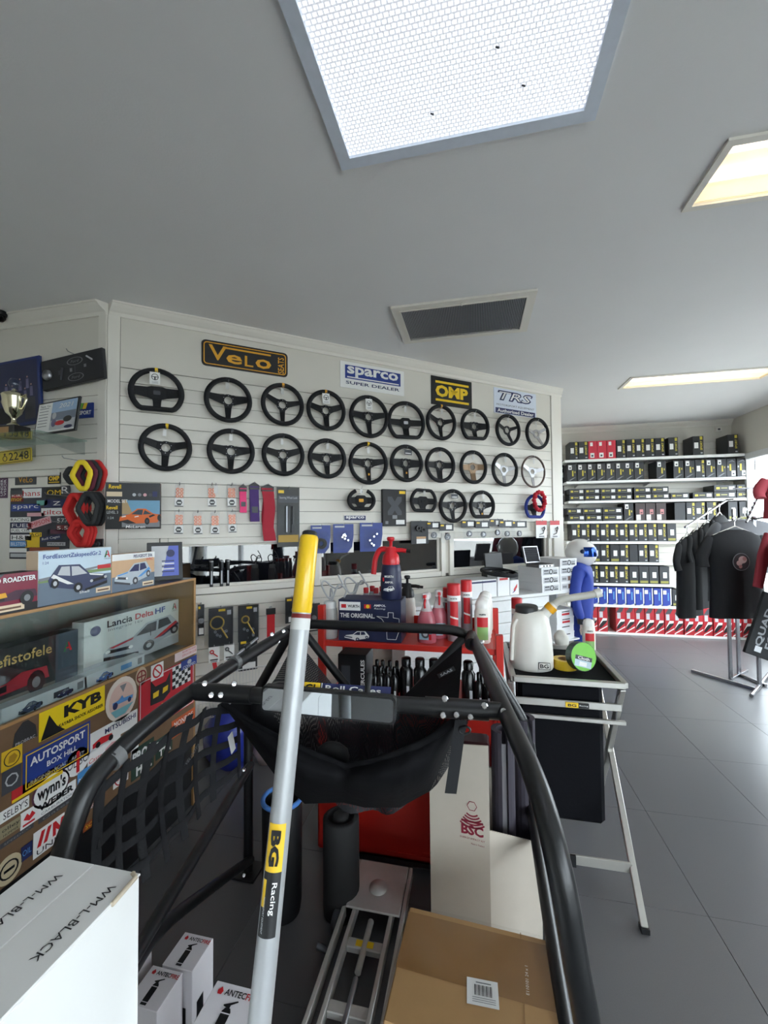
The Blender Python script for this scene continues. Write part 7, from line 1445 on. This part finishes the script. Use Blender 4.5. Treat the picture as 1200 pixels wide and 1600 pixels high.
def sbox(u0, u1, vt, zb, kind, rowlab, n, dep=.30, h=None, jitter=.012):
    x0, x1 = bxx(u0), bxx(u1); w = x1 - x0 - .003; h = h or (bz(u0, vt) - zb)
    lab = {'sport': 'black shoe box with yellow upright lettering', 'wave': 'black shoe box with pale swirl and square sticker', 'waveb': 'black shoe box with swirl at top and low sticker', 'red': 'red shoe box with white stickers', 'flat': 'flat black box with yellow mark and white sticker', 'brown': 'brown-black box with pink mark', 'gold': 'black box with gold band at the bottom', 'blank': 'dark box turned side-on', 'blue': 'blue and white shoe box', 'redf': 'red box with dark slanted graphic'}[kind]
    t = thing('shoe_box', '%s, %s from left, %s' % (lab, od[n], rowlab), 'box', T_((x0 + x1) / 2, YF + .012 + random.uniform(0, jitter), zb), 'boxes on the back wall shelves')
    m = {'red': RBX, 'brown': BRN, 'blue': mat('shoe_box_blue', (36, 58, 150), .45), 'redf': mat('glove_box_red', (176, 34, 44), .45)}.get(kind, BXM)
    MB().box((-w / 2, 0, 0), (w / 2, dep, h - .002), m, bev=.002).build('carton_body', t)
    y = -.0012; mb = MB(); pr = MB()
    if kind == 'sport': mb.rect(-w * .38, h * .36, w * .0, h * .66, y, PAPER); pr.rect(w * .16, h * .80, w * .40, h * .96, y, YP).rect(w * .2, h * .08, w * .4, h * .14, y, LGREY); text('SPORT', w * .28, h * .5, w * .2, YP, t, y, h * .48, .03, rot=PI / 2)
    elif kind == 'wave': mb.rect(-w * .38, h * .68, -w * .02, h * .94, y, PAPER).rect(-w * .28, h * .74, -w * .1, h * .82, y * 2, DGREY); pr.rect(w * .0, h * .30, w * .15, h * .62, y, YP).rect(w * .26, h * .48, w * .36, h * .58, y, YP); pr.poly([(-w * .4, h * .05), (w * .1, h * .2), (w * .4, h * .24), (w * .1, h * .14), (-w * .2, h * .04)], y, GREY)
    elif kind == 'waveb': mb.rect(w * .0, h * .06, w * .42, h * .34, y, PAPER).rect(w * .1, h * .14, w * .3, h * .22, y * 2, DGREY); pr.rect(-w * .2, h * .34, -w * .02, h * .7, y, YP).rect(-w * .42, h * .5, -w * .3, h * .6, y, LGREY); pr.poly([(-w * .4, h * .8), (w * .1, h * .92), (w * .4, h * .8), (w * .1, h * .84)], y, GREY)
    elif kind == 'red': mb.rect(-w * .3, h * .72, .0, h * .92, y, PAPER).rect(-w * .3, h * .08, w * .16, h * .34, y, PAPER).rect(-w * .18, h * .14, w * .04, h * .24, y * 2, DGREY)
    elif kind == 'flat': mb.rect(w * .18, h * .28, w * .42, h * .74, y, PAPER); pr.rect(-w * .4, h * .36, -w * .24, h * .68, y, YP).rect(-w * .18, h * .46, w * .1, h * .60, y, mat('dull_yellow_print', (170, 164, 110), .5))
    elif kind == 'brown': mb.rect(-w * .42, h * .03, w * .02, h * .34, y, PAPER); pr.rect(-w * .08, h * .36, w * .28, h * .64, y, mat('salmon_print', (196, 130, 130), .5)).rect(0, h * .42, w * .2, h * .48, y * 2, BRN)
    elif kind == 'gold': mb.rect(-w * .15, h * .34, w * .25, h * .66, y, PAPER); pr.rect(-w * .4, h * .05, w * .4, h * .18, y, mat('olive_gold_print', (150, 146, 70), .5))
    elif kind == 'blue': mb.rect(-w * .46, h * .66, -w * .08, h * .88, y, PAPER).poly([(w * .38, 0), (w * .5, 0), (w * .5, h), (w * .38, h)], y, PAPER); pr.poly([(-w * .1, 0), (w * .5, 0), (w * .5, h * .10), (w * .3, h * .08)], y, LGREY).rect(w * .06, h * .3, w * .2, h * .75, y, LB)
    elif kind == 'redf': mb.rect(-w * .36, h * .52, w * .0, h * .74, y, LGREY); pr.poly([(-w * .48, h * .74), (w * .0, h * .98), (w * .46, h * .98), (w * .1, h * .76)], y * 2, DGREY).poly([(-w * .48, h * .12), (-w * .1, h * .4), (w * .44, h * .44), (w * .4, h * .36), (-w * .2, h * .14)], y, BLACK).poly([(-w * .48, h * .2), (0, h * .5), (w * .44, h * .5), (w * .4, h * .42), (0, h * .4)], y * 2, PAPER).poly([(-w * .48, h * .0), (w * .48, h * .2), (w * .48, h * .24), (-w * .48, h * .04)], y, PAPER)
    if mb.v: mb.build('sticker', t)
    if pr.v: pr.build('print', t)
    return t
random.seed(5)
lst = [(892, 905.8, 's'), (905.8, 921.5, 's'), (921.7, 935.8, 'r'), (935.8, 950.6, 'r'), (950.8, 965.2, 'r'), (966, 980.8, 's'), (981, 995.8, 's'), (996, 1010.8, 's'), (1011, 1026.3, 's'), (1026.5, 1042.3, 's'), (1048, 1063.5, 's'), (1086, 1103, 's'), (1141, 1158, 's')]
for i, (a, b, k) in enumerate(lst): sbox(a, b, 0, SH[0], 'red' if k == 'r' else 'sport', 'top shelf', i, h=.285)
lst = [(887.5, 902.7), (903.5, 918.5), (919, 933.5), (933.7, 948.2), (948.4, 963), (963.2, 978), (978, 993), (993.2, 1008.6), (1027.5, 1043), (1054.5, 1071), (1071.7, 1088), (1089, 1104.7), (1105, 1121), (1122, 1137.7), (1138.5, 1153.5), (1154, 1170), (1170.7, 1184)]
for i, (a, b) in enumerate(lst): sbox(a, b, 0, SH[1], 'sport' if i == 11 else 'waveb' if i > 13 else 'wave', 'second shelf', i, h=.272)
k = 0
for lay, fr_ in ((0, [(890, 914), (914.3, 938.5), (939, 964), (964.3, 989), (991.7, 1019.5), (1020, 1047.5), (1048.5, 1078), (1084, 1116), (1117, 1152), (1153, 1184)]), (1, [(890, 914), (914.3, 938.5), (939, 964), (964.3, 989), (991.5, 1018.5), (1019, 1046), (1117, 1152), (1153, 1184)])):
    for i, (a, b) in enumerate(fr_): sbox(a, b, 0, SH[2] + lay * .098, 'flat', 'third shelf, %s layer' % ('lower' if lay == 0 else 'upper'), i, h=.096)
for lay, fr_ in ((0, [(888, 914), (915, 941), (941.7, 973.5)]), (1, [(886, 909), (910, 941.3), (941.7, 973)])):
    for i, (a, b) in enumerate(fr_): sbox(a, b, 0, SH[3] + lay * .105, 'flat', 'fourth shelf, %s layer' % ('lower' if lay == 0 else 'upper'), i, h=.102)
for i, (a, b, kd) in enumerate([(975, 990, 'wave'), (993, 1008.6, 'brown'), (1009, 1024.8, 'brown'), (1025, 1041, 'brown'), (1054.5, 1072, 'blank'), (1072.3, 1087, 'sport'), (1087.3, 1103, 'sport'), (1105, 1121, 'sport'), (1138, 1153, 'gold'), (1156, 1171, 'gold')]): sbox(a, b, 0, SH[3], kd, 'of fourth shelf uprights', i, h=.265)
for i in range(11):
    a = 892 + 14.95 * i; sbox(a, a + 14.6, 0, SH[4], 'gold' if i == 10 else 'sport', 'fifth shelf', i, h=.268)
for i, (a, b, kd) in enumerate([(908, 922, 'sport'), (923, 936.5, 'gold'), (937, 951.3, 'sport'), (951.7, 966.5, 'gold'), (967, 981.3, 'sport'), (982, 995.3, 'blank'), (996, 1011.3, 'sport'), (1012, 1027.8, 'sport')]): sbox(a, b, 0, SH[5], kd, 'sixth shelf', i, h=.268)
for i, (a, b, kd) in enumerate([(919, 933.6, 'sport'), (934, 948.8, 'sport'), (949.2, 964, 'sport'), (964.4, 980, 'sport'), (981, 995.8, 'gold'), (996, 1011.4, 'gold'), (1011.8, 1027, 'gold'), (1028, 1043.5, 'gold')]): sbox(a, b, 0, SH[6], kd, 'seventh shelf', i, h=.268)
for i in range(9): a = 919 + 14.1 * i; sbox(a, a + 13.6, 0, SH[7], 'blue', 'lowest shelf', i, h=.262)
sbox(1047, 1060, 0, SH[7], 'gold', 'lowest shelf', 9, h=.25)
pb_ = thing('plinth', 'low pale plinth along the foot of the back wall under the red boxes', 'plinth', T_(2.6, YF + .17, 0)); MB().box((-1.25, -.165, 0), (1.25, .185, .03), SHW).build('board', pb_)
fz = .031
for i in range(16):
    a = (915 + 15.6 * i) if i < 2 else 958 + 15.15 * (i - 2); sbox(a, a + 14.9, 0, fz, 'redf', 'floor row below shelves', i, h=.41 if i < 2 else .40, jitter=.02)
# packs on the back wall left of the shelving
for i, v in enumerate((730, 752, 763, 780, 800, 822)):
    p = on_y(876, v, YB - .06); t = thing('hanging_pack', 'black glove pack hanging on the back wall beside the shelving, %s from top' % od[i], 'package', T_(p.x, YB - .03, p.z), 'black packs left of the shelving'); MB().slab([(-.05, -.09), (.05, -.09), (.05, .06), (-.05, .06)], -.03, -.012, BLACK).slab([(-.045, .06), (.045, .06), (.045, .1), (-.045, .1)], -.024, -.02, LGREY if i % 2 else DGREY).build('pack_body', t); MB().rect(-.03, -.03, .03, -.005, -.031, PAPER if i % 2 == 0 else GREY).build('sticker', t)
# ------------------------------------------------------------------ clothes racks
BLKC = mat('black_cotton', (27, 28, 31), .9, var=.15, bump=.5, scale=30, bscale=9); GRYC = mat('grey_cotton', (112, 114, 118), .9, bump=.3); REDC = mat('wine_cotton', (150, 50, 62), .9, bump=.4)
def garment(name, lab, cat, P, rz, m, w=.50, h=.72, thick=.07, sleeve=.20, grp=None, emblem=False, long=False, hanger=True):
    t = thing(name, lab, cat, T_(*P) @ RZ(rz), grp); random.seed(hash(lab) % 1000 if 0 else len(lab))
    prof = [(.0, .16), (-.03, .30), (-.07, .44), (-.14, .5), (-.30, .48), (-.55, .47), (-.80, .48), (-1, .50)]
    rows = []; n = 20; ph = random.uniform(0, 6)
    for (z, hw) in prof:
        r = []
        for i in range(n + 1):
            a = 2 * PI * i / n; x = hw * w * math.cos(a) * (abs(math.cos(a)) ** -.25 if abs(math.cos(a)) > .05 else 1); x = max(-hw * w, min(hw * w, x))
            y = thick * (.45 + .55 * min(1, -z * 3)) * math.sin(a) * (1 + .25 * math.sin(5 * x / w * 3 + ph) * (-z)); r.append((x, y, z * h))
        rows.append(r)
    MB().grid(rows, m).build('body', t)
    for sx_ in (-1, 1):
        L_ = sleeve if not long else .52; pts = [(sx_ * w * .44, 0, -.08 * h), (sx_ * (w * .50), 0, -.16 * h), (sx_ * (w * .50 + .06), 0, -.16 * h - L_ * .55), (sx_ * (w * .5 + (.07 if not long else .05)), -.02, -.16 * h - L_)]
        MB().tube(smooth_path(pts, 3), .07, m, 10, rs=[.035, .05, .058, .062, .064, .066, .067, .068, .069, .07] if not long else [.04, .055, .062, .064, .062, .058, .054, .05, .047, .045], flat=.42).build('sleeve', t)
    if hanger:
        hw_ = mat('white_hanger', (226, 224, 218), .4); MB().tube([(-w * .40, 0, -.055), (0, 0, .035), (w * .40, 0, -.055)], .007, hw_, 7).tube(smooth_path([(0, 0, .035), (0, 0, .08), (.022, 0, .105), (.0, 0, .13), (-.022, 0, .11)], 4), .004, CHROME, 6).build('hanger', t)
    if emblem:
        ex, ez, er = -.02, -.36 * h, .085; yy = -thick * 1.02 - .012; mb = MB(); annulus(mb, er * .93, er, yy, yy + .004, GREY, 26, ex, ez); mb.disc(ex, ez, er * .93, yy + .001, mat('emblem_dark', (50, 40, 44), .8), 26)
        mb.disc(ex + .012, ez + .02, .042, yy - .001, mat('emblem_pink', (206, 176, 172), .8), 16, .036).disc(ex - .022, ez - .012, .030, yy - .0015, MATS['emblem_pink'], 14, .026).disc(ex + .03, ez + .03, .02, yy - .002, mat('emblem_rose', (176, 126, 124), .8), 12).disc(ex - .012, ez - .045, .018, yy - .002, MATS['emblem_rose'], 12).build('round_emblem', t)
    return t
RKM = mat('chrome_rack', (150, 150, 154), .25, .9)
c0 = on_z(1142, 1063, 0); c1 = on_z(1155, 1056, 0); b0_, b1_ = on_z(1081, 1050, 0), on_z(1183, 1080, 0)
rk2 = thing('clothes_rack', 'chrome clothes rack with two posts and sloping arms near the back wall', 'clothes rack', T_(c0.x, c0.y, 0)); RO = Vector((c0.x, c0.y, 0))
def rbar(nm, a, b, s=.014):
    a, b = Vector(a) - RO, Vector(b) - RO; d = b - a; MB().box((-s, 0, -s), (s, d.length, s), RKM, Matrix.Translation(a) @ d.to_track_quat('Y', 'Z').to_matrix().to_4x4(), bev=.002).build(nm, rk2)
rbar('base_bar', (b0_.x, b0_.y, .016), (b1_.x, b1_.y, .016), .016); dv = (c1 - c0).normalized(); rbar('base_bar', tuple(Vector((c0.x, c0.y, .016)) - dv * .02), tuple(Vector((c1.x, c1.y, .016)) + dv * .22), .015); rbar('base_bar', (c1.x, c1.y, .016), (b1_.x + .16, b1_.y + .14, .016), .015)
rbar('post', (c0.x, c0.y, 0), (c0.x, c0.y, 1.62), .015); rbar('post', (c1.x, c1.y, 0), (c1.x, c1.y, 1.84), .015); rbar('top_bar', (c0.x, c0.y, 1.62), (c1.x, c1.y, 1.70), .012)
aL0, aL1 = at(1070, 824, 4.35), at(1136, 781, 4.75); rbar('sloping_arm', aL1, aL0, .009); rbar('arm_link', aL1, (c1.x, c1.y, aL1.z), .008)
aF0, aF1 = at(1166, 816, 4.05), at(1192, 762, 4.55); rbar('sloping_arm', aF1, aF0, .009); rbar('arm_link', aF1, (c1.x, c1.y, aF1.z), .008)
for i in range(7): p = aF0.lerp(aF1, .1 + .13 * i); MB().lathe([(0, -.014), (.012, -.008), (.014, 0), (.012, .008), (0, .014)], RKM, 8, Matrix.Translation(p - RO + Vector((0, 0, .016)))).build('hook_ball', rk2)
for i, (f, lab, m, lg) in enumerate(((.05, 'black short-sleeved shirt hanging lowest at the left end of the rack', BLKC, True), (.28, 'black hooded jacket hanging second on the left rack arm', BLKC, True), (.52, 'black jacket hanging third on the left rack arm', BLKC, True), (.80, 'black jacket hanging highest on the left rack arm', BLKC, False))):
    p = aL0.lerp(aL1, f); garment('shirt' if i == 0 else 'jacket', lab, 'shirt' if i == 0 else 'jacket', (p.x, p.y, p.z - .115), .85, m, .52, .82 - .06 * (i == 3), .075, .2, 'black garments on the left rack arm', False, False)
p = at(1148, 826, 4.10); garment('tshirt', 'black t-shirt with round pale emblem on a white hanger, facing the room', 'shirt', (p.x, p.y, p.z - .01), .25, BLKC, .56, .86, .07, .22, None, True)
p = at(1164, 812, 4.32); garment('grey_shirt', 'grey shirt on a white hanger just behind the emblem t-shirt', 'shirt', (p.x, p.y, p.z), .2, GRYC, .60, .55, .06, .2)
p = at(1210, 842, 3.75); garment('wine_shirt', 'wine red shirt sleeve at the right edge, next to the emblem t-shirt', 'shirt', (p.x + .08, p.y, p.z - .0), .9, REDC, .55, .8, .08, .42, None, False, True)
p = at(1222, 745, 3.95); garment('wine_top', 'small wine red top on a hanger, highest garment at the right edge', 'shirt', (p.x, p.y, p.z), .35, REDC, .40, .40, .07, .14)
p = at(1196, 985, 3.6); jt = thing('lettered_banner', 'black printed cloth with pale lettering hanging tilted at the right edge', 'banner', Matrix.Translation(p) @ RZ(.2) @ RY(.35)); MB().box((-.11, 0, -.24), (.13, .03, .32), BLKC, bev=.006).build('cloth', jt); text('QUAD', -.02, .02, .07, GREY, jt, -.002, .34, .03, rot=PI / 2); text('FORCE', .07, .02, .07, GREY, jt, -.002, .34, .03, rot=PI / 2); MB().rect(-.04, -.2, .02, -.15, -.001, LGREY).build('tag', jt)
q0 = on_z(1187, 1074, 0); rk3 = thing('garment_stand', 'chrome garment stand at the right edge carrying wine red clothes', 'clothes rack', T_(q0.x, q0.y, 0))
MB().box((-.015, -.015, 0), (.015, .015, 1.75), RKM, bev=.002).build('post', rk3); w0 = on_z(1174, 1090, 0); d_ = Vector((w0.x - q0.x, w0.y - q0.y, 0)); MB().tube([tuple(d_ * 1.0 + Vector((0, 0, .018))), tuple(d_ * -1.6 + Vector((0, 0, .018)))], .018, RKM, 8).build('base_bar', rk3); MB().tube([(0, 0, 1.72), (.12, -.5, 1.80)], .01, RKM, 8).build('arm', rk3)

ws = [o for o in D.objects if o.name == 'wine_shirt'][0]; wi = ws.matrix_world.inverted() if 0 else (T_(*ws.location) @ RZ(.9)).inverted()
MB().tube([tuple(wi @ at(1203, 838, 3.8)), tuple(wi @ at(1193, 868, 3.76)), tuple(wi @ at(1184, 918, 3.74))], .06, REDC, 12, rs=[.07, .068, .058], flat=.5).build('front_sleeve', ws)
